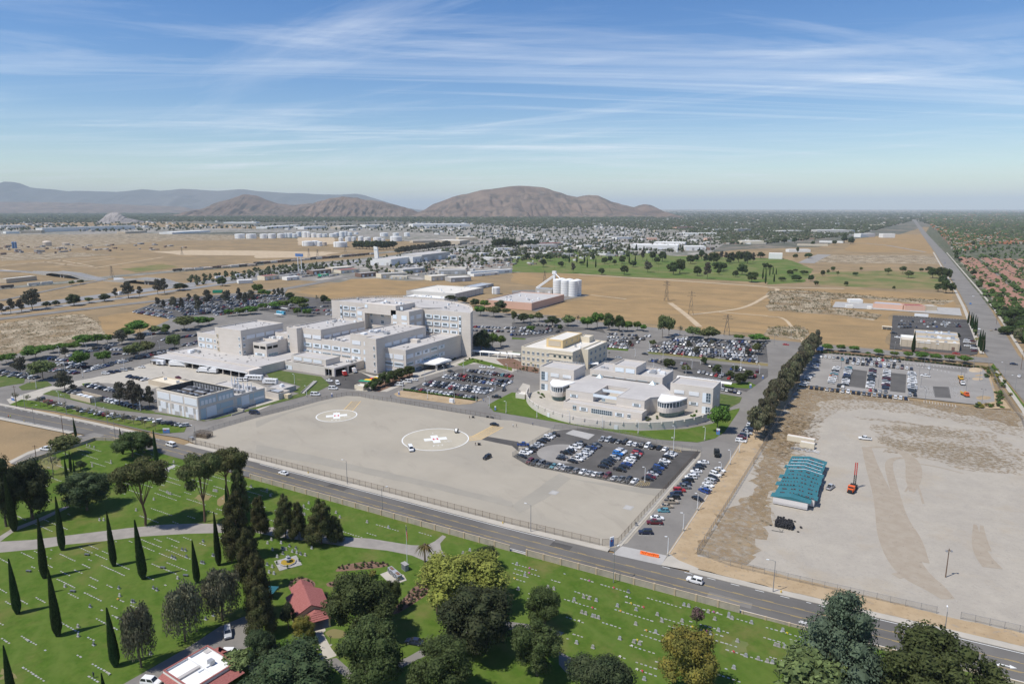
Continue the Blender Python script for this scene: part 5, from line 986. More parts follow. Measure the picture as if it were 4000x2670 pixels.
leafmat('leaf_oak',(0.0522,0.0754,0.0232),(0.0725,0.0957,0.0319)); leafmat('leaf_dark',(0.0377,0.0551,0.0232),(0.058,0.0725,0.0319)); leafmat('leaf_cypress',(0.0319,0.0609,0.0188),(0.0435,0.0725,0.0232)); leafmat('leaf_street',(0.0978,0.167,0.0287),(0.069,0.127,0.023)); leafmat('leaf_olive',(0.123,0.145,0.0508),(0.0943,0.116,0.0435))
leafmat('leaf_euc',(.12,.128,.068),(.155,.14,.085)); leafmat('leaf_juniper',(0.0653,0.0812,0.029),(0.0943,0.0943,0.0377)); leafmat('leaf_pine',(0.0754,0.0928,0.0319),(0.109,0.109,0.0435)); leafmat('leaf_lime',(0.218,0.236,0.0517),(0.172,0.201,0.0403)); leafmat('leaf_gold',(0.203,0.167,0.0348),(0.131,0.131,0.0319))
leafmat('leaf_cedar',(.098,.135,.088),(.07,.1,.06)); leafmat('leaf_willow',(.145,.135,.088),(.11,.115,.068)); leafmat('leaf_palm',(0.0862,0.115,0.0345),(0.172,0.138,0.046)); leafmat('leaf_bare',(0.196,0.172,0.132),(0.138,0.138,0.0805)); leafmat('leaf_purple',(0.145,0.0943,0.087),(0.102,0.087,0.058)); leafmat('leaf_scrub',(0.0805,0.0978,0.0403),(0.127,0.115,0.0575)); leafmat('leaf_grey',(0.087,0.087,0.0609),(0.123,0.113,0.0841))
mat('bark',(.12,.09,.065),.95,.25,1.5,(.17,.135,.10),4,.05); mat('bark_pale',(.26,.22,.18),.95,.2,1.5,(.18,.15,.12),4,.05); mat('bark_red',(.17,.105,.07),.95,.25,1.5,None,4,.05)
def leaf_mesh(name,clumps,n,size,m,seed,core=.66,shell=(.72,1.06),droop=0,asp=.75,extra=None,up=.35):
    r=np.random.RandomState(seed); c=np.array(clumps,dtype=np.float64); w=(c[:,3]*c[:,4]+c[:,3]*c[:,5]+c[:,4]*c[:,5]); idx=r.choice(len(c),n,p=w/w.sum()); K=c[idx]
    d=r.normal(size=(n,3)); d/=np.linalg.norm(d,axis=1)[:,None]; rr=r.uniform(shell[0],shell[1],n)[:,None]
    P=K[:,:3]+d*K[:,3:]*rr; P[:,2]-=droop*r.rand(n)**2
    if extra is not None: P=np.concatenate([P,extra[0]]); d=np.concatenate([d,extra[1]]); n=len(P)
    N=d+r.normal(size=(n,3))*.55; N[:,2]+=up; N/=np.linalg.norm(N,axis=1)[:,None]
    a=r.normal(size=(n,3)); U=np.cross(N,a); U/=np.linalg.norm(U,axis=1)[:,None]; Vv=np.cross(N,U); s=(size*r.uniform(.6,1.35,n))[:,None]
    if droop: U=U*.5+np.array([0,0,-1.0]); U/=np.linalg.norm(U,axis=1)[:,None]; Vv=np.cross(N,U); Vv/=np.linalg.norm(Vv,axis=1)[:,None]
    q=np.stack([P-U*s-Vv*s*asp,P+U*s*1.1-Vv*s*asp*.4,P+U*s+Vv*s*asp,P-U*s*.7+Vv*s*asp*.8],1).reshape(-1,3)
    mb=MB()
    if core:
        for i,k in enumerate(clumps): mb.blob(k[:3],(k[3]*core,k[4]*core,k[5]*core),seed*31+i,k=7,rows=5)
    v0=len(mb.v); V=np.concatenate([np.array(mb.v).reshape(-1,3),q]) if v0 else q
    fl=[list(f) for f in mb.f]+(np.arange(n*4).reshape(-1,4)+v0).tolist()
    me=bpy.data.meshes.new(name); me.from_pydata(V.tolist(),[],fl); me.materials.append(M[m]); me.update(); return me
def trunk_mesh(name,clumps,top,r0,m,seed,lean=0,base=0,limbs=8):
    q=MB(); rr=random.Random(seed); p=[(0,0,-.01)]; k=5
    for i in range(1,k+1): t=i/k; p.append((lean*t*t+rr.uniform(-.02,.02),rr.uniform(-.02,.02),top*t))
    for i in range(k): q.tube(p[i],p[i+1],r0*(1-.55*i/k),r0*(1-.55*(i+1)/k),k=7)
    for c in rr.sample(list(clumps),min(limbs,len(clumps))): s=p[rr.randint(2,k)]; q.tube(s,(c[0]*.85,c[1]*.85,c[2]),r0*.38,r0*.12,k=5)
    return q.mesh(name,m)
def dome_clumps(n,seed,zc=.62,rz=.34,rxy=.36,cr=(.15,.23),flat=1.0):
    r=random.Random(seed); out=[(0,0,zc,.3,.3,.26)]
    while len(out)<n:
        a=r.uniform(0,2*PI); u=r.uniform(-.75,1); rad_=math.sqrt(max(0,1-u*u)); k=r.uniform(.72,1); s=r.uniform(*cr)
        out.append((rxy*k*rad_*math.cos(a),rxy*k*rad_*math.sin(a),min(1-s*.8,zc+rz*u*k*flat),s,s,s*.8))
    return out
PROTO={}
def proto(sp,clumps,n,size,leaf,seed,bark='bark',top=.5,r0=.03,lean=0,limbs=8,**k):
    PROTO.setdefault(sp,[]).append((trunk_mesh('trunk',clumps,top,r0,bark,seed,lean,limbs=limbs),leaf_mesh('crown',clumps,n,size,leaf,seed,**k)))
for s in (1,2,3): proto('oak',dome_clumps(36,s,.56,.37,.40,(.08,.19)),12000,.0118,'leaf_oak',s,top=.45,r0=.035)
for s in (11,12): proto('dark',dome_clumps(32,s,.54,.38,.39,(.09,.2)),11000,.012,'leaf_dark',s,top=.45,r0=.035)
for s in (4,5,6): proto('leafy',dome_clumps(17,s,.66,.27,.37,(.11,.21)),2300,.026,'leaf_street',s,top=.6,r0=.022)
for s in (7,8): proto('olive',dome_clumps(14,s,.64,.28,.36,(.13,.21)),1600,.032,'leaf_olive',s,top=.6,r0=.022)
for s in (9,10): proto('lime',dome_clumps(38,s,.6,.31,.41,(.08,.17)),11000,.0118,'leaf_lime',s,top=.5,r0=.03,up=.6)
for s in (13,): proto('gold',dome_clumps(32,s,.52,.43,.37,(.09,.19)),11000,.012,'leaf_gold',s,top=.4,r0=.03)
def euc(seed,n=11):
    r=random.Random(seed); out=[]
    for i in range(n): z=.38+.55*i/(n-1); w=.30*(1-.55*abs(z-.62)/.4); a=r.uniform(0,2*PI); s=r.uniform(.12,.19); out.append((w*math.cos(a)*r.uniform(.4,1),w*math.sin(a)*r.uniform(.4,1),z,s*1.1,s*1.1,s*.55))
    return out
for s in (21,22,23): proto('euc',euc(s),1900,.028,'leaf_euc',s,'bark_pale',.85,.022,core=.5,droop=.03)
for s in (24,25): proto('greyeuc',euc(s,9),1300,.028,'leaf_grey',s,'bark',.85,.022,core=.45,droop=.03)
for s in (31,32):
    r=random.Random(s); cl=[(.36*math.sqrt(r.random())*math.cos(a),.36*math.sqrt(r.random())*math.sin(a),.80+r.uniform(-.07,.08),.16,.16,.085) for a in [i*2.4 for i in range(20)]]+[(.28,.1,.6,.12,.12,.08),(-.25,-.15,.62,.12,.12,.08)]
    proto('umbrella',cl,11000,.0115,'leaf_pine',s,'bark_red',.74,.022,lean=.05,limbs=12)
def cone(seed,n=26,wob=.1,z0=.08,pw=.8):
    r=random.Random(seed); out=[]
    for i in range(n):
        z=z0+(.96-z0)*(i/(n-1)); w=.34*(1-(z-z0)/(1.0-z0))**pw+.02; a=i*2.4; s=.10+.17*(1-z); out.append((w*math.cos(a)+r.uniform(-wob,wob)*.3,w*math.sin(a)+r.uniform(-wob,wob)*.3,z,s,s,s*.62))
    return out
for s in (41,42): proto('juniper',[(x,y,z,a,b,c) for x,y,z,a,b,c in cone(s,24,.25,.18,.55)],11000,.0135,'leaf_juniper',s,top=.6,r0=.03)
proto('cedar',cone(43,44,.3,.1,.75),14000,.0115,'leaf_cedar',43,top=.9,r0=.02,shell=(.8,1.15),core=.6,up=.6)
for s in (44,45): proto('conifer',cone(s,20,.1,.12,.9),2500,.026,'leaf_dark',s,top=.8,r0=.02)
for s in (51,52):
    cl=dome_clumps(16,s,.68,.24,.34,(.1,.17)); r=np.random.RandomState(s); n=2600; A=r.uniform(0,2*PI,n); R=.22+.2*r.rand(n); k=(A*3).astype(int)/3; ex=(np.stack([R*np.cos(k+.08*r.normal(size=n)),R*np.sin(k+.08*r.normal(size=n)),.25+.5*r.rand(n)],1),np.stack([np.cos(A),np.sin(A),np.zeros(n)],1))
    proto('willow',cl,4200,.0165,'leaf_willow',s,top=.6,r0=.028,droop=.12,core=.45,extra=ex)
for s in (53,54): proto('bare',dome_clumps(9,s,.66,.24,.34,(.1,.16)),420,.022,'leaf_bare',s,'bark_pale',.7,.02,core=0,limbs=9,shell=(.2,1))
proto('purple',dome_clumps(10,55,.74,.18,.34,(.1,.16)),900,.03,'leaf_purple',55,top=.65,r0=.02,core=.3)
for s in (61,62):
    r=np.random.RandomState(s); n=5200; z=r.rand(n)**.85; prof=lambda z: .5*np.clip(np.minimum(1,(z+.03)/.16)**.6*(1-np.clip((z-.25)/.78,0,1)**1.35),.02,1)
    a=r.uniform(0,2*PI,n); R=prof(z)*r.uniform(.88,1.02,n); ex=(np.stack([R*np.cos(a),R*np.sin(a),z],1),np.stack([np.cos(a),np.sin(a),.3*np.ones(n)],1))
    me=leaf_mesh('crown',[(0,0,.5,.01,.01,.01)],1,.01,'leaf_cypress',s,core=0,extra=ex); P=np.empty(len(me.vertices)*3); me.vertices.foreach_get('co',P)
    V=[];F=[];k=10;rows=14; q=MB()
    for j in range(rows+1):
        zz=j/rows; rr=float(prof(np.array([zz]))[0])*.86
        for i in range(k): q.v.append((rr*math.cos(2*PI*i/k),rr*math.sin(2*PI*i/k),zz*.97+.01))
    for j in range(rows):
        for i in range(k): q.f.append((j*k+i,j*k+(i+1)%k,(j+1)*k+(i+1)%k,(j+1)*k+i)); q.m.append(0)
    # leaves: small vertical cards
    Z=r.rand(n)**.85; A=r.uniform(0,2*PI,n); RR=prof(Z)*r.uniform(.86,1.06,n); C_=np.stack([RR*np.cos(A),RR*np.sin(A),Z],1); T=np.stack([-np.sin(A),np.cos(A),0*A],1)*(.085*r.uniform(.6,1.3,n))[:,None]; U=np.stack([.03*np.cos(A),.03*np.sin(A),.016*np.ones(n)],1)*r.uniform(.7,1.5,n)[:,None]
    Q=np.stack([C_-T-U,C_+T-U,C_+T*.5+U,C_-T*.5+U],1).reshape(-1,3); v0=len(q.v); V=q.v+Q.tolist(); F=[list(f) for f in q.f]+(np.arange(n*4).reshape(-1,4)+v0).tolist()
    me=bpy.data.meshes.new('crown'); me.from_pydata(V,[],F); me.materials.append(M['leaf_cypress']); me.update()
    PROTO.setdefault('cypress',[]).append((MB().cyl(0,0,-.01,.08,.09,.07,k=6).mesh('trunk','bark'),me))
def palm(seed,nf=34,fl=.5,droop=.32,topz=.78,r0=.035):
    r=random.Random(seed); q=MB()
    for i in range(nf):
        a=2*PI*i/nf+r.uniform(-.1,.1); el=r.uniform(-.35,1.2); L=fl*r.uniform(.8,1.05); pv=None; k=6
        for j in range(k+1):
            t=j/k; rr=L*t*math.cos(el*.8)*(1-.12*t); zz=topz+L*t*math.sin(el)*.55-droop*t*t*(1.0 if el>0 else .7)
            c=(rr*math.cos(a),rr*math.sin(a),zz); w=.055*fl*2*math.sin(PI*min(1,.12+t*.88)**.8)*.5+.004; tx,ty=-math.sin(a)*w,math.cos(a)*w
            cur=[(c[0]-tx,c[1]-ty,c[2]-w*.5),c,(c[0]+tx,c[1]+ty,c[2]-w*.5)]
            if pv: q.face([pv[0],cur[0],cur[1],pv[1]]); q.face([pv[1],cur[1],cur[2],pv[2]])
            pv=cur
    tr=MB(); 
    for i in range(6): tr.tube((0,0,topz*i/6-.01),(0,0,topz*(i+1)/6),r0*(1.15-.05*i),r0*(1.1-.05*i),k=8)
    tr.blob((0,0,topz),(r0*1.8,r0*1.8,r0*2.2),seed)
    return tr.mesh('trunk','bark'),q.mesh('fronds','leaf_palm')
PROTO['palm']=[palm(71),palm(72)]; PROTO['fanpalm']=[palm(73,26,.26,.16,.86,.02)]
r_=random.Random(9)
def shrub_mesh(name,m,seed,n=260,size=.07): return leaf_mesh(name,dome_clumps(6,seed,.5,.3,.34,(.18,.28)),n,size,m,seed,core=.7)
SHRUB={k:[shrub_mesh('foliage',m,s) for s in (1,2)] for k,m in (('green','leaf_street'),('dark','leaf_oak'),('scrub','leaf_scrub'),('gold','leaf_gold'),('rose','leaf_purple'))}
TR=random.Random(3); TREES=0
DESC=dict(oak='broad dark green oak',dark='dense dark evergreen tree',leafy='bright green street tree',olive='olive green tree',lime='large yellow green broad tree',gold='rounded gold green tree',euc='tall loose eucalyptus',greyeuc='grey loose eucalyptus',umbrella='umbrella crowned pine',juniper='dark shaggy juniper',cedar='large blue grey cedar',conifer='dark pointed conifer',willow='drooping grey pepper tree',bare='thin nearly bare young tree',purple='small purple leaved tree',cypress='slender columnar cypress',palm='feather palm',fanpalm='tall thin palm')
def tree_at(sp,x,y,h,w,label,group=None,z=.4,i=None):
    global TREES; TREES+=1
    P=PROTO[sp]; tr,cr=P[TR.randrange(len(P)) if i is None else i%len(P)]; t=thing({'fanpalm':'palm_tree','palm':'palm_tree','greyeuc':'eucalyptus','euc':'eucalyptus','dark':'evergreen_tree','leafy':'street_tree','bare':'young_tree','lime':'camphor_tree','gold':'magnolia_tree','willow':'pepper_tree','purple':'plum_tree','umbrella':'pine_tree','conifer':'conifer_tree'}.get(sp,sp+'_tree'),label,'palm' if 'palm' in sp else 'tree',(x,y,z),TR.uniform(0,6.28),group)
    sxy=w/ (1.0 if sp in('cypress','palm','fanpalm') else .98); a=link('trunk',tr,t,scale=(min(sxy,h*.9) if sp not in('cypress',) else sxy,)*2+(h,)); b=link('crown' if 'palm' not in sp else 'fronds',cr,t,scale=(sxy,sxy,h)); return t
def tree(sp,t,bx,by,ty,wp,label,group=None,i=None):
    x,y=W(t,bx,by); h=hgt(x,y,px(t,0,ty)[1]); d=proj(x,y,h/2)[2]; w=wp*1000/2349*d/FPX; return tree_at(sp,x,y,h,w,label,group,i=i)
def rows_of(items,where,group,frm='left'):
    """items: (species,tile,bx,by,ty,w) sorted; labels count along the picture"""
    cnt={}
    items=sorted(items,key=lambda q:px(q[1],q[2],0)[0])
    for it in items:
        n=cnt.get(it[0],0); cnt[it[0]]=n+1
        tree(it[0],*it[1:5],it[5]*(1.2 if it[1] not in 'cd' and it[0] not in('cypress','bare','fanpalm') else 1),'%s, %s from %s %s'%(DESC[it[0]],ORD[n],frm,where),group)
CY=[('m',165,935,440),('m',410,608,None,'i',1015),('m',575,350,None,'i',815),('m',1048,498,None,'i',950),('m',1318,615,None,'i',1030),('m',535,1140,545),('m',1065,1420,890),('m',120,1740,1240),('m',1812,650,265),('m',2010,490,None,'i',955),('i',135,1120,590),('i',622,680,450),('i',685,610,465),('i',1442,525,195),('i',698,255,75),('i',2085,900,705),('m',990,1880,1490),('i',652,575,390),('i',1128,415,180),('m',465,740,545)]
CYL=['with its base at the left lawn edge, dark and full','just below the curved drive, second from the left edge','right at the drive edge, third from left on the lower lawn','in mid lawn, left of the pair below the drive','in mid lawn, right of the pair below the drive','tall in the lower left lawn with a long shadow','nearest the pepper trees in the lower lawn','at the bottom left corner of the picture','behind the pepper trees beside the lawn','near the ivy covered column below the drive','in front of the dark evergreen mass at left','left of the three thin ones behind the round evergreen','right of the three thin ones behind the round evergreen','tall by the road wall behind the umbrella pines','at the side street corner by the dry field','in front of the right umbrella pines','cut off by the bottom edge of the picture','middle of the three thin ones behind the round evergreen','half hidden in the leafy trees by the road wall','small top peeking right of the tall lower left one']
for c,l in zip(CY,CYL):
    x,y=W(c[0],c[1],c[2]); ty=px(c[0],0,c[3])[1] if c[3] is not None else px(c[4],0,c[5])[1]; h=hgt(x,y,ty); tree_at('cypress',x,y,h,h*TR.uniform(.105,.14),'slender columnar cypress '+l,'cypresses in the cemetery').rotation_euler=(TR.uniform(-.03,.03),TR.uniform(-.03,.03),TR.uniform(0,6))
G_='cemetery trees'
for a in [('umbrella','i',1335,1070,445,520,'umbrella pine with leaning trunk by the curved drive, left of the group'),('umbrella','i',1880,1040,385,430,'umbrella pine in the middle of the group near the road wall'),('umbrella','i',2090,840,360,420,'umbrella pine with the highest crown beside the road wall'),('umbrella','i',2160,800,410,260,'umbrella pine at the right of the group overhanging the road'),
  ('dark','i',300,1010,440,430,'huge dark evergreen mass at the left edge, right part'),('dark','i',60,1080,410,330,'huge dark evergreen mass at the left edge, left part'),('dark','i',800,930,575,480,'round dark evergreen beside the left umbrella pine'),('oak','i',1220,440,205,330,'leafy green tree by the road wall near the corner'),('oak','i',1330,400,240,190,'smaller leafy tree right of the wall corner tree'),('olive','i',610,440,245,290,'loose olive green tree by the side street'),('bare','i',490,605,380,230,'nearly bare grey tree on the dry corner lawn'),('dark','i',740,560,470,110,'small dark tree behind the round evergreen'),
  ('juniper','j',45,1180,800,170,'shaggy juniper at the left of the row below the wall'),('juniper','j',275,1195,790,190,'shaggy juniper second from left in the row below the wall'),('juniper','j',395,1210,850,160,'shaggy juniper third from left in the row below the wall'),('juniper','j',600,1240,840,260,'biggest shaggy juniper in the row below the wall'),('juniper','j',730,1230,980,150,'short juniper at the right of the row below the wall'),
  ('juniper','i',2210,1010,560,190,'ivy clad dark column beside the right umbrella pine'),('juniper','m',2190,440,-180,270,'tall ivy covered column, uppermost of the dark line'),('juniper','m',2300,730,150,250,'tall ivy covered column, second of the dark line'),('juniper','m',2380,960,390,240,'tall ivy covered column, third of the dark line'),('juniper','n',60,1150,660,260,'tall ivy covered column left of the chapel'),('dark','n',40,1420,1080,330,'dark tree low at left of the chapel walk'),
  ('willow','m',1300,1430,850,330,'sparse grey pepper tree nearest the office drive'),('willow','m',1700,1190,660,400,'drooping grey pepper tree in the middle by the office'),('willow','m',2050,1000,505,400,'rounded grey pepper tree nearest the dark columns'),('olive','m',2180,1480,1290,330,'grey green tree overhanging the office roof'),
  ('oak','n',970,1160,575,640,'big oak with visible trunk right of the chapel'),('oak','n',1240,930,620,210,'small dark tree against the big oak, beside the rose bed'),('oak','n',1060,1680,1010,660,'big oak at the bottom below the chapel walk'),('dark','n',330,1800,1290,900,'wide dark oak crown at the bottom left of the chapel walk'),('oak','n',1700,1720,1180,620,'oak at the bottom beside the dark blue sedan'),('dark','n',2020,1300,690,740,'large dark oak mass below the yellow green tree'),('lime','n',1900,900,375,860,'large yellow green camphor tree beside the drive'),('dark','n',2120,520,300,250,'small dark tree behind the yellow green camphor'),('gold','n',440,1190,940,220,'brownish green tree in front of the chapel porch'),('palm','n',1553,552,240,230,'feather palm beside the flag pole'),('palm','n',1660,930,690,210,'drooping palm under the yellow green camphor'),('fanpalm','n',1312,668,595,90,'tiny yellowish palm beside the granite wall'),
  ('oak','o',300,1060,695,370,'leaning dark tree at the left of the right lawn'),('oak','o',230,1500,1000,510,'big dark oak below the leaning tree on the right lawn'),('dark','o',790,1800,1330,680,'dark grey green oak at the bottom of the right lawn'),('gold','o',1600,1680,1030,600,'gold green rounded magnolia in the right lawn'),('purple','o',1692,1095,885,170,'small purple leaved tree behind the gold green magnolia'),
  ('cedar','p',640,1640,730,760,'large blue grey cedar beside the road'),('bare','p',655,880,690,260,'thin olive crowned tree behind the blue grey cedar'),('olive','p',380,1850,1330,760,'olive green tree low in front of the blue grey cedar'),('oak','p',1560,1950,1170,1080,'broad bright green oak at the bottom right'),('leafy','n',250,1280,1180,130,'small flowering bush tree left of the chapel walk'),('dark','n',300,1080,830,150,'grey leaved shrub tree against the chapel side wall')]:
    tree(*a,group=G_)
e0=W('k',2240,285); e1=W('h',430,415); NE=34
for i in range(NE):
    t=i/(NE-1); x=e0[0]+(e1[0]-e0[0])*t+TR.uniform(-1.5,1.5); y=e0[1]+(e1[1]-e0[1])*t+TR.uniform(-2,2); tree_at('euc' if i<3 or TR.random()<.75 else 'greyeuc',x,y,TR.uniform(13,18.5),TR.uniform(9,12.5),'tall eucalyptus, %s from the near end of the long row beside the street'%(ORD[i]),'eucalyptus row')
rows_of([('leafy','h',545,400,340,100),('leafy','h',668,405,345,75),('leafy','h',790,412,358,85),('leafy','h',915,440,412,45),('leafy','h',1012,440,385,85),('leafy','h',1160,458,410,75),('leafy','h',1285,470,412,85),('leafy','h',1405,480,412,115),('leafy','h',1535,490,430,100),('leafy','h',1663,500,440,85),('leafy','h',1797,515,445,110)],'along the upper street','street trees along the upper street')
rows_of([('leafy','e',60,520,425,150),('leafy','e',330,475,355,220),('leafy','e',490,420,340,110),('leafy','e',590,405,325,110),('leafy','e',690,405,318,120),('leafy','e',770,355,255,175),('leafy','e',900,355,245,90),('leafy','e',990,335,248,100),('greyeuc','e',1120,345,215,140),('leafy','e',1170,300,185,140),('leafy','e',1285,255,118,180),('olive','e',1345,430,310,140),('olive','e',1420,250,170,110),('leafy','e',1525,245,155,75),('olive','e',1605,405,240,120),('olive','e',1690,210,80,190),('leafy','e',1820,180,85,140),('leafy','e',1920,160,95,90),('leafy','e',740,560,405,160),('leafy','e',955,530,400,120),('olive','e',1230,470,325,170),('olive','e',400,670,490,220),('greyeuc','e',190,620,460,150),('greyeuc','e',600,455,365,80),('greyeuc','e',870,405,365,70),('greyeuc','e',1290,330,235,90),('greyeuc','e',600,775,585,190),('greyeuc','e',665,780,715,90),('greyeuc','e',1100,905,695,140),('greyeuc','e',1222,935,685,180),('greyeuc','e',1268,950,715,120),('greyeuc','e',1375,935,735,110),('olive','e',1510,250,195,70)],'in the left car parks','trees in the left car parks')
rows_of([('bare','e',x,y,y-95,95) for x,y in ((150,870),(250,890),(370,915),(440,930),(520,955),(600,965),(720,990),(810,1012),(890,1022),(980,1038),(1065,1052),(1145,1068),(1230,1085),(1330,1112),(1430,1142))],'on the roadside lawn','young trees on the roadside lawn')
rows_of([('greyeuc','a',1450,1405,1320,60),('greyeuc','a',1500,1435,1345,50),('greyeuc','a',1600,1435,1315,85),('greyeuc','a',1670,1445,1325,50),('greyeuc','a',1730,1365,1285,50),('greyeuc','a',1820,1475,1295,90),('greyeuc','a',1900,1405,1255,100),('greyeuc','a',2080,1385,1255,110),('greyeuc','a',2200,1375,1235,70),('greyeuc','a',2250,1405,1275,60),('greyeuc','a',2310,1375,1255,90),('leafy','a',2100,1495,1428,75),('leafy','a',2200,1485,1415,115),('leafy','a',2300,1475,1400,120),('leafy','b',20,1295,1190,85),('leafy','b',60,1315,1245,80),('leafy','b',110,1315,1255,50),('greyeuc','b',165,1315,1245,45),('greyeuc','b',205,1330,1235,45),('greyeuc','b',248,1330,1235,45),('dark','b',315,1345,1270,80),('leafy','b',400,1425,1305,150),('bare','b',560,1375,1295,70),('dark','b',622,1375,1295,65),('olive','b',668,1375,1325,50),('leafy','b',380,1495,1415,65),('leafy','b',470,1495,1420,80),('olive','b',440,1435,1370,85),('leafy','b',250,1425,1345,100),('leafy','b',180,1425,1360,120),('leafy','b',60,1435,1375,90)],'in the car park behind the hospital','trees in the rear car park')
rows_of([('greyeuc','a',300,1435,1245,190),('greyeuc','a',100,1470,1335,80),('greyeuc','a',200,1455,1340,90),('greyeuc','a',20,1475,1375,80),('dark','a',680,1395,1285,110),('olive','a',820,1370,1318,70),('dark','a',960,1355,1285,90),('greyeuc','a',1060,1325,1235,60),('greyeuc','a',1180,1325,1175,130),('greyeuc','a',1280,1315,1220,60),('greyeuc','a',1450,1295,1155,90),('greyeuc','a',1510,1285,1150,80),('dark','a',1650,1255,1188,125),('oak','a',2040,1215,1135,85),('dark','a',430,1415,1358,70),('dark','a',515,1400,1348,65),('olive','a',740,1200,1155,55),('olive','a',660,1210,1165,50)],'along the freeway','trees along the freeway')
rows_of([('oak','f',1060,765,680,110),('oak','f',1110,742,652,90),('oak','f',1190,722,592,125),('oak','f',1255,695,578,105),('oak','f',1322,665,558,110),('oak','f',1410,642,538,110)],'along the kerb before the hospital','dark kerb trees before the hospital')
rows_of([('dark','f',2070,420,200,170),('leafy','f',2170,385,235,95),('leafy','f',2245,365,255,85),('leafy','g',1885,1145,895,200)],'beside the hospital buildings','trees beside the hospital buildings')
rows_of([('dark','g',110,145,55,105),('olive','g',170,135,62,65),('olive','g',250,135,42,85),('dark','g',370,175,78,135),('olive','g',515,175,72,125),('bare','g',600,145,68,75),('leafy','g',690,205,88,115),('leafy','g',780,195,48,115),('oak','g',890,215,52,95),('oak','g',980,225,68,95),('leafy','g',1060,225,128,95),('leafy','g',1150,215,132,75),('leafy','g',1210,225,158,60),('olive','g',1380,285,66,95),('olive','g',1440,265,82,95),('olive','g',1660,285,175,140),('olive','g',1800,305,180,180),('bare','g',1540,265,155,70),('leafy','g',2080,305,252,85),('leafy','g',2250,325,248,150),('leafy','g',2330,315,272,60),('olive','g',1290,365,298,60),('olive','g',20,150,30,60),('olive','b',2180,1500,1400,130),('dark','b',2240,1440,1345,110),('leafy','b',2060,1490,1400,100),('dark','b',1790,1350,1300,110),('dark','b',1900,1370,1310,90),('leafy','b',2100,1420,1345,90),('dark','b',2010,1400,1330,80),('olive','b',2300,1480,1420,80)],'along the street behind the campus','trees along the street behind the campus')
rows_of([('oak','g',1440,565,472,100),('oak','g',1760,530,458,58),('greyeuc','g',1690,435,358,85),('olive','g',1600,605,528,90),('oak','g',1880,615,528,80),('oak','g',2000,655,588,75),('oak','g',2090,705,608,115),('oak','g',2170,655,578,85),('olive','g',2235,435,328,90),('greyeuc','g',1620,385,308,70),('greyeuc','g',1080,375,308,45),('greyeuc','g',1150,315,268,50),('dark','g',440,215,158,45),('leafy','g',170,225,172,75),('oak','g',2045,590,535,60),('greyeuc','g',1830,350,300,60),('greyeuc','g',2160,440,380,55)],'in the right car parks','trees in the right car parks')
rows_of([('fanpalm','g',20,590,498,60),('fanpalm','g',105,590,508,55),('fanpalm','g',140,600,515,50),('fanpalm','g',175,590,498,55),('fanpalm','g',215,610,520,55),('fanpalm','f',2240,480,410,50),('fanpalm','f',2300,470,400,50),('fanpalm','f',2330,520,460,45),('fanpalm','g',50,600,520,45),('fanpalm','g',890,480,405,60)],'in the plaza bed','palms in the plaza bed')
rows_of([('cypress','h',1330,412,225,32),('cypress','h',1835,150,40,18),('cypress','h',1858,175,50,18),('cypress','h',1872,200,62,20),('cypress','h',1890,235,75,20),('cypress','h',1904,262,95,20),('cypress','h',1935,370,215,24),('cypress','h',1952,402,215,26),('cypress','h',1970,412,238,28)],'beside the avenue','cypresses beside the avenue')
rows_of([('palm','h',1440,420,360,70),('palm','h',1905,365,265,60),('palm','h',1895,262,195,50),('dark','h',1740,295,240,40),('dark','h',1300,355,300,40)],'around the dark car park','trees around the dark car park')
AV=[]
for i in range(26):
    f=i/25; y=520+f**1.6*1500; x=93+TR.uniform(-3,8); AV.append((x,y))
for i,(x,y) in enumerate(AV): tree_at(TR.choice(['oak','leafy','olive','dark']),x,y,TR.uniform(6,11),TR.uniform(6,10),'bushy tree, %s from near end along the right side of the avenue'%ORD[i],'trees right of the avenue')
rows_of([('oak','h',2200,240,170,120),('dark','h',2300,230,90,200),('oak','h',2160,250,190,90),('dark','h',2230,120,20,140),('oak','d',2300,1540,1400,230),('euc','h',2290,330,190,90),('oak','h',2330,260,110,120),('oak','d',1510,1140,1045,90),('oak','d',1580,1150,1035,95),('oak','d',1640,1160,1050,90),('oak','d',1600,1200,1110,80),('oak','d',1560,1265,1190,80),('oak','d',1630,1280,1150,95),('oak','d',1690,1280,1180,60),('dark','d',1480,1090,1035,80)],'around the avenue corner','big trees around the avenue corner')
GL=[]
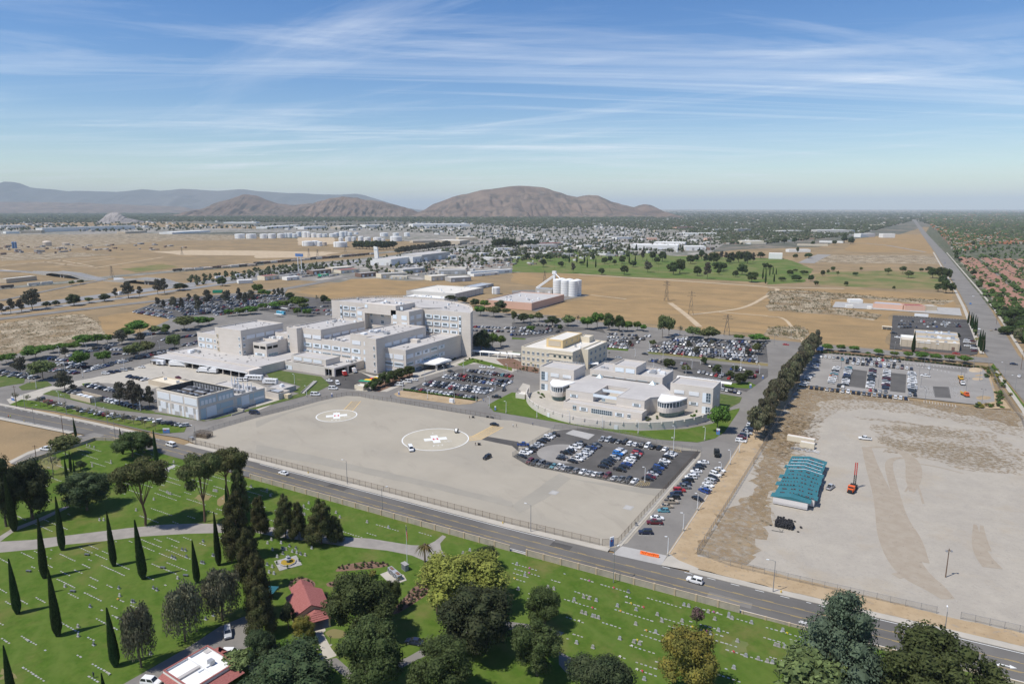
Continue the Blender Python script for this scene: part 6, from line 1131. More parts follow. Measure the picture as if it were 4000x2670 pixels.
for sp,s in (('oak','140,975,905,50 230,985,925,50 330,985,915,70 540,920,870,60 640,1020,985,60 490,980,930,70 900,1000,935,45 940,1020,970,45 1010,1010,935,70 1110,1040,980,70 1380,990,890,80 1060,960,910,45 1450,1080,1010,80 1540,1100,960,110 1030,1110,1020,85 820,1110,1050,70 850,1010,950,70 1480,1110,985,90 1700,1120,1030,80 1890,1080,990,120 1940,1070,1000,80 2110,1110,1010,110 2050,1130,1070,60 2200,1180,1080,120 2330,1060,1000,80 2080,1000,890,80 1850,1020,900,110 1990,1010,960,60 1330,1010,945,60 1290,980,890,60 1640,1010,930,90'),
            ('dark','285,1040,965,70 450,1040,985,60 745,1000,905,35 1900,1110,1055,50 1740,970,880,60 1690,990,920,60 2160,1010,890,80 1780,1000,910,60 2010,1000,900,80 2280,960,900,80 30,960,900,30'),('greyeuc','1245,1090,990,110 560,1095,1000,60 1200,980,880,60 1920,970,895,60 1960,975,905,50 2130,990,900,60 2210,1000,910,60 1790,1150,1000,90'),
            ('cypress','525,1000,915,14 595,1000,920,14 690,1045,955,14 768,1045,960,14 665,1000,920,14 1075,1010,930,14 1130,1010,925,14 1235,1040,960,12 900,910,880,10 925,930,885,12 955,935,890,12 968,935,890,12 2325,1190,1060,16 2300,1150,1050,14'),('fanpalm','390,1060,930,22 490,1090,1000,18 290,1070,1000,18 895,1090,1020,16 1000,1110,1010,16 1500,1060,960,18 1345,1090,1000,16 700,980,920,18'),('conifer','910,880,810,22 1075,885,825,25 1140,890,830,25 1210,890,850,25 1285,880,815,28 1430,890,835,25 1500,890,840,22 1565,890,825,22 1720,890,860,20 650,870,810,22 835,870,825,25 770,870,830,22')):
    for w in s.split(): x,y,ty,wd=map(float,w.split(',')); GL.append((sp,'c',x,y,ty,wd))
rows_of(GL,'on the green lawn beyond the dry field','trees on the far green lawn')
DL=[]
for sp,s in (('oak','200,1120,1065,70 330,1110,1070,75 260,1170,1110,100 130,1170,1130,70 250,1080,1060,50 395,1170,1110,60 440,1210,1165,50 500,1120,1070,45 595,1080,1035,45 800,1120,1085,55 715,1215,1170,45 245,820,765,50 700,790,725,35 410,845,800,40 610,835,795,50 20,1060,1020,50 1405,1080,1050,45 1155,1245,1215,30 270,910,855,30 250,960,920,50 370,960,910,80 1880,850,800,40'),('dark','150,830,765,50 700,820,745,60 760,830,760,70 90,810,780,60'),('olive','1100,1110,1045,70 1235,1100,1030,70 1290,1140,1070,90 550,1110,1060,30 640,1120,1075,30 855,1080,1040,35'),('cypress','15,1120,1020,10 45,1110,1030,10 75,1110,1050,10 55,1180,1100,14'),('palm','425,820,770,40')):
    for w in s.split(): x,y,ty,wd=map(float,w.split(',')); DL.append((sp,'d',x,y,ty,wd))
rows_of(DL,'in the fields left of the avenue','trees in the fields left of the avenue')
GR=[]
for i in range(12): x=920+i*31; GR.append(('dark','b',x,882-abs(i-6)*1.5,800+TR.uniform(-8,8),70))
rows_of(GR,'in the grove beside the storage tanks','grove beside the storage tanks')
BL=[]
for i in range(26): x=1300+i*19; BL.append(('greyeuc','b',x,920-(x-1300)*.12+TR.uniform(-8,8),860-(x-1300)*.12+TR.uniform(-10,10),65))
for i in range(8): BL.append(('dark','b',2190+i*24,862+TR.uniform(-8,4),780+TR.uniform(-8,8),60))
for i in range(9): BL.append(('dark','c',10+i*28,860+TR.uniform(-8,8),800+TR.uniform(-20,8),45))
rows_of(BL,'in the belt along the rail yard','tree belt along the rail yard')
print('trees',TREES)
def frame(c,a):   # local -> world
    ca,sa=math.cos(a),math.sin(a); return lambda x,y:(c[0]+x*ca-y*sa,c[1]+x*sa+y*ca)
def rectp(f,x0,x1,y0,y1): return [f(x0,y0),f(x1,y0),f(x1,y1),f(x0,y1)]
mat('pad_concrete',(.385,.348,.275),.93,.1,.06,(.42,.38,.30),5,.1)
def text_mesh(s,size,m,name='lettering'):
    cu=bpy.data.curves.new('txt','FONT'); cu.body=s; cu.size=size; cu.align_x='CENTER'; cu.align_y='CENTER'; ob=bpy.data.objects.new('txt',cu); C.objects.link(ob)
    bpy.context.view_layer.update(); me=bpy.data.meshes.new_from_object(ob.evaluated_get(bpy.context.evaluated_depsgraph_get())); bpy.data.objects.remove(ob); me.materials.clear(); me.materials.append(M[m]); me.name=name; return me
def pad(c,r,ang,lw,num,PV,BX):
    disc('helipad_surface',c,r-lw,.45,'pad_concrete'); disc('helipad_ring',c,r,.462,'white_paint',r-lw,96); f=frame(c,ang)
    L=5.42; w=1.8
    paint('helipad_cross',[rectp(f,-w*.95,w*.95,-L,L),rectp(f,-L,-w*.95,-w,w),rectp(f,w*.95,L,-w,w)],.464,'white_paint')
    h=1.28; paint('helipad_letter',[rectp(f,-h,-h*.45,-h*.95,h*.95),rectp(f,h*.45,h,-h*.95,h*.95),rectp(f,-h*.45,h*.45,-h*.18,h*.18)],.468,'red_paint')
    p=f(*PV); o=link('helipad_lettering',text_mesh('P V T',2.2,'white_paint'),None,(*p,.466),ang); struct(o)
    p=f(*BX); b=1.5; g2=frame(p,ang); struct(link('helipad_lettering',text_mesh(num,1.5,'white_paint'),None,(*p,.468),ang)); paint('helipad_box',[rectp(g2,-b,b,-b*.75,-b*.68),rectp(g2,-b,b,b*.68,b*.75),rectp(g2,-b,-b*.94,-b*.7,b*.7),rectp(g2,b*.94,b,-b*.7,b*.7)],.466,'white_paint')
    paint('helipad_mark',[rectp(f,-.25,.25,r*.52,r*.52+.7)],.466,'white_paint')
P1=W('S',1839,1718.5); PC=((W('f',1338,1225)[0]+W('f',1953,1205)[0])/2,(W('f',1338,1225)[1]+W('f',1953,1205)[1])/2)
def zs(x,y): return W('S',1560+x*400/2349,1660+y*400/2349)
a0,a1=zs(577,368),zs(1090,322); ANG=math.atan2(a1[1]-a0[1],a1[0]-a0[0]); CEN=((a0[0]+a1[0])/2,(a0[1]+a1[1])/2)
pad(PC,15.9,ANG,.55,'12',(-.2,-9.2),(5.2,-4.6))
def z2(x,y): return W('S',1230+x*180/2349,1590+y*180/2349)
b0,b1=z2(560,515),z2(1650,435); ANG2=math.atan2(b1[1]-b0[1],b1[0]-b0[0]); q0,q1=W('f',550,1010),W('f',928,990); PC2=((q0[0]+q1[0])/2,(q0[1]+q1[1])/2)
pad(PC2,10.7,ANG2,.55,'12',(-.3,-7.6),(5.4,-3.6))
def hatch(u,l,n,parent=None):
    U=mp(u); L=mp(l); ribbon('taxi_line',U,.35,.47,'orange_paint'); ribbon('taxi_line',L,.35,.47,'orange_paint'); q=MB()
    def at(P,t):
        Ls=[math.dist(a,b) for a,b in zip(P,P[1:])]; d=t*sum(Ls)
        for a,b,l_ in zip(P,P[1:],Ls):
            if d<=l_: return (a[0]+(b[0]-a[0])*d/l_,a[1]+(b[1]-a[1])*d/l_)
            d-=l_
        return P[-1]
    for i in range(n): t=(i+.5)/n; ribbon('',[at(U,t),at(L,t)],.16,.468,None,mb=q)
    struct(obj('taxi_hatching',q,'orange_paint'))
hatch('f 1953,1192 1985,1190 2172,1092','f 1955,1231 2060,1220 2270,1107',46); hatch('f 805,946 880,868','f 885,957 962,866',18)
def stall_lines(name,rows,m='worn_white',z=.482,L=5.0,w=.14):
    q=MB()
    for (x,y,h) in rows: d=(math.cos(h)*L/2,math.sin(h)*L/2); ribbon('',[(x-d[0],y-d[1]),(x+d[0],y+d[1])],w,z,None,mb=q)
    o=obj(name,q,m); o['kind']='structure'
SL=[]
for c in near:
    if c['group'] in('cars in the fenced lot','cars on the angled parking street','cars in the hospital front lot','cars in the upper right lot'):
        hh=round(c['h']/.01)*.01; n=(-math.sin(c['h'])*1.35,math.cos(c['h'])*1.35); SL.append((c['x']+n[0],c['y']+n[1],c['h']))
stall_lines('stall_lines',SL)
SL=[]
for a,b,n in ((W('h',1425,730),W('h',1425,810),12),(W('h',1480,730),W('h',1490,820),12),(W('h',1690,740),W('h',1720,830),12),(W('h',1745,740),W('h',1765,840),12),(W('h',1690,650),W('h',1720,720),9)):
    for i in range(n): t=i/(n-1); SL.append((a[0]+(b[0]-a[0])*t,a[1]+(b[1]-a[1])*t,.05))
for a,b,n in ((W('h',1250,520),W('h',1830,570),20),(W('h',1350,540),W('h',1660,600),10),(W('h',1430,870),W('h',1720,910),12),(W('h',1200,85),W('h',1760,115),22),(W('h',1230,130),W('h',1740,150),18)):
    for i in range(n): t=i/(n-1); SL.append((a[0]+(b[0]-a[0])*t,a[1]+(b[1]-a[1])*t,N_))
stall_lines('stall_lines',SL)
paint('hatched_corner',[[W('k',1180+i*14,655+i*3),W('k',1184+i*14,656+i*3),W('k',1134+i*20,712-i*1),W('k',1130+i*20,710-i*1)] for i in range(7)],.484,'yellow_paint')
paint('hatched_corner',[[W('k',1440+i*20,365+i*2),W('k',1444+i*20,365+i*2),W('k',1484+i*14,388+i*2),W('k',1480+i*14,388+i*2)] for i in range(6)],.484,'yellow_paint')
def mesh_mat(name,col,alpha):
    m=mat(name,col,.8,0,1); nt=m.node_tree; b=nt.nodes['Principled BSDF']; tr=nd(nt,'ShaderNodeBsdfTransparent'); mx=nd(nt,'ShaderNodeMixShader'); mx.inputs[0].default_value=alpha
    nt.links.new(tr.outputs[0],mx.inputs[1]); nt.links.new(b.outputs[0],mx.inputs[2]); nt.links.new(mx.outputs[0],nt.nodes['Material Output'].inputs[0])
mesh_mat('chain_mesh',(.20,.19,.17),.22); mesh_mat('wind_mesh',(.22,.17,.12),.26)
mat('post_brown',(.13,.09,.06),.8,.1,1); mat('post_grey',(.32,.32,.32),.6,.1,1,metal=.4)
def fence(label,line_,h=2.4,m='chain_mesh',pm='post_grey',step=3.0,z=.44,top=True):
    t=thing('chain_link_fence',label,'fence',(*line_[0],z)); o=Vector((*line_[0],z)); pr=.06; pme=MB().cyl(0,0,0,h+.1,pr,k=5).mesh('post',pm)
    q=MB(); r=MB()
    for a,b in zip(line_,line_[1:]):
        A=(a[0]-o.x,a[1]-o.y); B_=(b[0]-o.x,b[1]-o.y); q.face([(*A,.05),(*B_,.05),(*B_,h),(*A,h)]); r.tube((*A,h),(*B_,h),.04,k=4); L=math.dist(a,b); n=max(1,int(L/step))
        for i in range(n+(1 if b is line_[-1] else 0)): f=i/n; link('post',pme,t,(A[0]+(B_[0]-A[0])*f,A[1]+(B_[1]-A[1])*f,0))
    obj('wire_mesh',q,m,t); obj('top_rail',r,pm,t); return t
nf=[(x,mer(1,x)+2.9) for x in (-283,-235,-170,-110,-78)]
fence('brown chain link fence between the main road sidewalk and the helipad tarmac',nf,2.2,'wind_mesh','post_brown')
fence('brown chain link fence between the tarmac and the angled parking street',[(-77,mer(1,-77)+3),(-72.9,195.5),(-72.8,240),(-72.6,291)],2.2,'wind_mesh','post_brown')
fence('chain link fence along the left edge of the tarmac below the plant road',mp('e 1735,1230 1960,1133 f 0,1018 300,943 560,870'),2.2,'chain_mesh','post_grey'); fence('chain link fence between the loop road and the far tarmac edge',mp('f 560,870 830,816 940,820 1040,845 1500,913 2240,1036'),2.2,'chain_mesh','post_brown')
fence('chain link fence at the top of the fenced car lot',mp('k 390,183 600,176 770,188 1100,262 1560,374 1735,385'),2.2); fence('chain link fence around the left and near side of the car lot',mp('k 385,200 5,434 150,521 1190,722'),1.9)
fence('long grey fence with dark windscreen beside the dirt lot',[(-48.8,202),(-49,280),(-49.3,330),(-50.5,437)],2.2,'wind_mesh','post_grey'); fence('wire fence along the road side of the gravel lot, left stretch',[(-48.8,202)]+[(x,mer(1,x)+9.5) for x in (-38,-15,5,16)],2.0,'chain_mesh','post_grey'); fence('wire fence along the road side of the gravel lot, right stretch',[(x,mer(1,x)+9.5) for x in (21.5,60,130)],2.0,'chain_mesh','post_grey')
fence('grey fence down the right side of the upper car park',mp('h 2020,545 2070,640 2110,740 2200,870 2250,945 2320,1030 2345,1110'),2.6,'wind_mesh','post_grey')
mat('wall_block',(.40,.355,.285),.95,.12,.5,(.34,.305,.255),5,.1,extra=overlay(.5,.55,.7,(.26,.23,.19),5,(1,1,.4),amt=.7)); mat('wall_cap',(.45,.36,.25),.9,.1,1)
def block_wall(label,line_,h,seg=6.0,z=.42,gap=None):
    t=thing('block_wall',label,'wall',(*line_[0],z)); o=line_[0]
    for a,b in zip(line_,line_[1:]):
        L=math.dist(a,b); n=max(1,round(L/seg)); ang=math.atan2(b[1]-a[1],b[0]-a[0]); 
        for i in range(n):
            x=a[0]+(b[0]-a[0])*i/n-o[0]; y=a[1]+(b[1]-a[1])*i/n-o[1]
            if gap and gap[0]<x+o[0]<gap[1]: continue
            key=('wp',round(L/n,2),h)
            if key not in _wc: _wc[key]=MB().box(.22,L/n-.22,-.1,.1,0,h).mesh('wall_panel','wall_block'); _wc['pil']=MB().box(-.25,.25,-.25,.25,0,h+.15).mesh('pilaster','wall_cap'); _wc[('cap',)+key]=MB().box(.22,L/n-.22,-.14,.14,h,h+.08).mesh('coping','wall_cap')
            link('wall_panel',_wc[key],t,(x,y,0),ang); link('coping',_wc[('cap',)+key],t,(x,y,0),ang); link('pilaster',MB().box(-.25,.25,-.25,.25,0,h+.15).mesh('pilaster','wall_cap') if i==0 else t.children[-1].data if t.children[-1].name.startswith('pil') else MB().box(-.25,.25,-.25,.25,0,h+.15).mesh('pilaster','wall_cap'),t,(x,y,0),ang)
    return t
wl=[(x,mer(0,x)-.95) for x in (-222,-160,-101,-60,-30)]
block_wall('tan block wall with pilasters between the cemetery lawn and the main road',wl,2.0,6.1,gap=(-104.5,-99)); block_wall('low tan block wall continuing past the blue grey cedar',[(x,mer(0,x)-.95) for x in (-29.5,0,40)],.8,6)
block_wall('dark block wall between the cemetery and the side street',mp('i 165,520 380,452 740,333 870,287 1062,292 1230,330'),1.4,5); 
def lamp(label,x,y,h,arm,ang,z=.5,head='metal_white',base=False,group=None,two=False):
    t=thing('street_lamp',label,'street lamp',(x,y,z),ang,group); obj('pole',MB().tube((0,0,0),(0,0,h),.14,.08,k=7),'post_grey' if not base else 'metal_white',t)
    obj('arm',MB().tube((0,0,h-.1),(arm*.5,0,h+.25),.05,k=5).tube((arm*.5,0,h+.25),(arm,0,h+.3),.05,k=5),'post_grey',t); obj('lamp_head',MB().prism([(arm-.1,-.16),(arm+.7,-.12),(arm+.7,.12),(arm-.1,.16)],h+.2,h+.38,bottom=True),head,t)
    if two: obj('lamp_head',MB().prism([(-arm-.6,-.14),(-arm+.1,-.14),(-arm+.1,.14),(-arm-.6,.14)],h+.2,h+.38,bottom=True),head,t)
    if base: obj('base',MB().cyl(0,0,0,.8,.34,k=8),'concrete',t)
for (t_,x,y,h,a,l) in (('j',838,690,9.5,180,'on the helipad side near the white sedan'),('j',1162,965,9.5,70,'behind the cemetery wall above the junipers'),('k',172,1128,9.5,180,'on the helipad side near the fence corner'),('o',930,650,10.5,80,'behind the cemetery wall near the orange barrier'),('p',45,735,9.5,200,'on the gravel lot side by the hydrant'),('p',1605,1215,9.0,90,'behind the bottom right oak'),('e',315,1075,9,90,'beside the dry field at left'),('e',232,940,8,-60,'on the roadside lawn, leftmost'),('e',990,1080,9,-60,'on the roadside lawn, middle'),('e',1060,1215,9,60,'by the cemetery corner'),('e',1797,1262,8.5,180,'at the tarmac corner by the plant road'),('e',615,1000,11,200,'tallest on the roadside lawn')):
    p=W(t_,x,y); lamp('tall street lamp with curved arm %s'%l,*p,h,1.8,rad(a))
lots=[('k',1480,390),('k',1218,675),('k',1428,1350),('k',1570,1120),('k',1700,930),('k',1812,775),('k',1915,630),('k',2000,510),('k',2085,400),('k',2155,300),('k',228,80),('k',828,180),('k',1157,225),('k',1488,275),('k',1768,285),('k',525,130),
      ('f',1347,770),('f',1550,680),('f',1725,630),('f',1903,570),('f',1810,815),('f',2020,870),('f',2195,770),('f',1982,720),('f',2150,670),('f',1910,620),('f',2295,975),('f',2142,930),('f',2305,615),('f',1575,850),('f',1820,890),('f',670,640),('f',465,825),('f',355,710),
      ('e',1290,960),('e',1140,560),('e',760,650),('e',600,610),('e',270,700),('e',335,750),('e',985,340),('e',795,405),('e',545,440),('e',1395,295),('e',1020,510),('e',1465,390),('e',545,880),('e',880,930),
      ('g',1570,460),('g',1730,530),('g',2130,440),('g',2245,530),('g',1300,560),('g',945,370),('g',1130,465),('g',1445,390),('g',1510,380),('g',1980,430),('g',1900,480),('g',2098,560),('g',1595,630),('g',1650,570),('g',1920,650),('g',2035,620),('g',785,520),('g',1260,400),('g',1025,290),('g',1575,330),('g',2270,620),('g',1385,480)]
lots.sort(key=lambda q:px(*q)[0])
REGN=dict(k='around the fenced lot and its street',f='around the hospital front lot',e='in the left car parks',g='in the right car parks'); cn={}
for t_,x,y in lots:
    i=cn.get(t_,0); cn[t_]=i+1; p=W(t_,x,y); lamp('white car park lamp, %s from left %s'%(ORD[i],REGN[t_]),*p,6.2,.5,rad(200),.46,base=True,group='white car park lamps')
for i,(x,y) in enumerate(((670,560),(645,680),(1025,560),(1010,740),(1383,660),(1400,740),(1440,880),(1480,620),(1795,690),(1815,780),(1960,890),(1885,560),(1940,680),(1430,570),(1770,640))):
    p=W('h',x,y); lamp('dark twin headed car park lamp, %s from left in the upper right lot'%ORD[sorted([670,645,1025,1010,1383,1400,1440,1480,1795,1815,1960,1885,1940,1430,1770]).index(x)],*p,8,.6,rad(0),.46,head='steel_dark',two=True,group='dark lamps in the upper right lot')
for (t_,x,y,h,a,l) in (('h',2170,640,9,180,'at the avenue corner, nearer the intersection'),('h',2265,770,9,180,'beside the avenue by the fence'),('h',1157,430,8,90,'on the upper street before the long white roofed building'),('h',55,350,8,0,'on the upper street left of the tall tree row'),('h',210,300,8,0,'beside the trail end on the upper street')):
    p=W(t_,x,y); lamp('grey street lamp %s'%l,*p,h,2,rad(a))
def hydrant(label,t_,x,y):
    p=W(t_,x,y); t=thing('fire_hydrant',label,'hydrant',(*p,.52)); obj('barrel',MB().cyl(0,0,0,.7,.15,k=8).dome(0,0,.7,.15,.15,8,3),'yellow_kerb',t); obj('outlet',MB().tube((-.28,0,.45),(.28,0,.45),.08,k=6),'yellow_kerb',t)
for a in (('yellow hydrant on the sidewalk beside the white sedan','j',480,592),('yellow hydrant near the fence corner by the barrier','j',2265,1055),('yellow hydrant beside the gravel lot lamp','p',118,745),('yellow hydrant near the plant road entrance','i',1390,215),('yellow hydrant left of the dry field lamp','i',222,115)): hydrant(*a)
def totem(label,t_,x,y,h=3,w=1.6,ang=0):
    p=W(t_,x,y); t=thing('sign_totem',label,'sign',(*p,.48),ang); obj('panel',MB().box(-w/2,w/2,-.15,.15,.0,h*.75),'wall_blue',t); obj('top_panel',MB().box(-w/2,w/2,-.16,.16,h*.75,h),'truck_white',t); obj('red_square',MB().box(-w*.3,0,-.18,-.16,h*.55,h*.7),'truck_red',t)
totem('blue and white sign at the tarmac corner by the angled parking street','k',915,1262,3.2,1.5,rad(60)); totem('wide blue sign on the roadside lawn corner','e',1528,1160,2.4,3.2,rad(30)); totem('blue sign on the lawn at the street bend','k',1890,235,3,1.6); totem('blue sign at the edge of the rear lot','g',2187,745,2.4,1.2); totem('blue sign at the right lawn tip near the walkway','g',2300,660,2.2,1.0); totem('small blue kiosk sign by the loop road','f',697,825,2,.9); totem('small blue kiosk sign on the dirt island','f',1312,808,2,.9); totem('small blue kiosk on the lawn corner','f',2196,950,2.2,.9); totem('blue sign by the left driveway','e',120,860,2,3)
mat('barrier_orange',(.85,.17,.03),.5,.06,1)
for i,(x,y) in enumerate(((1208,1335),(1262,1348),(1316,1358))):
    p=W('k',x,y); t=thing('traffic_barrier','orange plastic barrier across the street mouth, %s of three'%('left','middle','right')[i],'barrier',(*p,.44),rad(2),'orange barriers'); q=MB()
    prof=[(-.3,0),(.3,0),(.3,.25),(.14,.5),(.14,1.0),(-.14,1.0),(-.14,.5),(-.3,.25)]; n=8; q.v=[(-1.1,a,b) for a,b in prof]+[(1.1,a,b) for a,b in prof]; q.f=[tuple(range(n))[::-1],tuple(range(n,2*n))]+[(k,(k+1)%n,n+(k+1)%n,n+k) for k in range(n)]; q.m=[0]*len(q.f); obj('body',q,'barrier_orange',t)
    for k in (-.5,.0,.5): obj('rib',MB().box(k-.08,k+.08,-.32,.32,.05,.9),'barrier_orange',t)
def person_mesh():
    V=[(0,0,.95),(0,0,1.2),(0,0,1.42),(0,0,1.52),(0,0.01,1.66),(.2,0,1.4),(.3,.02,1.12),(.3,.1,.86),(-.2,0,1.4),(-.3,.02,1.12),(-.3,.1,.86),(.1,0,.9),(.12,.03,.5),(.12,0,.08),(.12,.14,.03),(-.1,0,.9),(-.12,-.03,.5),(-.12,-.05,.08),(-.12,.09,.03)]
    E=[(0,1),(1,2),(2,3),(3,4),(2,5),(5,6),(6,7),(2,8),(8,9),(9,10),(0,11),(11,12),(12,13),(13,14),(0,15),(15,16),(16,17),(17,18)]; R=[.15,.15,.14,.06,.105,.065,.05,.045,.065,.05,.045,.095,.07,.05,.045,.095,.07,.05,.045]
    me=bpy.data.meshes.new('pm'); me.from_pydata(V,E,[]); ob=bpy.data.objects.new('pm',me); C.objects.link(ob); ob.modifiers.new('s','SKIN'); 
    for i,r in enumerate(R): me.skin_vertices[0].data[i].radius=(r,r*.8)
    me.skin_vertices[0].data[0].use_root=True; ob.modifiers.new('u','SUBSURF').levels=1
    bpy.context.view_layer.update(); m2=bpy.data.meshes.new_from_object(ob.evaluated_get(bpy.context.evaluated_depsgraph_get())); bpy.data.objects.remove(ob)
    for m in ('shirt','trouser','skin_tone','hair'): m2.materials.append(M[m])
    for p in m2.polygons:
        z=p.center.z; ax=abs(p.center.x); p.material_index=1 if z<.93 and ax<.24 else 2 if (1.48<z<1.72 and p.center.y>.0) or (ax>.24 and z<1.15) else 3 if z>1.58 else 0; p.use_smooth=True
    return m2
mat('shirt',(.5,.5,.5),.9,0,1,objc=True); mat('trouser',(.03,.03,.045),.9,0,1); mat('skin_tone',(.42,.26,.18),.7,0,1); mat('hair',(.03,.02,.015),.8,0,1)
PM=person_mesh()
def person(label,t_,x,y,col,ang=0):
    p=W(t_,x,y); o=link('person',PM,None,(*p,.46),ang); o.color=(*col,1); tag(o,label,'person'); return o
for a in (('person in dark clothes standing on the tarmac, left of two','j',2013,335,(.03,.03,.03)),('person in dark clothes standing on the tarmac, right of two','j',2037,335,(.05,.05,.05)),('person standing by equipment near the far tarmac fence','j',1960,90,(.1,.06,.05)),('person in white shirt at the tarmac edge beside the fence gate','k',10,165,(.7,.7,.7)),('person in dark clothes next to the white shirted one','k',40,165,(.03,.03,.03)),('person standing inside the fence by the loop road','k',190,150,(.2,.25,.4)),('person at the fenced lot far row','k',1047,290,(.03,.03,.03)),('person walking on the lower left cemetery lawn','m',862,1525,(.03,.04,.06)),('worker in orange vest on the road shoulder at left','e',80,1020,(.8,.2,.04)),('worker in yellow vest on the road shoulder at left','e',98,1022,(.6,.7,.05)),('person walking across the dock yard','e',1495,618,(.1,.1,.12)),('person in dark clothes in the ambulance court','f',823,675,(.04,.05,.09)),('person walking on the loop road by the island','f',1238,838,(.06,.05,.05)),('person in blue shirt on the loop road near the lawn, left','f',2088,872,(.1,.2,.5)),('person on the loop road near the lawn, right','f',2104,875,(.3,.3,.35)),('person in blue near the gate house','g',48,770,(.12,.2,.45))): person(*a,ang=TR.uniform(0,6))
p=W('f',1840,1150,.4); t=thing('equipment_cart','round silver equipment pod on the far rim of the large helipad circle','equipment',(*p,.47),.3); obj('drum',MB().tube((-.6,0,1.1),(.6,0,1.1),1.0,k=14),'metal_white',t,smooth=False); obj('end_cap',MB().tube((-.75,0,1.1),(-.6,0,1.1),1.1,k=14),'truck_black',t); obj('end_cap',MB().tube((.6,0,1.1),(.75,0,1.1),1.1,k=14),'truck_black',t); wheels(t,[-.3,.3],.8,.3)
for (t_,x,y,l) in (('j',1992,80,'dark equipment case on the tarmac, by the standing person'),('j',2125,78,'dark equipment case on the tarmac, in the middle'),('j',2048,330,'low dark equipment on the tarmac beside two people')):
    p=W(t_,x,y); t=thing('equipment_case',l,'case',(*p,.46),.4); obj('case',MB().box(-.6,.6,-.4,.4,0,.8),'trim_black',t); obj('lid',MB().box(-.62,.62,-.42,.42,.8,.9),'steel_dark',t)
p=W('j',2165,85); t=thing('bench','dark bench at the far tarmac fence','bench',(*p,.46),-.3); obj('seat',MB().box(-1.2,1.2,-.25,.25,.4,.46),'steel_dark',t); obj('backrest',MB().box(-1.2,1.2,.2,.26,.46,.9),'steel_dark',t); [obj('leg',MB().box(x-.05,x+.05,-.2,.2,0,.4),'steel_dark',t) for x in (-1,1)]
p=W('e',1870,1195); t=thing('dumpster_cage','brown fenced bin enclosure on the tarmac corner','enclosure',(*p,.46),rad(8)); 
for a,b,c,d in ((-4,4,-2,-1.9),(-4,4,1.9,2),(-4,-3.9,-2,2),(3.9,4,-2,2)): obj('panel',MB().box(a,b,c,d,.1,2.6),'wind_mesh',t)
obj('frame',MB().box(-4,4,-.1,.1,2.4,2.5).box(-4,4,1.8,1.9,2.5,2.6),'post_brown',t); obj('bin',MB().box(-3.4,-.6,-1.4,1.4,.1,1.5),'rust_steel',t); obj('bin',MB().box(.4,3.2,-1.4,1.4,.1,1.6),'rust_steel',t)
p=W('e',1760,1222); t=thing('utility_box','small green utility cabinet at the tarmac fence corner','cabinet',(*p,.46)); obj('cabinet',MB().box(-1,1,-.7,.7,0,1.3),'wall_grey',t); obj('lid',MB().box(-1.05,1.05,-.75,.75,1.3,1.4),'metal_grey',t)
p=W('f',1795,880); t=thing('utility_box','white electrical cabinet on the dirt island','cabinet',(*p,.48)); obj('cabinet',MB().box(-1.2,1.2,-.6,.6,0,2.2),'metal_white',t); obj('door',MB().box(-1.1,0,-.63,-.6,.1,2.1),'panel_pale',t)
p=W('j',1138+0,0); p=W('k',1138,1075); t=thing('litter_bin','grey bin beside the right tarmac fence','bin',(*p,.46)); obj('drum',MB().cyl(0,0,0,1.1,.4,k=10),'metal_grey',t); obj('lid',MB().cyl(0,0,1.1,1.2,.43,k=10),'steel_dark',t)
for x,y in ((385,768),(1068,906)):
    p=W('k',x,y); sheet('drain_grate',[(p[0]-1.6,p[1]-1.8),(p[0]+1.6,p[1]-1.8),(p[0]+1.6,p[1]+1.8),(p[0]-1.6,p[1]+1.8)],.455,'concrete_grey'); sheet('drain_grate',[(p[0]-1,p[1]-1.2),(p[0]+1,p[1]-1.2),(p[0]+1,p[1]+1.2),(p[0]-1,p[1]+1.2)],.459,'wall_grey')
mat('teal_roof',(.034,.145,.168),.55,.08,.6,(.04,.16,.182),3,.35); mat('teal_dark',(.035,.15,.18),.6,.06,.6); mat('module_wall',(.66,.63,.60),.8,.05,.4); mat('module_skirt',(.50,.48,.47),.85,.06,.4); mat('roof_weight',(.10,.05,.05),.8,.2,3); mat('white_tarp',(.78,.79,.80),.7,.05,2); mat('plywood',(.55,.40,.24),.9,.1,1)
y=253.4; xo=[0,.0,1.6,1.8,.9,2.4,.9,2.6,2.2,2.0,2.6,2.2]; N12=12; dy=4.05
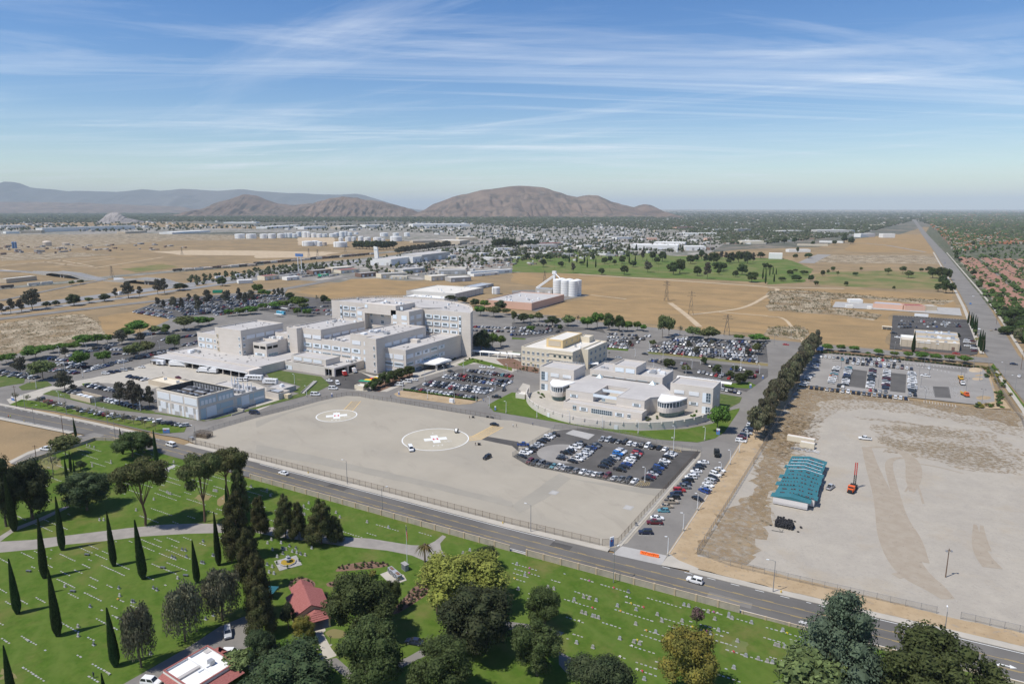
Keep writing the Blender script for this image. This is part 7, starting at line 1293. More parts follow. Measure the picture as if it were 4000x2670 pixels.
for i in range(N12):
    y0=y+i*dy; x0=-35.6+(.0,.9,1.1,-.3,.9,-.4,1.0,.9,-.2,.6,.6,.6)[i]; x1=x0+13.8+(0,.9,.2,1.4,.1,1.6,0,.3,.6,0,0,.2)[i]; xc=(x0+x1)/2
    t=thing('modular_classroom','teal roofed modular unit, %s from the near end of the row on the gravel'%ORD[i],'modular unit',(xc,y0,.42),0,'teal roofed modules'); hw=(x1-x0)/2
    obj('wall',MB().box(-hw+1.0,hw-1.0,.15,dy-.12,.35,2.9),'module_wall' if i else 'module_wall',t); 
    if i==0: obj('skirt',MB().box(-hw+1.0,hw-1.0,.12,.16,.3,1.2),'module_skirt',t); q=MB(); q.face([(-hw+.1,.08,2.85),(hw-.1,.08,2.85),(0,.08,4.0)]); obj('gable',q,'teal_dark',t)
    q=MB(); e=.06
    for s in (-1,1):
        a=[(0,e,4.05),(0,dy-e,4.05),(s*hw,dy-e,2.9),(s*hw,e,2.9)]; a=a if s<0 else a[::-1]; q.face(a); q.face([(p[0],p[1],p[2]-.14) for p in a[::-1]]); q.face([(0,e,4.05),(s*hw,e,2.9),(s*hw,e,2.76),(0,e,3.91)] if s<0 else [(0,e,3.91),(s*hw,e,2.76),(s*hw,e,2.9),(0,e,4.05)]); q.face([(s*hw,e,2.9),(s*hw,dy-e,2.9),(s*hw,dy-e,2.76),(s*hw,e,2.76)])
    obj('roof',q,'teal_roof',t)
    if i in (7,8,9,10): q=MB(); [q.face([(0,dy-.5,4.07),(0,dy-.15,4.07),(s*hw*.9,dy-.15,3.03),(s*hw*.9,dy-.5,3.03)][::1 if s<0 else -1]) for s in (-1,1)]; obj('white_strip',q,'white_tarp',t)
    if i>0:
        rr=random.Random(i)
        for s in (-1,1):
            for k in range(6):
                f=rr.uniform(.12,.92) if k%3==2 else .12+k*.15; xx=s*hw*f; zz=4.05-1.15*f; w=rr.uniform(.12,.3); obj('roof_weight',MB().box(xx-w,xx+w,.35-.18,.35+.18,zz,zz+.32),'roof_weight',t)
    obj('undercarriage',MB().box(-hw+1.2,hw-1.2,.3,dy-.3,0,.35),'trim_black',t)
t=thing('timber_screen','plywood end screen behind the last teal roofed module','panel',(-29,y+N12*dy+.3,.42)); obj('board',MB().box(-6.4,-.2,0,.15,.3,3.4),'plywood',t); obj('board',MB().box(.1,6.6,0,.15,.3,3.2),'plywood',t)
def container(label,t_,x,y,L,ang,col):
    p=W(t_,x,y); t=thing('shipping_container',label,'container',(*p,.42),ang); obj('box',MB().box(0,L,0,2.5,.1,2.6),col,t); obj('roof_panel',MB().box(.05,L-.05,.05,2.45,2.6,2.66),'roof_pale',t)
    for i in range(int(L/.6)): obj('rib',MB().box(.1+i*.6,.35+i*.6,-.05,0,.2,2.5),col,t)
    obj('rust_edge',MB().box(0,L,2.3,2.5,2.66,2.72),'steel_rust',t)
container('long cream storage container behind the teal roofed modules','l',172,290,12,rad(-4),'wall_cream'); container('short cream storage container in front of the long one','l',292,350,6,rad(-4),'wall_cream')
p=W('l',380,385); t=thing('scrap_pile','pile of grey metal poles and pipes behind the modules','scrap',(*p,.42)); rr=random.Random(4)
for i in range(34): a=rr.uniform(-.5,.5); x,yy,z=rr.uniform(-3.5,3.5),rr.uniform(-2,2),rr.uniform(.05,.6); L=rr.uniform(.6,2); obj('pole',MB().tube((x-L*math.cos(a),yy-L*math.sin(a),z),(x+L*math.cos(a),yy+L*math.sin(a),z+rr.uniform(-.1,.1)),.07,k=5),rr.choice(['metal_grey','metal_white','steel_dark']),t)
p=W('l',235,372); t=thing('block_pile','small stack of grey drums beside the scrap pile','drums',(*p,.42)); [obj('drum',MB().cyl(i*.7-1,(i%2)*.7,0,.9,.3,k=8),'metal_grey',t) for i in range(6)]
p=W('l',165,1070); t=thing('tyre_pile','big stack of black tyres on the gravel near the modules','tyres',(*p,.42)); rr=random.Random(6)
def torus(R=.33,r=.12,k=10,l=5):
    q=MB()
    for i in range(k):
        for j in range(l): a,b=2*PI*i/k,2*PI*j/l; q.v.append(((R+r*math.cos(b))*math.cos(a),(R+r*math.cos(b))*math.sin(a),r*math.sin(b)+r))
    for i in range(k):
        for j in range(l): q.f.append((i*l+j,((i+1)%k)*l+j,((i+1)%k)*l+(j+1)%l,i*l+(j+1)%l)); q.m.append(0)
    return q
mat('old_tyre',(.035,.035,.038),.9,.2,4); TM=torus().mesh('tyre','old_tyre')
n=0
for ix in range(8):
    for iy in range(7):
        for iz in range(rr.randint(4,8)):
            if n>=285: break
            o=link('tyre',TM,t,(-3+ix*.86+rr.uniform(-.1,.1),-2.6+iy*.86+rr.uniform(-.1,.1),iz*.235)); o.rotation_euler=(rr.uniform(-.15,.15),rr.uniform(-.15,.15),0); n+=1
for x,yy in ((4.8,.5),(4.6,1.2),(-4.6,-2.6),(4.3,-3.1),(2.2,4.6),(1.2,4.9),(.4,4.4)): link('tyre',TM,t,(x,yy,0))
p=W('l',130,1135); t=thing('steel_trestle','low dark steel trestle in front of the tyre stack','trestle',(*p,.42)); obj('beam',MB().tube((-3.4,-.2,.15),(0,.1,.15),.1),'steel_dark',t); obj('strut',MB().tube((0,.1,.1),(-1.2,.2,.9),.07),'steel_dark',t); obj('strut',MB().tube((0,.1,.1),(.2,.2,1.1),.09),'steel_dark',t)
mat('wood_pole',(.15,.095,.065),.9,.2,2)
def upole(label,t_,x,y,h,arm=1.2,z=.4):
    p=W(t_,x,y); t=thing('utility_pole',label,'utility pole',(*p,z),.5); obj('pole',MB().tube((0,0,0),(0,0,h),.17,.11,k=7),'wood_pole',t); obj('cross_arm',MB().box(-arm,arm,-.06,.06,h-.7,h-.55),'wood_pole',t); [obj('insulator',MB().cyl(s*arm*.85,0,h-.55,h-.35,.06,k=5),'metal_grey',t) for s in (-1,1)]; return t
t=upole('brown wooden pole with floodlights standing alone on the gravel lot','p',1628,598,9.2,.7); [obj('floodlight',MB().box(s*.7-.25,s*.7+.25,-.3,.2,8.2,8.6),'metal_grey',t) for s in (-1,1)]
for a in (('wooden pole on the roadside lawn near the driveway','e',153,918,12),('wooden pole by the side street corner','e',585,1192,11),('wooden pole on the dry field edge','i',333,450,6),('wooden pole on the right of the avenue near the houses','h',2095,155,12),('wooden pole right of the avenue intersection','h',2320,575,13),('wooden pole left of the avenue intersection','h',1965,430,11)): upole(*a)
def pylon(label,t_,x,y,ty,w=5):
    X,Y=W(t_,x,y); h=hgt(X,Y,px(t_,0,ty)[1]); t=thing('power_pylon',label,'pylon',(X,Y,.2),.3); q=MB(); lv=[(0,w/2),(h*.45,w*.28),(h*.75,w*.14),(h,w*.05)]
    for (z0,a),(z1,b) in zip(lv,lv[1:]):
        c0=[(-a,-a),(a,-a),(a,a),(-a,a)]; c1=[(-b,-b),(b,-b),(b,b),(-b,b)]
        for i in range(4): j=(i+1)%4; q.tube((*c0[i],z0),(*c1[i],z1),.09,k=4); q.tube((*c0[i],z0),(*c1[j],z1),.08,k=4); q.tube((*c0[j],z0),(*c1[i],z1),.08,k=4)
    obj('lattice',q,'steel_dark',t)
    for z,l in ((h*.78,w*.9),(h*.92,w*.7)): obj('cross_arm',MB().tube((-l,0,z),(l,0,z),.12,k=4).tube((-l,0,z),(0,0,z+1.5),.06,k=4).tube((l,0,z),(0,0,z+1.5),.06,k=4),'steel_dark',t)
for a in (('lattice pylon at the trail head behind the street trees','g',1970,260,65),('lattice pylon in the dry field, middle','c',1640,1475,1260),('lattice pylon in the dry field left of the middle one','c',1420,1350,1170),('lattice pylon near the green lawn edge','c',300,1180,1075),('lattice pylon on the tan hill slope near the tanks, left','b',485,950,870),('lattice pylon near the tanks, right','b',565,950,880),('lattice pylon in front of the tanks','b',820,905,830),('tall pole pylon beside the golden field','c',1412,1352,1165),('lattice pylon on the tan slope at left','a',1030,1140,1030),('lattice pylon far on the tan slope','a',1670,930,860)): pylon(*a)
mat('tile_red',(.27,.095,.085),.85,.15,2.5,(.32,.125,.11),3,.15,bump=.6,bscale=6); mat('stucco_cream',(.62,.52,.36),.9,.06,.5); mat('brick_dark',(.20,.13,.10),.9,.15,2); mat('granite',(.36,.37,.39),.6,.12,1.5,(.28,.29,.31),4,.3); mat('stone_pale',(.36,.35,.33),.8,.15,1.5,(.28,.27,.255),4,.2); mat('stone_dark',(.12,.13,.14),.5,.1,2); mat('brass_water',(.36,.25,.04),.25,.15,1,None,3,.5)
def gable(par,x0,x1,y0,y1,zw,zr,wall,roof,axis='y',over=.5,name='wall'):
    obj(name,MB().box(x0,x1,y0,y1,0,zw),wall,par); q=MB()
    if axis=='y':
        xc=(x0+x1)/2; a,b,c,d=x0-over,x1+over,y0-over,y1+over; q.face([(a,c,zw-.15),(xc,c,zr),(xc,d,zr),(a,d,zw-.15)][::-1]); q.face([(xc,c,zr),(b,c,zw-.15),(b,d,zw-.15),(xc,d,zr)][::-1]); g2=MB(); [g2.face([(x0,yy,zw),(x1,yy,zw),(xc,yy,zr-.2)]) for yy in (y0+.02,y1-.02)]
        q.face([(a,c,zw-.35),(xc,c,zr-.2),(xc,c,zr),(a,c,zw-.15)]); q.face([(xc,c,zr-.2),(b,c,zw-.35),(b,c,zw-.15),(xc,c,zr)])
    else:
        yc=(y0+y1)/2; a,b,c,d=x0-over,x1+over,y0-over,y1+over; q.face([(a,c,zw-.15),(b,c,zw-.15),(b,yc,zr),(a,yc,zr)]); q.face([(a,yc,zr),(b,yc,zr),(b,d,zw-.15),(a,d,zw-.15)]); g2=MB(); [g2.face([(xx,y0,zw),(xx,y1,zw),(xx,yc,zr-.2)]) for xx in (x0+.02,x1-.02)]
    obj('gable_wall',g2,wall,par); r=obj('roof',q,roof,par); return r
def tile_rows(par,roofpts,n,m='tile_red'):
    """tile courses laid as thin proud strips on a roof plane: roofpts = eave0,eave1,ridge1,ridge0"""
    e0,e1,r1,r0=[Vector(p) for p in roofpts]; nrm=(e1-e0).cross(r0-e0).normalized()
    if nrm.z<0: nrm=-nrm
    for i in range(n):
        f0=i/n; f1=(i+.9)/n; a=e0.lerp(r0,f0)+nrm*.09; b=e1.lerp(r1,f0)+nrm*.09; c=e1.lerp(r1,f1)+nrm*.02; d=e0.lerp(r0,f1)+nrm*.02; q=MB(); q.face([tuple(a),tuple(b),tuple(c),tuple(d)]); q.face([tuple(a-nrm*.1),tuple(b-nrm*.1),tuple(b),tuple(a)]); obj('tile_course',q,m,par)
ca=math.atan2(W('n',685,885,3)[1]-W('n',335,980,3)[1],W('n',685,885,3)[0]-W('n',335,980,3)[0]); pc=W('n',500,930,1.5)
eL=W('n',335,978,3.0); eR=W('n',685,887,3.0); bL=W('n',245,790,3.0); wid=math.dist(eL,eR); dep=math.dist(eL,bL); ca=math.atan2(eR[1]-eL[1],eR[0]-eL[0])
ch=thing('chapel','small chapel with red tile gable roof and hipped porch','chapel',(*eL,.42),ca); hw=wid/2; zr=5.4; zw=3.0
gable(ch,.45,wid-.45,.45,dep-.45,zw,zr,'stucco_cream','tile_red','y',.45)
for s in (0,1): xe=0 if s==0 else wid; tile_rows(ch,[(xe,0,zw-.15),(xe,dep,zw-.15),(hw,dep,zr),(hw,0,zr)],11)
gable(ch,wid*.22,wid*.78,dep-.2,dep+4,zw,zr-.5,'stucco_cream','tile_red','y',.3,'rear_wall')
for s in (0,1): xe=wid*.2 if s==0 else wid*.8; tile_rows(ch,[(xe,dep,zw-.1),(xe,dep+4.2,zw-.1),(hw,dep+4.2,zr-.5),(hw,dep,zr-.5)],7)
q=MB(); x0,x1=wid*.24,wid*.92; y0,y1=-3.6,.4; z0,z1=2.5,3.9; xr=(x0+x1)/2; q.face([(x0,y0,z0),(x1,y0,z0),(xr,y1-1.2,z1)]); q.face([(x0,y0,z0),(xr,y1-1.2,z1),(xr,y1,z1),(x0,y1,z0)][::-1]); q.face([(x1,y0,z0),(x1,y1,z0),(xr,y1,z1),(xr,y1-1.2,z1)]); obj('porch_roof',q,'tile_red',ch); tile_rows(ch,[(x0,y0,z0+.02),(x1,y0,z0+.02),(xr+.05,y1-1.2,z1),(xr-.05,y1-1.2,z1)],5)
for xx in (x0+.3,x1-.3): obj('porch_post',MB().box(xx-.2,xx+.2,y0+.2,y0+.6,0,z0),'stucco_cream',ch)
obj('door',MB().box(hw-.8,hw+.8,.38,.46,0,2.3),'brick_dark',ch); obj('porch_floor',MB().box(x0,x1,y0,.4,0,.1),'concrete',ch)
for yy in (2,5,8): obj('window',MB().box(wid-.5,wid-.4,yy,yy+1.2,1,2.2),'glass_dark',ch)
oA,oB,oC=W('m',1495,1455,3.8),W('m',1905,1222,3.8),W('m',2075,1335,3.8); oa=math.atan2(oB[1]-oA[1],oB[0]-oA[0]); L1=math.dist(oA,oB); L2=11.5
of=thing('cemetery_office','cream office with white flat roof and red tile edging at bottom left','office',(*oA,.42),oa)
def OF(x0,x1,y0,y1,z0,z1,m,n='wall'): return obj(n,MB().box(x0,x1,-y1,-y0,z0,z1),m,of)
OF(0,L1,0,L2,0,3.1,'stucco_cream'); OF(.3,L1-.3,.3,L2-.3,3.1,3.16,'roof_white','roof')
for a,b,c,d in ((0,L1,0,.35),(0,L1,L2-.35,L2),(0,.35,.35,L2-.35),(L1-.35,L1,.35,L2-.35)): OF(a,b,c,d,3.1,3.7,'roof_white','parapet'); OF(a-.03,b+.03,c-.03,d+.03,3.7,3.82,'tile_red','tile_coping')
OF(L1*.52,L1*.55,.35,L2-.35,3.1,3.8,'roof_white','divider'); OF(L1*.05,L1*.5,L2*.42,L2*.5,3.16,3.6,'roof_grey','curb'); OF(L1*.66,L1*.76,L2*.5,L2*.62,3.16,4.3,'metal_grey','roof_unit'); OF(L1*.4,L1*.7,L2*.55,L2*.6,3.16,3.5,'panel_pale','duct'); OF(L1*.85,L1*.97,.5,2.2,3.17,3.3,'roof_grey','hatch')
q=MB(); q.face([(L1,-1,2.6),(L1+2.6,-1,2.2),(L1+2.6,-4,2.2),(L1,-4,2.6)]); q.face([(L1,-1,2.6),(L1,-4,2.6),(L1+1.3,-2.5,3.5)]); q.face([(L1+2.6,-1,2.2),(L1,-1,2.6),(L1+1.3,-2.5,3.5)]); q.face([(L1+2.6,-4,2.2),(L1+2.6,-1,2.2),(L1+1.3,-2.5,3.5)]); obj('tile_porch',q,'tile_red',of)
q=MB(); q.face([(0,-L2,3.0),(L1,-L2,3.0),(L1,-L2-3,2.3),(0,-L2-3,2.3)]); obj('tile_eave',q,'tile_red',of); q=MB(); q.face([(-1.2,0.2,2.4),(0,0.2,3),(0,-L2,3),(-1.2,-L2,2.4)]); obj('tile_eave',q,'tile_red',of); OF(-.08,0,2,3,1,2.2,'glass_dark','window'); OF(-.08,0,5,6.2,1,2.2,'glass_dark','window')
p=W('n',295,470); t=thing('fountain','tiered grey fountain in a golden basin on a square slab','fountain',(*p,.42),rad(62)); obj('slab',MB().box(-3.4,3.4,-3.4,3.4,0,.12),'stone_pale',t); obj('basin_rim',MB().cyl(0,0,.12,.5,2.5,2.5,k=8),'stone_pale',t); obj('water',MB().cyl(0,0,.5,.52,2.2,2.2,k=8),'brass_water',t); obj('pedestal',MB().cyl(0,0,.5,1.4,.5,.3).cyl(0,0,1.4,1.55,1.0,1.1).cyl(0,0,1.55,2.2,.25).cyl(0,0,2.2,2.3,.6).cyl(0,0,2.3,2.8,.12,.05),'granite',t)
for a in range(4): x,yy=3.2*math.cos(a*PI/2+PI/4)*1.3,3.2*math.sin(a*PI/2+PI/4)*1.3; u=thing('urn_planter','urn with small plant at the %s corner of the fountain slab'%('far','left','near','right')[a],'planter',(p[0]+x*.8,p[1]+yy*.8,.5)); obj('urn',MB().cyl(0,0,0,.5,.2,.3),'stone_pale',u); link('plant',SHRUB['green'][0],u,(0,0,.4),scale=(.7,.7,.8))
p=W('n',1388,490); t=thing('flag_pole','white flag pole with a drooping striped flag','flag pole',(*p,.42),-.6); obj('pole',MB().tube((0,0,0),(0,0,13.4),.09,.05,k=7),'metal_white',t); obj('finial',MB().dome(0,0,13.4,.12,.14,6,3),'yellow_paint',t)
mat('flag_red',(.45,.03,.04),.8,0,1); mat('flag_white',(.72,.70,.70),.8,0,1); mat('flag_blue',(.02,.03,.14),.8,0,1)
for i in range(7):
    q=MB(); x0=.06+i*.1; zt=12.9-i*.28; q.face([(x0,.1*(i%2),zt),(x0+.11,.1*((i+1)%2),zt-.28),(x0+.11,.1*((i+1)%2),zt-3.0),(x0,.1*(i%2),zt-2.7)]); obj('stripe',q,'flag_red' if i%2==0 else 'flag_white',t)
obj('canton',MB().box(.03,.4,-.06,.0,11.4,12.8),'flag_blue',t)
p=W('n',1275,590); t=thing('columbarium','long granite columbarium wall with planters on a concrete slab','columbarium',(*p,.42),rad(-22)); obj('slab',MB().prism([(-3.6,-3),(2.6,-3.2),(4.2,-1),(4.2,1.6),(1,2.4),(-3.8,-.2)],0,.1),'concrete',t); obj('block',MB().box(-3.2,3.2,-.7,.7,.1,1.7),'granite',t); obj('planter_box',MB().box(-2.8,-.8,-.45,.45,1.7,1.75),'mulch',t); obj('planter_box',MB().box(.9,2.8,-.45,.45,1.7,1.75),'mulch',t)
for i in range(8):
    for j in range(3): obj('niche_door',MB().box(-3+i*.76,-2.35+i*.76,-.74,-.7,.2+j*.5,.62+j*.5),'stone_dark' if (i+j)%3 else 'granite',t)
p=W('n',1368,530); t=thing('columbarium','small grey granite columbarium by the flag pole','columbarium',(*p,.42),rad(-20)); obj('block',MB().box(-1.1,1.1,-.6,.6,0,1.9),'granite',t); obj('cap',MB().box(-1.25,1.25,-.75,.75,1.9,2.05),'stone_pale',t); [obj('niche_row',MB().box(-1,1,-.63,-.6,.2+j*.42,.54+j*.42),'stone_dark',t) for j in range(4)]
for x,yy,l in ((688,1225,'right of the chapel walk'),(566,1262,'left of the chapel walk')):
    p=W('n',x,yy); t=thing('path_lamp','black post lamp %s'%l,'lamp',(*p,.43)); obj('post',MB().cyl(0,0,0,2.4,.06,k=6),'trim_black',t); obj('base',MB().cyl(0,0,0,.15,.35,k=8),'concrete',t); [obj('globe',MB().blob((s*.25,0,2.5),(.14,.14,.16),2),'trim_black',t) for s in (-1,1)]
p=W('n',125,780); t=thing('canopy_tent','green canopy tent beside the chapel','tent',(*p,.42),.4); q=MB(); z=2.2; e=[(-2,-2,z),(2,-2,z),(2,2,z),(-2,2,z)]; [q.face([e[i],e[(i+1)%4],(0,0,3.2)]) for i in range(4)]; obj('canopy',q,'teal_dark',t); [obj('leg',MB().cyl(a,b,0,z,.04,k=5),'metal_grey',t) for a in (-1.9,1.9) for b in (-1.9,1.9)]
BR=random.Random(12)
def bush(sp,x,y,w,h,label,group):
    o=link('shrub',SHRUB[sp][BR.randrange(2)],None,(x,y,.42),BR.uniform(0,6),(w,w,h)); tag(o,label,'shrub',group); return o
def in_poly(x,y,P):
    c=False; j=len(P)-1
    for i in range(len(P)):
        if (P[i][1]>y)!=(P[j][1]>y) and x<(P[j][0]-P[i][0])*(y-P[i][1])/(P[j][1]-P[i][1])+P[i][0]: c=not c
        j=i
    return c
def fill(P,n,fn,mind=0):
    xs=[p[0] for p in P]; ys=[p[1] for p in P]; out=[]; tries=0
    while len(out)<n and tries<n*60:
        tries+=1; x,y=BR.uniform(min(xs),max(xs)),BR.uniform(min(ys),max(ys))
        if in_poly(x,y,P) and all((x-a)**2+(y-b)**2>mind*mind for a,b in out): out.append((x,y)); fn(x,y)
for s,n,l in (('n 735,530 790,495 1020,455 1210,472 1210,498 980,525',26,'long rose bed on the lawn'),('n 300,690 325,625 440,600 535,645 540,685 440,695',16,'round rose bed behind the chapel'),('n 1200,905 1290,880 1480,645 1580,685 1590,735 1330,915',44,'slanting rose bed below the small columbarium'),('n 645,650 795,625 795,675 665,685',8,'rose bed right of the chapel')):
    fill(mp(s),n,lambda x,y,l=l: bush(BR.choice(['rose','rose','green','dark','scrub']),x,y,BR.uniform(.7,1.1),BR.uniform(.7,1.2),'rose bush growing in the %s'%l,'roses in the '+l),.75)
o=bush('gold',*W('n',1065,600),3.0,2.4,'round sago palm clump left of the granite columbarium',None); o.name='sago_palm'
for i in range(12): p=W('n',640+i*8-(i%3)*10,770+i*12); bush('dark',*p,1.4,1.4,'dark shrub along the right wall of the chapel','shrubs by the chapel')
hx=mp('f 1350,765 1420,770 1600,800 2020,862')
for i in range(46): t=i/45; x=hx[0][0]+(hx[-1][0]-hx[0][0])*t; y_=hx[0][1]+(hx[-1][1]-hx[0][1])*t; bush('green',x,y_,2.0,1.3,'low green shrub, %s from left in the hedge below the front lot'%ORD[i],'hedge below the front lot')
for i in range(40): t=i/39; a,b=W('h',500,415),W('h',2010,560); bush('dark',a[0]+(b[0]-a[0])*t,a[1]+(b[1]-a[1])*t-2,3.4,1.6,'dark clipped shrub, %s from left in the hedge above the upper right lot'%ORD[i],'hedge above the upper right lot')
for s,n in (('h 2040,560 2080,560 2180,700 2260,830 2230,860 2120,740',16),('h 1900,905 2140,910 2150,935 1900,930',10),('h 2060,790 2130,780 2170,850 2120,900',12),('h 1990,560 2040,600 2050,660 2000,650',8)): fill(mp(s),n,lambda x,y: bush(BR.choice(['green','dark','gold']),x,y,BR.uniform(2,4),BR.uniform(1.2,2.6),'bushy shrub by the fence at the upper right lot corner','shrubs by the right fence'),1.8)
for s,n,k in (('g 150,800 260,800 330,830 260,850',5,'green'),('g 1220,1030 1340,1010 1350,1045 1230,1050',5,'dark'),('g 1620,970 1700,960 1700,1010 1640,1015',4,'green'),('f 1750,470 1830,470 1820,500 1750,495',5,'dark'),('f 1870,505 2000,470 2100,480 2050,510',7,'green'),('g 20,560 230,570 220,600 60,580',10,'scrub'),('e 630,740 700,730 700,760 640,770',3,'dark')): fill(mp(s),n,lambda x,y,k=k: bush(k,x,y,BR.uniform(1.4,2.6),BR.uniform(1,1.8),'garden shrub in the planting beds among the hospital buildings','garden shrubs'),1.0)
def scrub_mass(name,P,n,smin,smax,m,label):
    V=[];F=[];r=BR; P_=[];k=0
    xs=[p[0] for p in P]; ys=[p[1] for p in P]
    while k<n:
        x,y=r.uniform(min(xs),max(xs)),r.uniform(min(ys),max(ys)); k+=1
        if not in_poly(x,y,P): continue
        s=r.uniform(smin,smax); b=len(V)
        for j in range(9):
            a=r.uniform(0,6.28); q=r.uniform(.1,.9)*s; c=(x+q*math.cos(a),y+q*math.sin(a),r.uniform(.1,.55)*s+.3); u=(r.uniform(-1,1)*s*.5,r.uniform(-1,1)*s*.5,r.uniform(-.2,.5)*s); v=(r.uniform(-1,1)*s*.5,r.uniform(-1,1)*s*.5,r.uniform(0,.5)*s)
            n0=len(V); V+= [c,(c[0]+u[0],c[1]+u[1],c[2]+u[2]),(c[0]+v[0],c[1]+v[1],c[2]+v[2])]; F.append((n0,n0+1,n0+2))
    me=bpy.data.meshes.new(name); me.from_pydata(V,[],F); me.materials.append(M[m]); o=link(name,me); o['kind']='stuff'; o['label']=label; o['category']='scrub'
scrub_mass('desert_scrub',mp('e 0,150 420,90 760,60 900,140 1000,300 700,340 340,350 100,430 0,430'),1500,.5,1.3,'leaf_scrub','grey green scrub scattered over the sandy rise at left')
scrub_mass('desert_scrub',mp('d 0,1260 300,1255 760,1290 1100,1320 1680,1350 1600,1390 900,1330 600,1340 590,1410 1040,1480 1000,1530 650,1480 0,1440'),2600,.7,1.9,'leaf_scrub','grey green scrub on the sandy ground behind the dark car park')
scrub_mass('desert_scrub',mp('h 0,180 300,170 420,250 300,300 0,250'),500,.6,1.6,'leaf_scrub','scrub along the foot of the golden field')
scrub_mass('dry_weeds',mp('h 1020,1190 1200,1220 1600,1260 2000,1300 2280,1440 2250,1500 1900,1480 1700,1420 1400,1350 1100,1290'),1500,.12,.34,'leaf_bare','dry weeds in a patch across the gravel lot')
scrub_mass('dry_weeds',mp('h 270,745 700,790 1260,862 2140,942 2349,1000 2349,1110 1900,1010 1300,900 900,860 500,860 400,960 330,1100 120,1330 0,1320'),1800,.12,.34,'leaf_bare','dry weeds along the top and left edges of the gravel lot')
scrub_mass('dry_weeds',mp('h 1050,1110 1500,1110 1880,1180 1850,1215 1300,1170'),500,.12,.34,'leaf_bare','brown weeds across the middle of the gravel lot')
FM=MB().box(-.3,.3,-.16,.16,0,.06).mesh('grave_marker','stone_pale'); FM2=MB().box(-.42,.42,-.19,.19,0,.07).mesh('grave_marker','stone_pale'); FM3=MB().box(-.3,.3,-.17,.17,0,.06).mesh('grave_marker','granite')
HR=random.Random(21); MK=[]
def marker_rows(P,dy,run,occ,where):
    xs=[p[0] for p in P]; ys=[p[1] for p in P]; y=min(ys)
    while y<max(ys):
        x=min(xs)+HR.uniform(0,3)
        while x<max(xs):
            k=HR.randint(1,run)
            if HR.random()<occ:
                for i in range(k):
                    if in_poly(x+i*1.15,y,P): MK.append((x+i*1.15+HR.uniform(-.1,.1),y+HR.uniform(-.06,.06),where))
            x+=k*1.15+HR.uniform(.8,5)
        y+=dy*HR.uniform(.85,1.15)
LAWN1=mp('m 0,390 600,330 1000,275 1900,205 2050,230 2100,470 1750,560 1500,700 1250,900 1150,1200 1000,1560 0,1560'); LAWN2=mp('i 180,530 740,345 1060,300 1500,430 2000,600 2349,700 j 500,870 900,980 1500,1130 1650,1160 1400,1235 800,1160 i 2349,1060 2000,1040 1300,1070 600,1130 0,1210'); LAWN3=mp('o 0,450 900,670 1700,880 2349,1020 p 380,1110 300,1300 o 2349,1567 1900,1567 1850,1100 1450,1100 1300,1567 900,1500 600,1350 480,1150 500,900 0,760')
marker_rows(LAWN1,2.7,11,.5,'lower left lawn'); marker_rows(LAWN2,3.0,12,.42,'lawn between the drive and the road wall'); marker_rows(LAWN3,2.6,10,.48,'right lawn below the road wall')
DR=mp('m -400,300 0,272 300,255 700,205 1150,150 1500,115 1800,105 2060,108 j 0,1095 480,1130 1050,1190 1430,1250')+mp('m -400,400 0,372 350,340 600,300 1000,262 1300,225 1700,200 2060,190 j 0,1135 520,1220 1200,1300 1430,1345')[::-1]
MK=[m for m in MK if not in_poly(m[0],m[1],DR)]
MK.sort(key=lambda m:math.hypot(m[0],m[1])); print('markers',len(MK))
for i,(x,y,w) in enumerate(MK[:300]): o=link('grave_marker',HR.choice([FM,FM,FM2,FM3]),None,(x,y,.42),HR.uniform(-.05,.05)); tag(o,'flat pale grave marker set flush in the %s'%w,'grave marker','flat grave markers on the '+w)
q=MB()
for x,y,w in MK[300:]: s=HR.choice([.3,.3,.42]); q.box(x-s,x+s,y-.17,y+.17,.42,.48,bottom=False)
o=obj('grave_markers',q,'stone_pale'); o['kind']='stuff'; o['label']='many further flat pale grave markers in rows on the cemetery lawns'; o['category']='grave markers'
def headstone(t_,x,y,kind,label,h=1.0):
    p=W(t_,x,y); t=thing('headstone',label,'headstone',(*p,.42),HR.uniform(-.08,.08),'upright headstones'); m='stone_dark' if kind=='d' else 'stone_pale' if kind=='p' else 'granite'
    obj('base',MB().box(-.5,.5,-.25,.25,0,.16),'stone_pale' if kind!='d' else 'granite',t); q=MB(); prof=[(-.36,.16),(.36,.16),(.36,h*.8),(.25,h*.93),(0,h),(-.25,h*.93),(-.36,h*.8)]; n=len(prof); q.v=[(a,-.1,b) for a,b in prof]+[(a,.1,b) for a,b in prof]; q.f=[tuple(range(n)),tuple(range(2*n-1,n-1,-1))]+[(i,n+i,n+(i+1)%n,(i+1)%n) for i in range(n)]; q.m=[0]*len(q.f); obj('slab',q,m,t)
US=[]
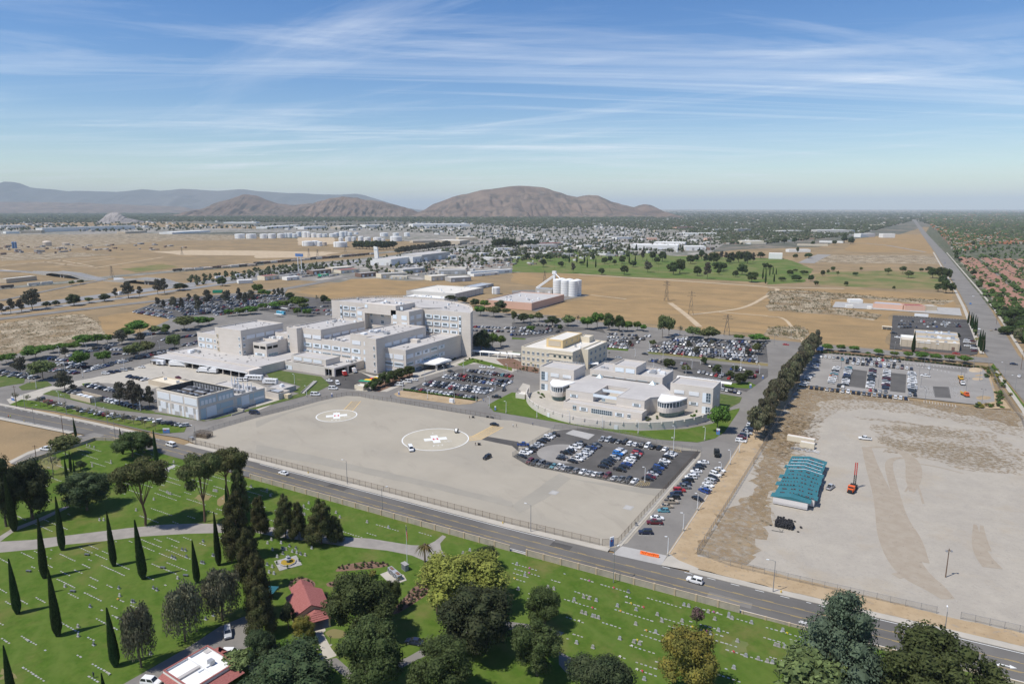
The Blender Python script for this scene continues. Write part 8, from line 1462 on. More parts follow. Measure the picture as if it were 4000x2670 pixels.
for t_,s in (('o','45,488,g 118,592,g 57,716,g 330,698,p 383,714,p 570,814,g 658,790,p 707,802,p 773,820,g 967,870,g 1067,740,d 1138,905,g 1333,950,p 1178,0,0 1578,862,g 1620,872,p 1690,900,p 1800,925,p 1988,970,g 2017,985,p 2196,1025,g 740,965,g 760,970,p 793,980,p 641,930,p 676,942,p 1135,1038,p 1375,1010,p 1560,1010,p 1860,992,p 1318,1112,g 1818,1125,g 1893,1095,g 989,1172,g 1118,1202,p 1170,1218,p 592,1210,g 742,1252,p 2067,1195,p 2145,1330,g 2035,1440,g 2258,1358,p 2342,1380,p 1213,1545,g'),('p','135,1095,g 67,1230,p 95,1238,p 152,1250,g 40,1390,g 155,1420,p'),('n','143,260,p 108,292,p 232,290,g 308,318,d 152,352,g 240,340,d 258,345,p 278,350,p 367,338,d 335,370,g 248,388,d 375,380,g 410,392,d 452,402,p 196,418,g 512,338,g 122,560,g 165,572,g 150,510,p 70,580,p 105,490,d 1020,98,p 1215,148,g 1963,358,g 1900,385,p'),('j','102,750,p 133,800,g 392,885,p 438,900,p 415,970,p 430,972,p 445,975,p 735,958,p 770,1000,p 275,840,p 485,870,p'),('i','848,530,p 1020,500,p 915,1025,p 953,1025,p 1535,770,p 1550,780,p 1567,785,p 1962,755,p 1977,758,p 1990,760,p 1413,835,p 1250,935,p 2305,715,d 1595,490,p 1465,660,p 1550,575,p 2170,775,p 825,345,p 865,355,p 798,335,p'),('m','830,875,d 720,1145,g 862,1225,d 718,1060,p 597,690,p 1100,775,p 1213,830,d 1230,832,d 1092,705,d 1605,430,d 1580,418,d 1712,418,d 1673,352,d 1703,358,d 1865,275,d 1850,470,d 1870,475,d 1955,405,d 1970,408,d 1632,615,p 1410,705,d 1442,722,d 1385,1310,d 1890,990,d 1960,955,d 1225,445,0')):
    for w in s.split():
        a=w.split(',')
        if a[2]!='0': US.append((t_,float(a[0]),float(a[1]),a[2]))
WH=dict(o='on the right lawn',p='beside the blue grey cedar',n='around the fountain and flag pole',j='below the road wall',i='on the upper left lawn',m='on the lower left lawn'); KN=dict(g='grey',d='dark',p='pale'); cn={}
for t_,x,y,k in sorted(US,key=lambda u:px(u[0],u[1],u[2])[0]):
    i=cn.get((t_,k),0); cn[(t_,k)]=i+1; headstone(t_,x,y,k,'upright %s headstone, %s from left %s'%(KN[k],ORD[i],WH[t_]),1.7 if (t_,x) in(('o',1988),('i',848),('i',1020)) else 1.0)
mat('flowers',(.6,.1,.15),.8,0,1,objc=True)
FLM=MB(); fr=random.Random(3)
for i in range(14): c=(fr.uniform(-.2,.2),fr.uniform(-.2,.2),fr.uniform(.15,.4)); FLM.blob(c,(.08,.08,.07),i,k=5,rows=3)
FLM=FLM.mesh('flower_bouquet','flowers'); NB=0
for m_ in HR.sample([m for m in MK[:300]],34): o=link('flower_bouquet',FLM,None,(m_[0]+.3,m_[1]-.3,.42),0,(1.3,1.3,1.3)); o.color=(*HR.choice([(.7,.05,.1),(.75,.7,.7),(.75,.4,.05),(.6,.1,.4),(.75,.6,.05)]),1); tag(o,'small flower bouquet lying at a marker on the %s'%m_[2],'flowers','bouquets on the '+m_[2])
for (t_,x,y,a) in (('m',265,550,-.5),('m',800,398,-.5),('m',1495,518,-.5),('m',670,735,-.5),('m',1705,590,-.5)):
    p=W(t_,x,y); t=thing('stone_bench','dark granite bench on the lower left lawn, '+{265:'leftmost',800:'below the drive',1495:'right of the cypress pair',670:'in the middle',1705:'near the pepper trees'}[x],'bench',(*p,.42),rad(20)); obj('seat',MB().box(-.8,.8,-.3,.3,.4,.55),'stone_dark',t); [obj('leg',MB().box(s*.6-.1,s*.6+.1,-.25,.25,0,.4),'stone_dark',t) for s in (-1,1)]
def gxy(t_,x,y,z=0): return W(t_,x,y,z)
t=simple_building('prefab_building','flat tan prefab building in the dock yard','prefab',-402,-371.5,244,254,3.4,'wall_tan','wall_cream'); units(t,-399,-374,246,252,3.0,6,41,smin=.6,smax=1.2); rebase(t)
p0=W('e',645,838); t=thing('transformer_yard','brown walled compound with white transformers among the plant lots','compound',(*p0,.44)); 
for a,b,c,d,m in ((0,21,0,.3,'wall_tan'),(0,21,6.7,7,'wall_tan'),(0,.3,0,7,'wall_tan'),(20.7,21,0,7,'wall_tan')): obj('wall',MB().box(a,b,c,d,0,2.6),m,t)
for i in range(3): obj('transformer',MB().box(3+i*5,6.4+i*5,2,4.4,0,2.2),'metal_white',t)
p=W('f',965,740,1); t=simple_building('gate_shed','small cream flat roofed shed beside the kerb trees','shed',p[0]-3.5,p[0]+3.5,p[1]-2,p[1]+3,3,'wall_cream','roof_pale'); rebase(t)
mat('inflate_yellow',(.80,.50,.02),.5,0,1); mat('inflate_green',(.02,.30,.16),.6,0,1); mat('inflate_red',(.60,.03,.03),.6,0,1)
p=W('f',1060,670); t=thing('inflatable_tent','yellow and white inflatable shelter with coloured ground mats','tent',(*p,.45),.3); 
for i,m in enumerate(('inflate_green','inflate_yellow','inflate_red')): obj('ground_mat',MB().prism([(-7+i*2.2,-5+i*3.4),(1+i*.8,-5.4+i*3.4),(1.4+i*.8,-2.1+i*3.4),(-6.6+i*2.2,-1.8+i*3.4)],0,.05),m,t)
for i in range(3):
    q=MB(); K=8; R=2.6
    for k in range(K): a,b=PI*k/K,PI*(k+1)/K; q.face([(4+R*math.cos(a),-4+i*2.6,R*math.sin(a)),(4+R*math.cos(a),-1.5+i*2.6,R*math.sin(a)),(4+R*math.cos(b),-1.5+i*2.6,R*math.sin(b)),(4+R*math.cos(b),-4+i*2.6,R*math.sin(b))])
    obj('arch_cover',q,'inflate_yellow' if i!=1 else 'roof_white',t)
for l,x,y in (('left',210,1500),('right',265,1445)):
    p=W('b',x,y); t=thing('bus_shelter','white vaulted bus shelter at the rear car park, %s one'%l,'shelter',(*p,.44)); obj('roof',MB().prism([(-5,-1.5),(5,-1.5),(5,1.5),(-5,1.5)],2.6,2.9,bottom=True),'roof_white',t); [obj('post',MB().box(a-.1,a+.1,-.1,.1,0,2.6),'metal_white',t) for a in (-4,0,4)]
p=W('e',1450,530); t=thing('shade_roof','grey metal shade roof over equipment beside the dock','shelter',(*p,.44)); obj('roof',MB().box(-5,5,-2.5,2.5,3,3.2),'roof_steel',t); [obj('post',MB().box(a-.12,a+.12,b-.12,b+.12,0,3),'steel_dark',t) for a in (-4.6,4.6) for b in (-2.2,2.2)]; obj('equipment',MB().box(-3.5,2.5,-1.5,1.5,0,1.8),'rust_steel',t)
p=W('f',280,835); t=thing('timber_crate','yellow tan plywood crate box beside the plant compound','crate',(*p,.44),.1); obj('box',MB().box(-2.6,2.6,-1.6,1.6,0,2.4),'door_tan',t); [obj('batten',MB().box(-2.6+i*1.7,-2.45+i*1.7,-1.66,-1.6,0,2.4),'wall_tan',t) for i in range(4)]
stp=mp('f 430,795 545,690'); t=thing('outdoor_stair','concrete stair climbing the grassy slope','stair',(*stp[0],.44)); L=math.dist(*stp); a=math.atan2(stp[1][1]-stp[0][1],stp[1][0]-stp[0][0]); t.rotation_euler=(0,0,a)
for i in range(14): obj('step',MB().box(L*i/14,L*(i+1)/14,-1,1,0,.1+i*.05),'concrete_grey',t)
[obj('side_wall',MB().box(0,L,s*1.1-.1,s*1.1+.1,0,.8),'concrete',t) for s in (-1,1)]
cb=thing('assembly_hall','long tan hall with stepped white and grey flat roofs beside the avenue','hall',(20,614,0)); blk(cb,1.6,41,614.5,622,0,6.2,'wall_tan','roof_white'); blk(cb,1.2,12,622,632,0,7,'wall_white','roof_white'); blk(cb,12,41,622,636,0,7.6,'wall_tan','roof_steel'); blk(cb,10.5,40.5,636,652,0,9.0,'wall_tan','roof_steel'); units(cb,14,38,624,634,6.9,9,51); units(cb,14,38,640,650,8.3,6,52); units(cb,16,39,616,620,5.5,4,53)
obj('sign_panel',MB().box(13,22,614.35,614.45,4.6,5.4),'truck_white',cb); obj('sign_panel',MB().box(25.5,27.5,614.35,614.45,4.3,5.2),'truck_white',cb); obj('door',MB().box(36,38,614.3,614.45,.3,3.2),'brick_dark',cb); [obj('pilaster',MB().box(x-.15,x+.15,614.2,614.45,0,6),'wall_tan',cb) for x in (2,6,10,14,18,22,26,30,34,40)]; rebase(cb)
p=W('h',1405,95); t=thing('trailer','white box trailer at the far side of the dark car park','trailer',(*p,.42)); obj('box',MB().box(-6,6,-1.2,1.2,.8,3.4),'truck_white',t); wheels(t,[-4,-3],1.0,.45)
p=W('h',1090,205); t=thing('open_shed','small cream open shed on the field edge','shed',(*p,.3)); obj('roof',MB().box(-4,4,-2,2,2.6,2.8),'wall_cream',t); obj('back_wall',MB().box(-4,4,1.8,2,0,2.6),'wall_cream',t); [obj('post',MB().box(a-.1,a+.1,-2,-1.8,0,2.6),'wall_cream',t) for a in (-3.8,0,3.8)]
def far_box(name,label,cat,t_,xl,yl,xr,yr,top,depth,wall,roof,group=None,pd=.5,doors=0,strip=None,dirx=True):
    """near edge from (xl,yl) to (xr,yr) in the picture, top measured at the left end"""
    a=W(t_,xl,yl); b=W(t_,xr,yr); h=hgt(*a,px(t_,0,top)[1]); L=math.dist(a,b); ang=math.atan2(b[1]-a[1],b[0]-a[0]); t=thing(name,label,cat,(*a,.3),ang,group)
    blk(t,0,L,0,depth,0,h,wall,roof,.3,min(pd,h*.2))
    for i in range(doors): x=L*(i+.5)/doors; obj('door',MB().box(x-L/doors*.22,x+L/doors*.22,-.12,-.02,.2,h*.6),'wall_grey' if i%2 else 'door_white',t)
    if strip: obj('stripe',MB().box(0,L,-.1,-.02,h*.62,h*.8),strip,t)
    return t
FB=far_box
pA=W('c',180,1440); pB=W('c',478,1355); hP=hgt(*pA,px('c',0,1372)[1]); t=thing('warehouse','pink walled warehouse with pale grey roof behind the hospital','warehouse',(*pA,.3),math.atan2(pB[1]-pA[1],pB[0]-pA[0])); LP=math.dist(pA,pB); blk(t,0,LP,0,58,0,hP,'wall_pink','roof_grey'); units(t,4,LP-4,4,54,hP-.8,14,61,smin=1.2,smax=2.2)
pA=W('b',1830,1345); pB=W('b',2085,1285); hP=hgt(*pA,px('b',0,1285)[1]); t=thing('warehouse','white roofed warehouse with grey walls left of the pink one','warehouse',(*pA,.3),math.atan2(pB[1]-pA[1],pB[0]-pA[0])); LP=math.dist(pA,pB); blk(t,0,LP,0,70,0,hP,'wall_shed','roof_pale'); units(t,4,LP-4,6,60,hP-.6,8,62,smin=.8,smax=1.4); blk(t,-22,0,2,60,0,hP*.55,'wall_shed','roof_white'); units(t,-20,-3,8,50,hP*.4,8,63,smin=1.5,smax=2.4); [obj('pilaster',MB().box(LP*i/7-.2,LP*i/7+.2,-.2,0,0,hP),'wall_grey',t) for i in range(8)]
def tank(label,t_,x,yb,w,yt,m='tank_white',group=None,dome=False,k=20):
    p=W(t_,x,yb); h=hgt(*p,px(t_,0,yt)[1]); d=proj(*p,0)[2]; r=w*1000/2349*d/FPX/2; t=thing('storage_tank',label,'tank',(p[0],p[1]+r,.3),0,group); obj('shell',MB().cyl(0,0,0,h*.94,r,k=k,cap=False),m,t,smooth=True); obj('roof',MB().dome(0,0,h*.94,r*1.0,h*(.35 if dome else .07),k,3),m,t,smooth=True); obj('ladder',MB().box(-.4,.4,-r-.3,-r,0,h*.94),'metal_grey',t); return t
mat('tank_white',(.76,.76,.74),.5,.05,.03,None,4,.3); mat('tank_tan',(.55,.47,.38),.6,.05,.03); mat('tank_blue',(.10,.2,.38),.5,.05,.03)
tank('white water tank right of the white roofed warehouse','b',2182,1290,75,1228)
p=W('c',485,1305); R=5.6
for i,(dx,dy_,l) in enumerate(((-13,-1,'front left'),(-1.2,-3,'front middle'),(10.6,-5,'front right'),(-13,11,'rear left'),(-1.2,9,'rear middle'),(10.6,7,'rear right'))):
    t=thing('silo','tall white grain silo, %s of the cluster'%l,'silo',(p[0]+dx,p[1]+dy_+6,.3),0,'silo cluster'); obj('shell',MB().cyl(0,0,0,19,R,k=20,cap=False),'tank_white',t,smooth=True); obj('roof',MB().cyl(0,0,19,20.2,R,R*.25,k=20),'tank_white',t); [obj('band',MB().cyl(0,0,z,z+.25,R+.06,k=20,cap=False),'metal_grey',t) for z in (3,6,9,12,15)]
t=thing('grain_elevator','white elevator tower with sloping chutes beside the silos','elevator',(p[0]-21,p[1]+12,.3)); obj('tower',MB().box(-1.2,1.2,-1.2,1.2,0,27),'tank_white',t); obj('head_house',MB().box(-2.4,2.4,-1.6,1.6,25,29),'tank_white',t); obj('chute',MB().tube((0,0,24),(-22,-8,7),.7),'tank_white',t); obj('chute',MB().tube((0,0,22),(-20,-10,6),.6),'tank_white',t); obj('chute',MB().tube((0,0,27),(10,-4,20.5),.6),'tank_white',t)
FB('receiving_shed','grey open shed at the foot of the silos','shed','c',215,1290,365,1295,1238,14,'wall_shed','roof_steel',doors=3)
sheet('silo_yard',mp('c 0,1255 200,1250 560,1280 715,1300 480,1345 220,1450 180,1440 470,1300 0,1280'),.29,'asphalt_old')
L=[('b',1050,1025,1230,1030,980,30,'wall_white','roof_grey','long white car showroom with a blade tower, left end'),('b',1240,1030,1425,1000,972,40,'wall_white','roof_grey','long white car showroom, middle wing'),('b',1440,1005,1520,995,950,40,'wall_white','roof_grey','white showroom block right of the middle wing'),('b',1525,995,1780,960,930,50,'wall_shed','roof_grey','big grey service building behind the showroom'),('b',1780,965,1835,955,935,30,'wall_white','roof_grey','white end block of the service building'),
 ('b',525,1110,690,1095,1075,18,'brick_dark','roof_grey','brown flat building among parked cars at left centre'),('b',705,1075,900,1060,1050,24,'wall_tan','roof_pale','tan commercial building near the showroom'),('b',780,1100,950,1085,1070,20,'wall_cream','tile_red','low building with red tile front near the showroom'),('b',80,1165,215,1150,1125,16,'wall_cream','tile_red','red tile roofed restaurant by the boulevard'),('b',285,1165,400,1155,1135,14,'wall_white','roof_white','white fast food building by the boulevard'),('b',600,1130,670,1125,1110,12,'inflate_green','roof_pale','small green building near the boulevard'),
 ('b',965,1135,1125,1120,1100,16,'brick_dark','roof_grey','dark brown shop at the field corner'),('b',1150,1145,1390,1130,1105,20,'wall_cream','roof_grey','cream walled shop row at the field edge'),('b',1225,1150,1385,1150,1125,12,'wall_cream','roof_pale','pale block before the cream shop row'),('b',1270,1100,1325,1095,1065,16,'wall_tan','roof_grey','tan block behind the cream shop row'),('b',1350,1105,1550,1085,1065,24,'wall_shed','roof_grey','grey shed behind the shops'),('b',1605,1065,1925,1070,1045,18,'wall_tan','roof_pale','long tan roofed workshop'),('b',1680,1110,1930,1105,1070,26,'wall_shed','roof_grey','grey workshop with gabled bays'),('b',1610,1170,1760,1160,1125,22,'wall_cream','roof_pale','cream workshop at the field edge'),('b',1790,1180,1975,1170,1140,24,'wall_grey','roof_pale','grey walled yard building at the field edge'),
 ('b',1970,1115,2349,1090,1085,10,'wall_white','roof_white','first row of white storage units by the green lawn'),('b',2000,1130,2230,1110,1105,9,'wall_white','roof_pale','second row of white storage units'),('b',2020,1250,2180,1215,1225,20,'wall_grey','roof_steel','grey shed behind the white tank'),('b',2220,895,2349,890,870,20,'wall_white','roof_white','white tent roofed depot by the boulevard'),
 ('c',640,868,735,862,845,20,'wall_white','roof_white','white parlor building beyond the green lawn'),('c',140,872,410,868,838,40,'wall_shed','roof_grey','long grey shed beyond the green lawn'),('c',240,850,470,842,825,30,'wall_tan','tile_red','long red roofed shed behind the grey one'),('c',340,925,475,918,905,12,'wall_tan','tile_red','small brown roofed house on the green lawn'),('c',1095,885,1520,892,835,60,'wall_white','roof_white','very long white warehouse with red corner beyond the lawn'),('c',1300,835,1585,840,812,50,'wall_white','roof_white','upper white block of the long warehouse'),('c',1590,890,1780,890,850,40,'wall_white','roof_white','right wing of the long white warehouse'),('c',1815,885,1860,882,862,14,'brick_dark','roof_grey','small brown block right of the long warehouse'),
 ('c',1245,795,1330,795,772,20,'wall_pink','roof_white','red walled store beyond the long warehouse'),('c',820,815,930,812,790,20,'wall_tan','roof_pale','tan building left of the red store'),('c',960,790,1105,785,768,24,'wall_white','roof_white','white building left of the red store'),('c',1320,725,1535,722,705,20,'wall_cream','roof_pale','long cream roofed school building in the town'),('c',1510,700,1670,695,675,24,'wall_pink','tile_red','red brick apartment block in the town'),('c',1580,745,1880,745,728,40,'wall_white','roof_white','wide white warehouse in the town centre'),('c',1860,710,1990,708,695,24,'wall_white','roof_white','white warehouse in the town right of centre'),('c',2070,720,2190,718,692,24,'wall_grey','roof_pale','grey boxy building with pale roof in the town'),('c',2110,830,2310,830,800,40,'wall_cream','roof_white','white roofed store with yellow corner by the field'),('c',1790,800,1830,798,775,14,'wall_pink','roof_grey','red walled shop in the town strip'),
 ('d',5,965,130,968,915,24,'wall_white','roof_white','white and pink two storey block at the field edge'),('d',190,905,390,905,880,20,'wall_white','roof_white','row of white offices behind the pink block'),('d',130,728,335,725,708,60,'wall_shed','roof_white','white roofed warehouse, left of the pair in the fields'),('d',450,735,745,735,700,60,'wall_shed','roof_white','large white roofed warehouse, right of the pair in the fields'),('d',750,725,795,722,705,30,'wall_white','roof_white','white annex of the large warehouse'),('d',850,768,980,765,735,30,'wall_white','roof_white','white office box in the golden field, left'),('d',1055,772,1165,772,735,30,'wall_white','roof_white','white office box in the golden field, right'),('d',275,845,550,848,828,12,'wall_cream','tile_red','long red roofed low building behind the trees'),('d',470,815,690,820,800,16,'wall_white','roof_grey','low white building near the tall trees'),('d',630,650,700,648,638,20,'wall_white','roof_white','white roof among the town trees, left of the avenue'),('d',940,665,1070,665,650,24,'wall_cream','roof_pale','pale school roof among the town trees'),
 ('d',750,1370,870,1372,1340,10,'wall_white','roof_white','white carport shed in the yard by the scrub'),('d',718,1418,780,1420,1390,6,'wall_white','roof_pale','small white shed in the yard by the scrub'),('d',910,1428,950,1430,1405,6,'wall_white','roof_white','tiny white gabled shed by the pink hall'),('d',960,1415,1235,1435,1372,16,'wall_pink','roof_steel','long pink hall with metal roof by the avenue'),('d',1255,1440,1440,1445,1395,16,'wall_pink','tile_red','red fronted wing of the pink hall'),('d',1455,1440,1550,1442,1398,12,'wall_tan','roof_grey','tan end block of the pink hall'),
 ('a',5,685,235,680,660,90,'wall_white','roof_white','wide white distribution shed at far left'),('a',190,730,380,728,705,50,'wall_tan','roof_pale','tan roofed barn row at far left, right part'),('a',55,735,180,732,715,40,'wall_white','roof_white','tan roofed barn row at far left, left part'),('a',390,720,1240,690,683,40,'wall_white','roof_white','extremely long pale low shed on the left plain'),('a',1150,735,1350,725,715,40,'wall_tan','roof_pale','pale shed beside the long one on the left plain'),('a',1580,740,1930,720,722,60,'wall_white','roof_white','long white roofed yard building at left centre'),('a',2050,640,2349,640,628,70,'wall_white','roof_white','long white factory below the first brown hill'),('b',100,690,410,670,672,60,'wall_white','roof_white','long white roofed shed behind the storage tanks'),('b',440,695,650,685,672,50,'wall_white','roof_white','second white roofed shed behind the storage tanks'),('b',775,690,960,680,668,60,'wall_tan','roof_white','tan walled white roofed warehouse below the second hill'),('b',1005,675,1170,672,655,70,'wall_white','roof_white','white warehouse below the second hill'),('b',1440,675,1960,670,648,120,'wall_white','roof_white','huge white distribution warehouse below the main hill'),('b',1535,715,1700,712,695,40,'wall_cream','roof_pale','cream yard building before the huge warehouse'),
 ('b',1640,830,1870,835,795,70,'wall_tan','roof_pale','large tan rail shop, left of the pair'),('b',1860,800,2035,798,770,60,'wall_tan','roof_pale','large tan rail shop, right of the pair'),('b',1440,820,1640,815,800,30,'wall_tan','roof_pale','low tan shed beside the rail shops'),('a',60,1190,340,1160,1150,14,'wall_tan','roof_pale','long cream rail shed at the left edge'),('a',2190,1195,2320,1188,1165,14,'wall_white','roof_white','white filling station canopy by the overpass'),('a',1950,1280,2035,1278,1258,8,'inflate_green','teal_roof','green roofed stand by the overpass'),('b',1310,545,1400,545,540,10,'wall_white','roof_white','thin white roof on the far plain')]
for t_,xl,yl,xr,yr,top,dp,wl_,rf,lb in L: FB('warehouse' if dp>28 else 'shop_building',lb,'building',t_,xl,yl,xr,yr,top,dp,wl_,rf,group='buildings in the middle distance',doors=4 if yl>840 and t_ in 'bc' else 0)
p=W('b',1105,975); t=thing('sign_tower','slanted white blade tower above the car showroom','tower',(*p,.3)); q=MB(); q.v=[(-5,0,0),(5,0,0),(3,0,26),(-7,0,28),(-5,3,0),(5,3,0),(3,3,26),(-7,3,28)]; q.f=[(0,1,2,3),(5,4,7,6),(1,5,6,2),(4,0,3,7),(3,2,6,7)]; q.m=[0]*5; obj('blade',q,'wall_white',t); obj('light_band',MB().box(-5,2,-.2,0,20,22),'panel_blue',t)
p=W('b',405,1085); t=thing('sign_tower','tall twin post blue roadside sign by the car lot','sign',(*p,.3)); [obj('post',MB().box(s-.4,s+.4,-.4,.4,0,26),'metal_white',t) for s in (-4,4)]; [obj('letter_box',MB().box(-9+i*4.7,-5.2+i*4.7,-.6,.6,26,31),'wall_blue',t) for i in range(4)]
TK=[('b',*map(float,w.split(','))) for w in '45,780,75,738 120,780,70,735 205,775,68,733 262,770,40,730 290,770,55,730 338,772,45,735 375,760,45,718 430,770,65,715 467,770,40,722 512,770,48,730 562,770,52,735 615,765,48,735 680,765,70,735 722,760,45,725 772,765,50,715 812,755,35,712 845,755,45,722 905,740,40,722 765,808,42,770 828,808,55,765 885,805,40,762 945,800,50,760 1000,810,65,768 1090,800,80,770 1150,760,75,728 1265,755,55,728 1158,805,35,778 1250,805,108,760 1370,760,50,725 437,848,105,805 525,845,65,800 568,850,48,808 617,845,38,812 730,858,125,812'.split()]+[('a',*map(float,w.split(','))) for w in '2165,780,90,738 2270,780,90,738'.split()]
for i,q_ in enumerate(sorted(TK,key=lambda q:px(q[0],q[1],0)[0])): tank('white storage tank, %s from left in the tank farm'%ORD[i],*q_,m='tank_tan' if q_[1]==617 else 'tank_white',group='tank farm')
tank('tan domed tank in the quarry yard at left','a',395,848,72,812,'tank_tan',dome=True); tank('blue silo at the left edge, left of the pair','a',112,870,20,810,'tank_blue'); tank('blue silo at the left edge, right of the pair','a',135,870,20,810,'tank_blue'); tank('low tan tank in the quarry yard','a',575,842,60,822,'tank_tan')
rb=mp('a 0,1242 600,1186'); rb2=mp('a 1600,1085 2349,1030 b 0,1018 800,950 1100,925')
RC=[MB().box(-8,8,-1.5,1.5,.9,4.4).box(-6,-4,-1.2,1.2,.2,.9).box(4,6,-1.2,1.2,.2,.9).mesh('rail_car',m) for m in ('rust_steel','steel_dark','brick_dark','roof_pale')]; TCAR=MB().tube((-8,0,2.6),(8,0,2.6),1.6,k=10).box(-6,-4,-1.2,1.2,.2,1.2).box(4,6,-1.2,1.2,.2,1.2).box(-.6,.6,-.6,.6,4.1,4.6).mesh('rail_car','tank_tan')
def train(line_,off,lab,n0,occ=.9):
    n=n0
    for a,b in zip(line_,line_[1:]):
        Ls=math.dist(a,b); ang=math.atan2(b[1]-a[1],b[0]-a[0]); d=9
        while d<Ls-9:
            if BR.random()<occ:
                n+=1; x,y=a[0]+(b[0]-a[0])*d/Ls-off*math.sin(ang),a[1]+(b[1]-a[1])*d/Ls+off*math.cos(ang); o=link('rail_car',BR.choice(RC+[TCAR]),None,(x,y,.35),ang); tag(o,'rail wagon, %s from left on the %s'%(ORD[n-1],lab),'rail car','wagons of the '+lab)
            d+=17.2
    return n
train(rb,0,'siding at the left edge',0); train(rb2,0,'near track below the tan slope',0); train(rb2,7,'second track below the tan slope',0); train(rb2,14,'third track below the tan slope',0,.5); train(mp('b 1350,890 1700,855 2349,800'),0,'tracks before the rail shops',0,.7)
def truck_far(label,t_,x,y,ang):
    p=W(t_,x,y,2); t=thing('semi_truck',label,'truck',(*p,.35),ang); obj('trailer',MB().box(-8,6,-1.3,1.3,1.1,4.1),'truck_white',t); obj('cab',MB().box(6.4,9,-1.2,1.2,.6,3.4),BR.choice(['truck_yellow','truck_white','truck_red']),t); wheels(t,[-6.5,-5,7.5],1.1,.5)
for a in (('white semi truck with yellow cab on the freeway','a',2010,1135,1.75),('white semi truck further along the freeway','a',2195,1115,1.75),('semi truck on the freeway beside the showroom','b',930,990,1.7),('teal sided semi on the overpass approach','a',1090,1155,.3),('semi truck under the roadside trees','a',1140,1275,1.7)): truck_far(*a)
mat('tile_terra',(.42,.165,.085),.85,.15,1.2,(.36,.13,.07),3,.1,bump=.4,bscale=4); mat('tile_brown',(.27,.15,.11),.85,.15,1.2,None,3,.1)
def hip(x0,x1,y0,y1,z0,z1,o=.6):
    q=MB(); a,b,c,d=x0-o,x1+o,y0-o,y1+o; w=min(b-a,d-c)/2; 
    if b-a>d-c: r0,r1=(a+w,(c+d)/2,z1),(b-w,(c+d)/2,z1); q.face([(a,c,z0),(b,c,z0),r1,r0]); q.face([(b,d,z0),(a,d,z0),r0,r1]); q.face([(b,c,z0),(b,d,z0),r1]); q.face([(a,d,z0),(a,c,z0),r0])
    else: r0,r1=((a+b)/2,c+w,z1),((a+b)/2,d-w,z1); q.face([(b,c,z0),(b,d,z0),r1,r0]); q.face([(a,d,z0),(a,c,z0),r0,r1]); q.face([(a,c,z0),(b,c,z0),r0]); q.face([(b,d,z0),(a,d,z0),r1])
    return q
HM=[]
for i,(w,d,s,rf) in enumerate(((11,15,5.4,'tile_terra'),(13,12,5.6,'tile_terra'),(12,14,3.2,'tile_terra'),(13,13,3.1,'tile_brown'))):
    HM.append((MB().box(-w/2,w/2,-d/2,d/2,0,s).box(-w/2-.6,0,-d/2-3,-d/2,0,2.8).mesh('wall','stucco_cream'),hip(-w/2,w/2,-d/2,d/2,s,s+2.6).mesh('roof',rf),hip(-w/2-.6,0,-d/2-3,-d/2,2.7,4.0).mesh('porch_roof',rf),MB().box(-w/2-.66,-w/2-.6,-d/2-2.6,-d/2-.4,.1,2.3).mesh('garage_door','door_white'),MB().box(-w/2-.05,-w/2+.02,-1,1,s*.5,s*.5+1.3).mesh('window','glass_dark'),MB().box(.5,2.5,-d/2-.05,-d/2+.02,s*.45,s*.45+1.3).mesh('window','glass_dark')))
def house(x,y,k,label,group,rz):
    t=thing('house',label,'house',(x,y,.2),rz,group); m=HM[k]; link('wall',m[0],t); link('roof',m[1],t); link('porch_roof',m[2],t); link('garage_door',m[3],t); link('window',m[4],t); link('window',m[5],t)
HO=[]; FARH=[]
for r in range(62):
    y=585+r*17.5+(r//3)*5
    for c in range(36):
        x=101+c*17+(c//2)*8+BR.uniform(-1.5,1.5); yy=y+BR.uniform(-1.5,1.5); u,v,dd=proj(x,yy,3)
        if u>4060: break
        if BR.random()<.1: continue
        (HO if len(HO)<270 else FARH).append((x,yy,c,r,.0))
for x,y,c,r,z in HO: house(x,y,BR.choice([0,1,2]) if r<14 else 3,'terracotta roofed house, %s from the avenue in the %s row back'%(ORD[min(c,29)],ORD[r]),'tiled houses right of the avenue',PI/2*BR.randrange(4) if c else 0)
def mass(name,P,n,kind,m,label,zs,ws,seed,dens=None):
    r=np.random.RandomState(seed); xs=[p[0] for p in P]; ys=[p[1] for p in P]; pts_=[]
    while len(pts_)<n:
        x=r.uniform(min(xs),max(xs)); y=r.uniform(min(ys),max(ys))
        if in_poly(x,y,P): 
            if y<479.2: continue
            pts_.append((x,y))
    G=np.array([W('D',x,y) for x,y in pts_]); return place(name,G,kind,m,label,zs,ws,r)
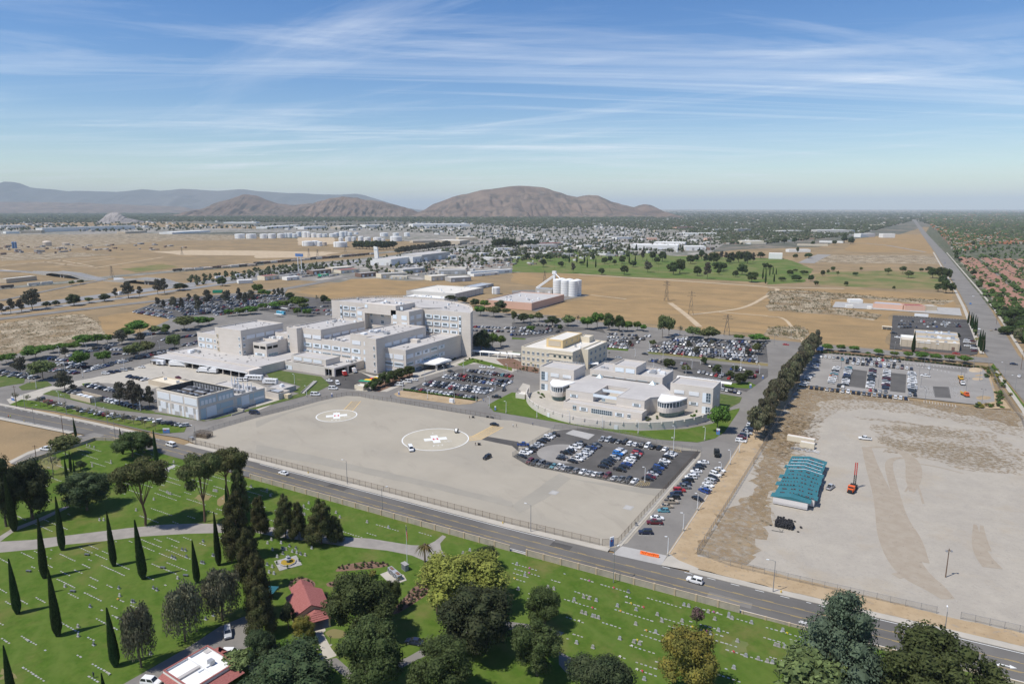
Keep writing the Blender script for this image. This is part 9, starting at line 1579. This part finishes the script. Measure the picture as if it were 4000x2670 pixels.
def place(name,G,kind,m,label,zs,ws,r):
    n=len(G); D=np.hypot(G[:,0],G[:,1]); f=np.clip(D/2500,1,5)
    w=r.uniform(ws[0],ws[1],n)*(f if kind=='tree' else np.clip(D/4000,1,3)); h=r.uniform(zs[0],zs[1],n)*np.clip(f,1,1.6)
    if kind=='tree':
        U=np.array([(0,0,-.5),(.5,0,-.05),(.15,.48,.05),(-.42,.3,-.05),(-.4,-.3,.05),(.18,-.48,-.05),(.05,.05,.5),(.3,.12,.33),(-.22,-.1,.36)]); F=[(0,2,1),(0,3,2),(0,4,3),(0,5,4),(0,1,5),(1,2,7),(2,3,6),(2,6,7),(3,4,8),(3,8,6),(4,5,8),(5,1,7),(5,7,8),(8,7,6)]
        V=U[None]*np.stack([w,w,h],1)[:,None,:]*r.uniform(.75,1.25,(n,9,1)); V[:,:,2]+=h[:,None]*.45
    else:
        U=np.array([(-.5,-.5,0),(.5,-.5,0),(.5,.5,0),(-.5,.5,0),(-.5,-.5,1),(.5,-.5,1),(.5,.5,1),(-.5,.5,1)]); F=[(0,1,5,4),(1,2,6,5),(2,3,7,6),(3,0,4,7),(4,5,6,7)]; V=U[None]*np.stack([w,w*r.uniform(.4,1.2,n),h],1)[:,None,:]
    a=r.choice([0,PI/2],n) if kind!='tree' else r.uniform(0,6.28,n); ca,sa=np.cos(a)[:,None],np.sin(a)[:,None]; X=V[:,:,0]*ca-V[:,:,1]*sa+G[:,0:1]; Y=V[:,:,0]*sa+V[:,:,1]*ca+G[:,1:2]; V=np.stack([X,Y,V[:,:,2]+.2],2)
    k=U.shape[0]; Fs=[[i*k+j for j in f_] for i in range(n) for f_ in F]; me=bpy.data.meshes.new(name); me.from_pydata(V.reshape(-1,3).tolist(),[],Fs); ms=m if isinstance(m,list) else [m]
    for q_ in ms: me.materials.append(M[q_])
    if len(ms)>1: mi=np.repeat(r.randint(0,len(ms),n),len(F)); me.polygons.foreach_set('material_index',mi.astype(np.int32))
    o=link(name,me); o['kind']='stuff'; o['label']=label; o['category']='town'; return o
mat('far_leaf',(.045,.058,.028),.9,.3,.01,(.065,.07,.04),4,.05,island=.35); mat('far_leaf_green',(.055,.085,.025),.9,.3,.02,(.04,.06,.02),4,.05,island=.35); mat('far_wall',(.42,.385,.34),.9,.15,.01,(.40,.37,.33),3,.1); mat('far_white',(.62,.61,.58),.8,.1,.01,None,3,.1); mat('far_brown',(.26,.19,.15),.9,.15,.01,None,3,.1); mat('far_grey',(.28,.28,.28),.9,.15,.01,None,3,.1)
TOWN=[(-80,486),(0,485),(420,487),(560,488),(960,489),(1500,486),(1560,480),(2100,479.6),(2420,480),(2420,560),(2230,540),(2180,530),(2100,505),(1960,540),(1750,560),(1660,560),(1600,535),(1400,520),(1250,525),(1100,515),(900,508),(600,510),(420,508),(0,512)]
mass('town_trees',TOWN,25000,'tree','far_leaf','dark green trees spread through the distant town',(5,9),(6,13),1); mass('town_buildings',TOWN,3400,'box',['far_wall','far_white','far_brown','far_grey','far_brown'],'countless small pale houses and roofs of the distant town',(3.5,5),(9,16),2)
BELT=[(0,487),(420,488),(900,494),(1300,491),(1500,489),(1500,500),(1300,508),(1000,507),(560,503),(300,505),(0,500)]; mass('river_trees',BELT,5000,'tree','far_leaf','dense green river trees below the brown hills',(7,12),(10,18),3)
INDU=[(0,512),(300,508),(520,518),(900,512),(1100,510),(1500,512),(1640,520),(1660,560),(1500,585),(1300,590),(1130,600),(1000,575),(1200,560),(930,530),(700,528),(520,524),(300,532),(0,530)]; mass('industrial_buildings',INDU,480,'box',['far_wall','far_white','far_white','far_grey'],'many small sheds and yards of the industrial district',(3.5,6),(10,26),4); mass('industrial_trees',INDU,2400,'tree','far_leaf','scattered trees between the industrial sheds',(5,9),(6,10),5)
mass('parked_trucks',[(1000,575),(1130,580),(1250,560),(1350,545),(1560,545),(1600,575),(1400,590),(1200,610),(1000,630),(850,640)],420,'box',['far_white','far_grey','far_brown'],'tiny vehicles and trailers in the yards by the boulevard',(1.6,3),(3,7),6)
RESI=[(2118,500),(2165,545),(2195,580),(2290,560),(2360,560),(2440,600),(2440,480.5),(2110,480.5)]; mass('suburb_trees',RESI,5200,'tree','far_leaf_green','green trees of the suburb right of the avenue',(5,9),(6,11),7); mass('suburb_roofs',RESI,2600,'box',['far_brown','far_wall','tile_terra','tile_terra'],'far roofs of the suburb right of the avenue',(4,5.5),(10,15),8)
NEARR=[(2168,545),(2215,610),(2262,690),(2420,880),(2420,560),(2300,560)]; mass('garden_trees',NEARR,760,'tree','far_leaf_green','garden trees between the tiled houses',(5,8),(5,8.5),9)
mass('yard_clutter',[(0,565),(330,560),(430,555),(430,570),(200,580),(0,585)],60,'box',['far_grey','far_wall','far_brown'],'small sheds and machines in the quarry yard at left',(2,5),(4,14),10)
mass('railside_trees',[(420,642),(640,612),(990,588),(1010,598),(700,622),(450,655)],260,'tree','far_leaf','dark straggling trees beside the railway and freeway',(4,8),(4,8),11); mass('yard_trees',[(820,600),(1000,572),(1640,530),(1650,575),(1300,590),(1000,625),(860,635)],520,'tree','far_leaf','trees between the shops and rail yard',(4,8),(5,8),12)
if FARH: place('suburb_houses',np.array([(x,y) for x,y,c,r,z in FARH]),'box',['tile_terra','far_brown','tile_terra'],'further low houses behind the tiled rows',(3.5,5),(11,14),np.random.RandomState(4))
mat('hill_brown',(.15,.105,.082),.95,.3,.0016,(.2,.145,.108),8,.05,extra=chain(overlay(.006,.46,.6,(.095,.075,.06),8),overlay(.012,.62,.72,(.36,.31,.27),6,amt=.7))); mat('mountain_blue',(.10,.105,.105),.95,.2,.0005,(.13,.125,.12),6,.05); mat('rock_grey',(.33,.30,.28),.95,.3,.01,(.22,.20,.19),6,.05)
def vnoise(x,y,seed):
    r=np.random.RandomState(seed); T=r.rand(64,64); xi=np.floor(x).astype(int); yi=np.floor(y).astype(int); fx=x-xi; fy=y-yi; fx=fx*fx*(3-2*fx); fy=fy*fy*(3-2*fy); g=lambda a,b:T[a%64,b%64]
    return (g(xi,yi)*(1-fx)+g(xi+1,yi)*fx)*(1-fy)+(g(xi,yi+1)*(1-fx)+g(xi+1,yi+1)*fx)*fy
def hill(name,prof,dist,half,m,seed,nu=300,nv=64,rough=1.0,base=480.5):
    pxs=np.array([p[0] for p in prof],float); pys=np.array([p[1] for p in prof],float); u=np.linspace(0,1,nu); X=pxs[0]+(pxs[-1]-pxs[0])*u; Yp=np.interp(X,pxs,pys)+(vnoise(u*38,u*0,seed)-.5)*2.4
    crest=[]
    for x,y in zip(X,Yp):
        sx_,sy_=px('D',x,y); dx=(sx_-PCX)/FPX; dz=-(sy_-PCY)/FPX; f=cP+dz*sP; up=-sP+dz*cP; s=dist/f; r=dx*s; crest.append((r*cY-dist*sY,r*sY+dist*cY,max(4,CH+up*s)))
    crest=np.array(crest); fw=np.array([-sY,cY]); v=np.linspace(-1,1,nv); V=[]
    for i in range(nu):
        end=np.clip(min(u[i],1-u[i])*9,0,1)**.6
        sp=vnoise(np.full(nv,u[i]*22)+v*1.7,v*3+9,seed+1)*.6+vnoise(np.full(nv,u[i]*60)+v,v*8,seed+2)*.4
        sp=1-np.abs(2*sp-1)
        sh=np.clip(1-np.abs(v)**1.15,0,1); hh=crest[i,2]*sh*(1-rough*(1-sh**.7)*sp*2*.75*np.clip(np.abs(v)*7,0,1)); hh=np.minimum(hh,crest[i,2])*max(end,.02)
        for j in range(nv): V.append((crest[i,0]+fw[0]*v[j]*half,crest[i,1]+fw[1]*v[j]*half,hh[j]-2))
    F=[(i*nv+j,(i+1)*nv+j,(i+1)*nv+j+1,i*nv+j+1) for i in range(nu-1) for j in range(nv-1)]
    me=bpy.data.meshes.new(name); me.from_pydata(V,[],F); me.materials.append(M[m]); me.update(); o=link(name,me); o['kind']='structure'; return o
hill('hill',[(405,498),(440,489),(470,479),(500,463),(530,455),(555,446),(570,445),(590,449),(615,460),(640,467),(680,470),(720,466),(760,470),(800,480),(830,492)],9800,1500,'hill_brown',3)
hill('hill',[(670,494),(700,476),(730,462),(760,453),(785,450),(812,452),(840,457),(870,461),(900,467),(935,477),(965,487),(985,495)],8800,1100,'hill_brown',11)
hill('hill',[(925,495),(960,482),(1000,466),(1040,451),(1080,441),(1105,435),(1140,432),(1170,426),(1190,424),(1215,425),(1245,429),(1270,436),(1300,446),(1325,451),(1350,447),(1372,449),(1400,460),(1425,469),(1455,474),(1478,467),(1492,466),(1510,472),(1530,482),(1550,492)],9200,1700,'hill_brown',23,320)
hill('rock_hill',[(228,506),(236,501),(244,492),(252,487),(262,486),(272,487),(280,494),(290,499),(310,503),(325,508)],5200,130,'rock_grey',31,80,24,.5)
hill('mountain_range',[(-400,432),(-200,426),(-60,424),(0,419),(20,415),(40,420),(60,428),(110,433),(160,437),(210,437),(270,440),(330,434),(370,437),(420,432),(450,434),(500,436),(560,433),(600,437),(650,441),(720,444),(780,446),(820,444),(860,452),(900,461),(940,471),(990,480)],20000,4000,'mountain_blue',41,300,30)
hill('mountain_range',[(-400,466),(0,462),(100,463),(220,465),(330,470),(420,474),(500,480)],16000,3000,'hill_brown',43,160,24)
hz=MB().box(-75000,75000,-4000,75000,-6,980); o=obj('haze',hz,'concrete'); m=bpy.data.materials.new('haze_air'); m.use_nodes=True; nt=m.node_tree; nt.nodes.remove(nt.nodes['Principled BSDF']); pv=nd(nt,'ShaderNodeVolumePrincipled'); pv.inputs['Color'].default_value=(.84,.95,1.0,1); pv.inputs['Density'].default_value=HAZE; pv.inputs['Anisotropy'].default_value=-.12; nt.links.new(pv.outputs[0],nt.nodes['Material Output'].inputs['Volume'])
o.data.materials.clear(); o.data.materials.append(m); o['kind']='stuff'; o['label']='thin pale air haze over the whole plain'; o['category']='haze'
print('objects',len(bpy.data.objects),'tris',sum(len(m.loop_triangles) if m.loop_triangles else sum(len(p.vertices)-2 for p in m.polygons) for m in bpy.data.meshes))
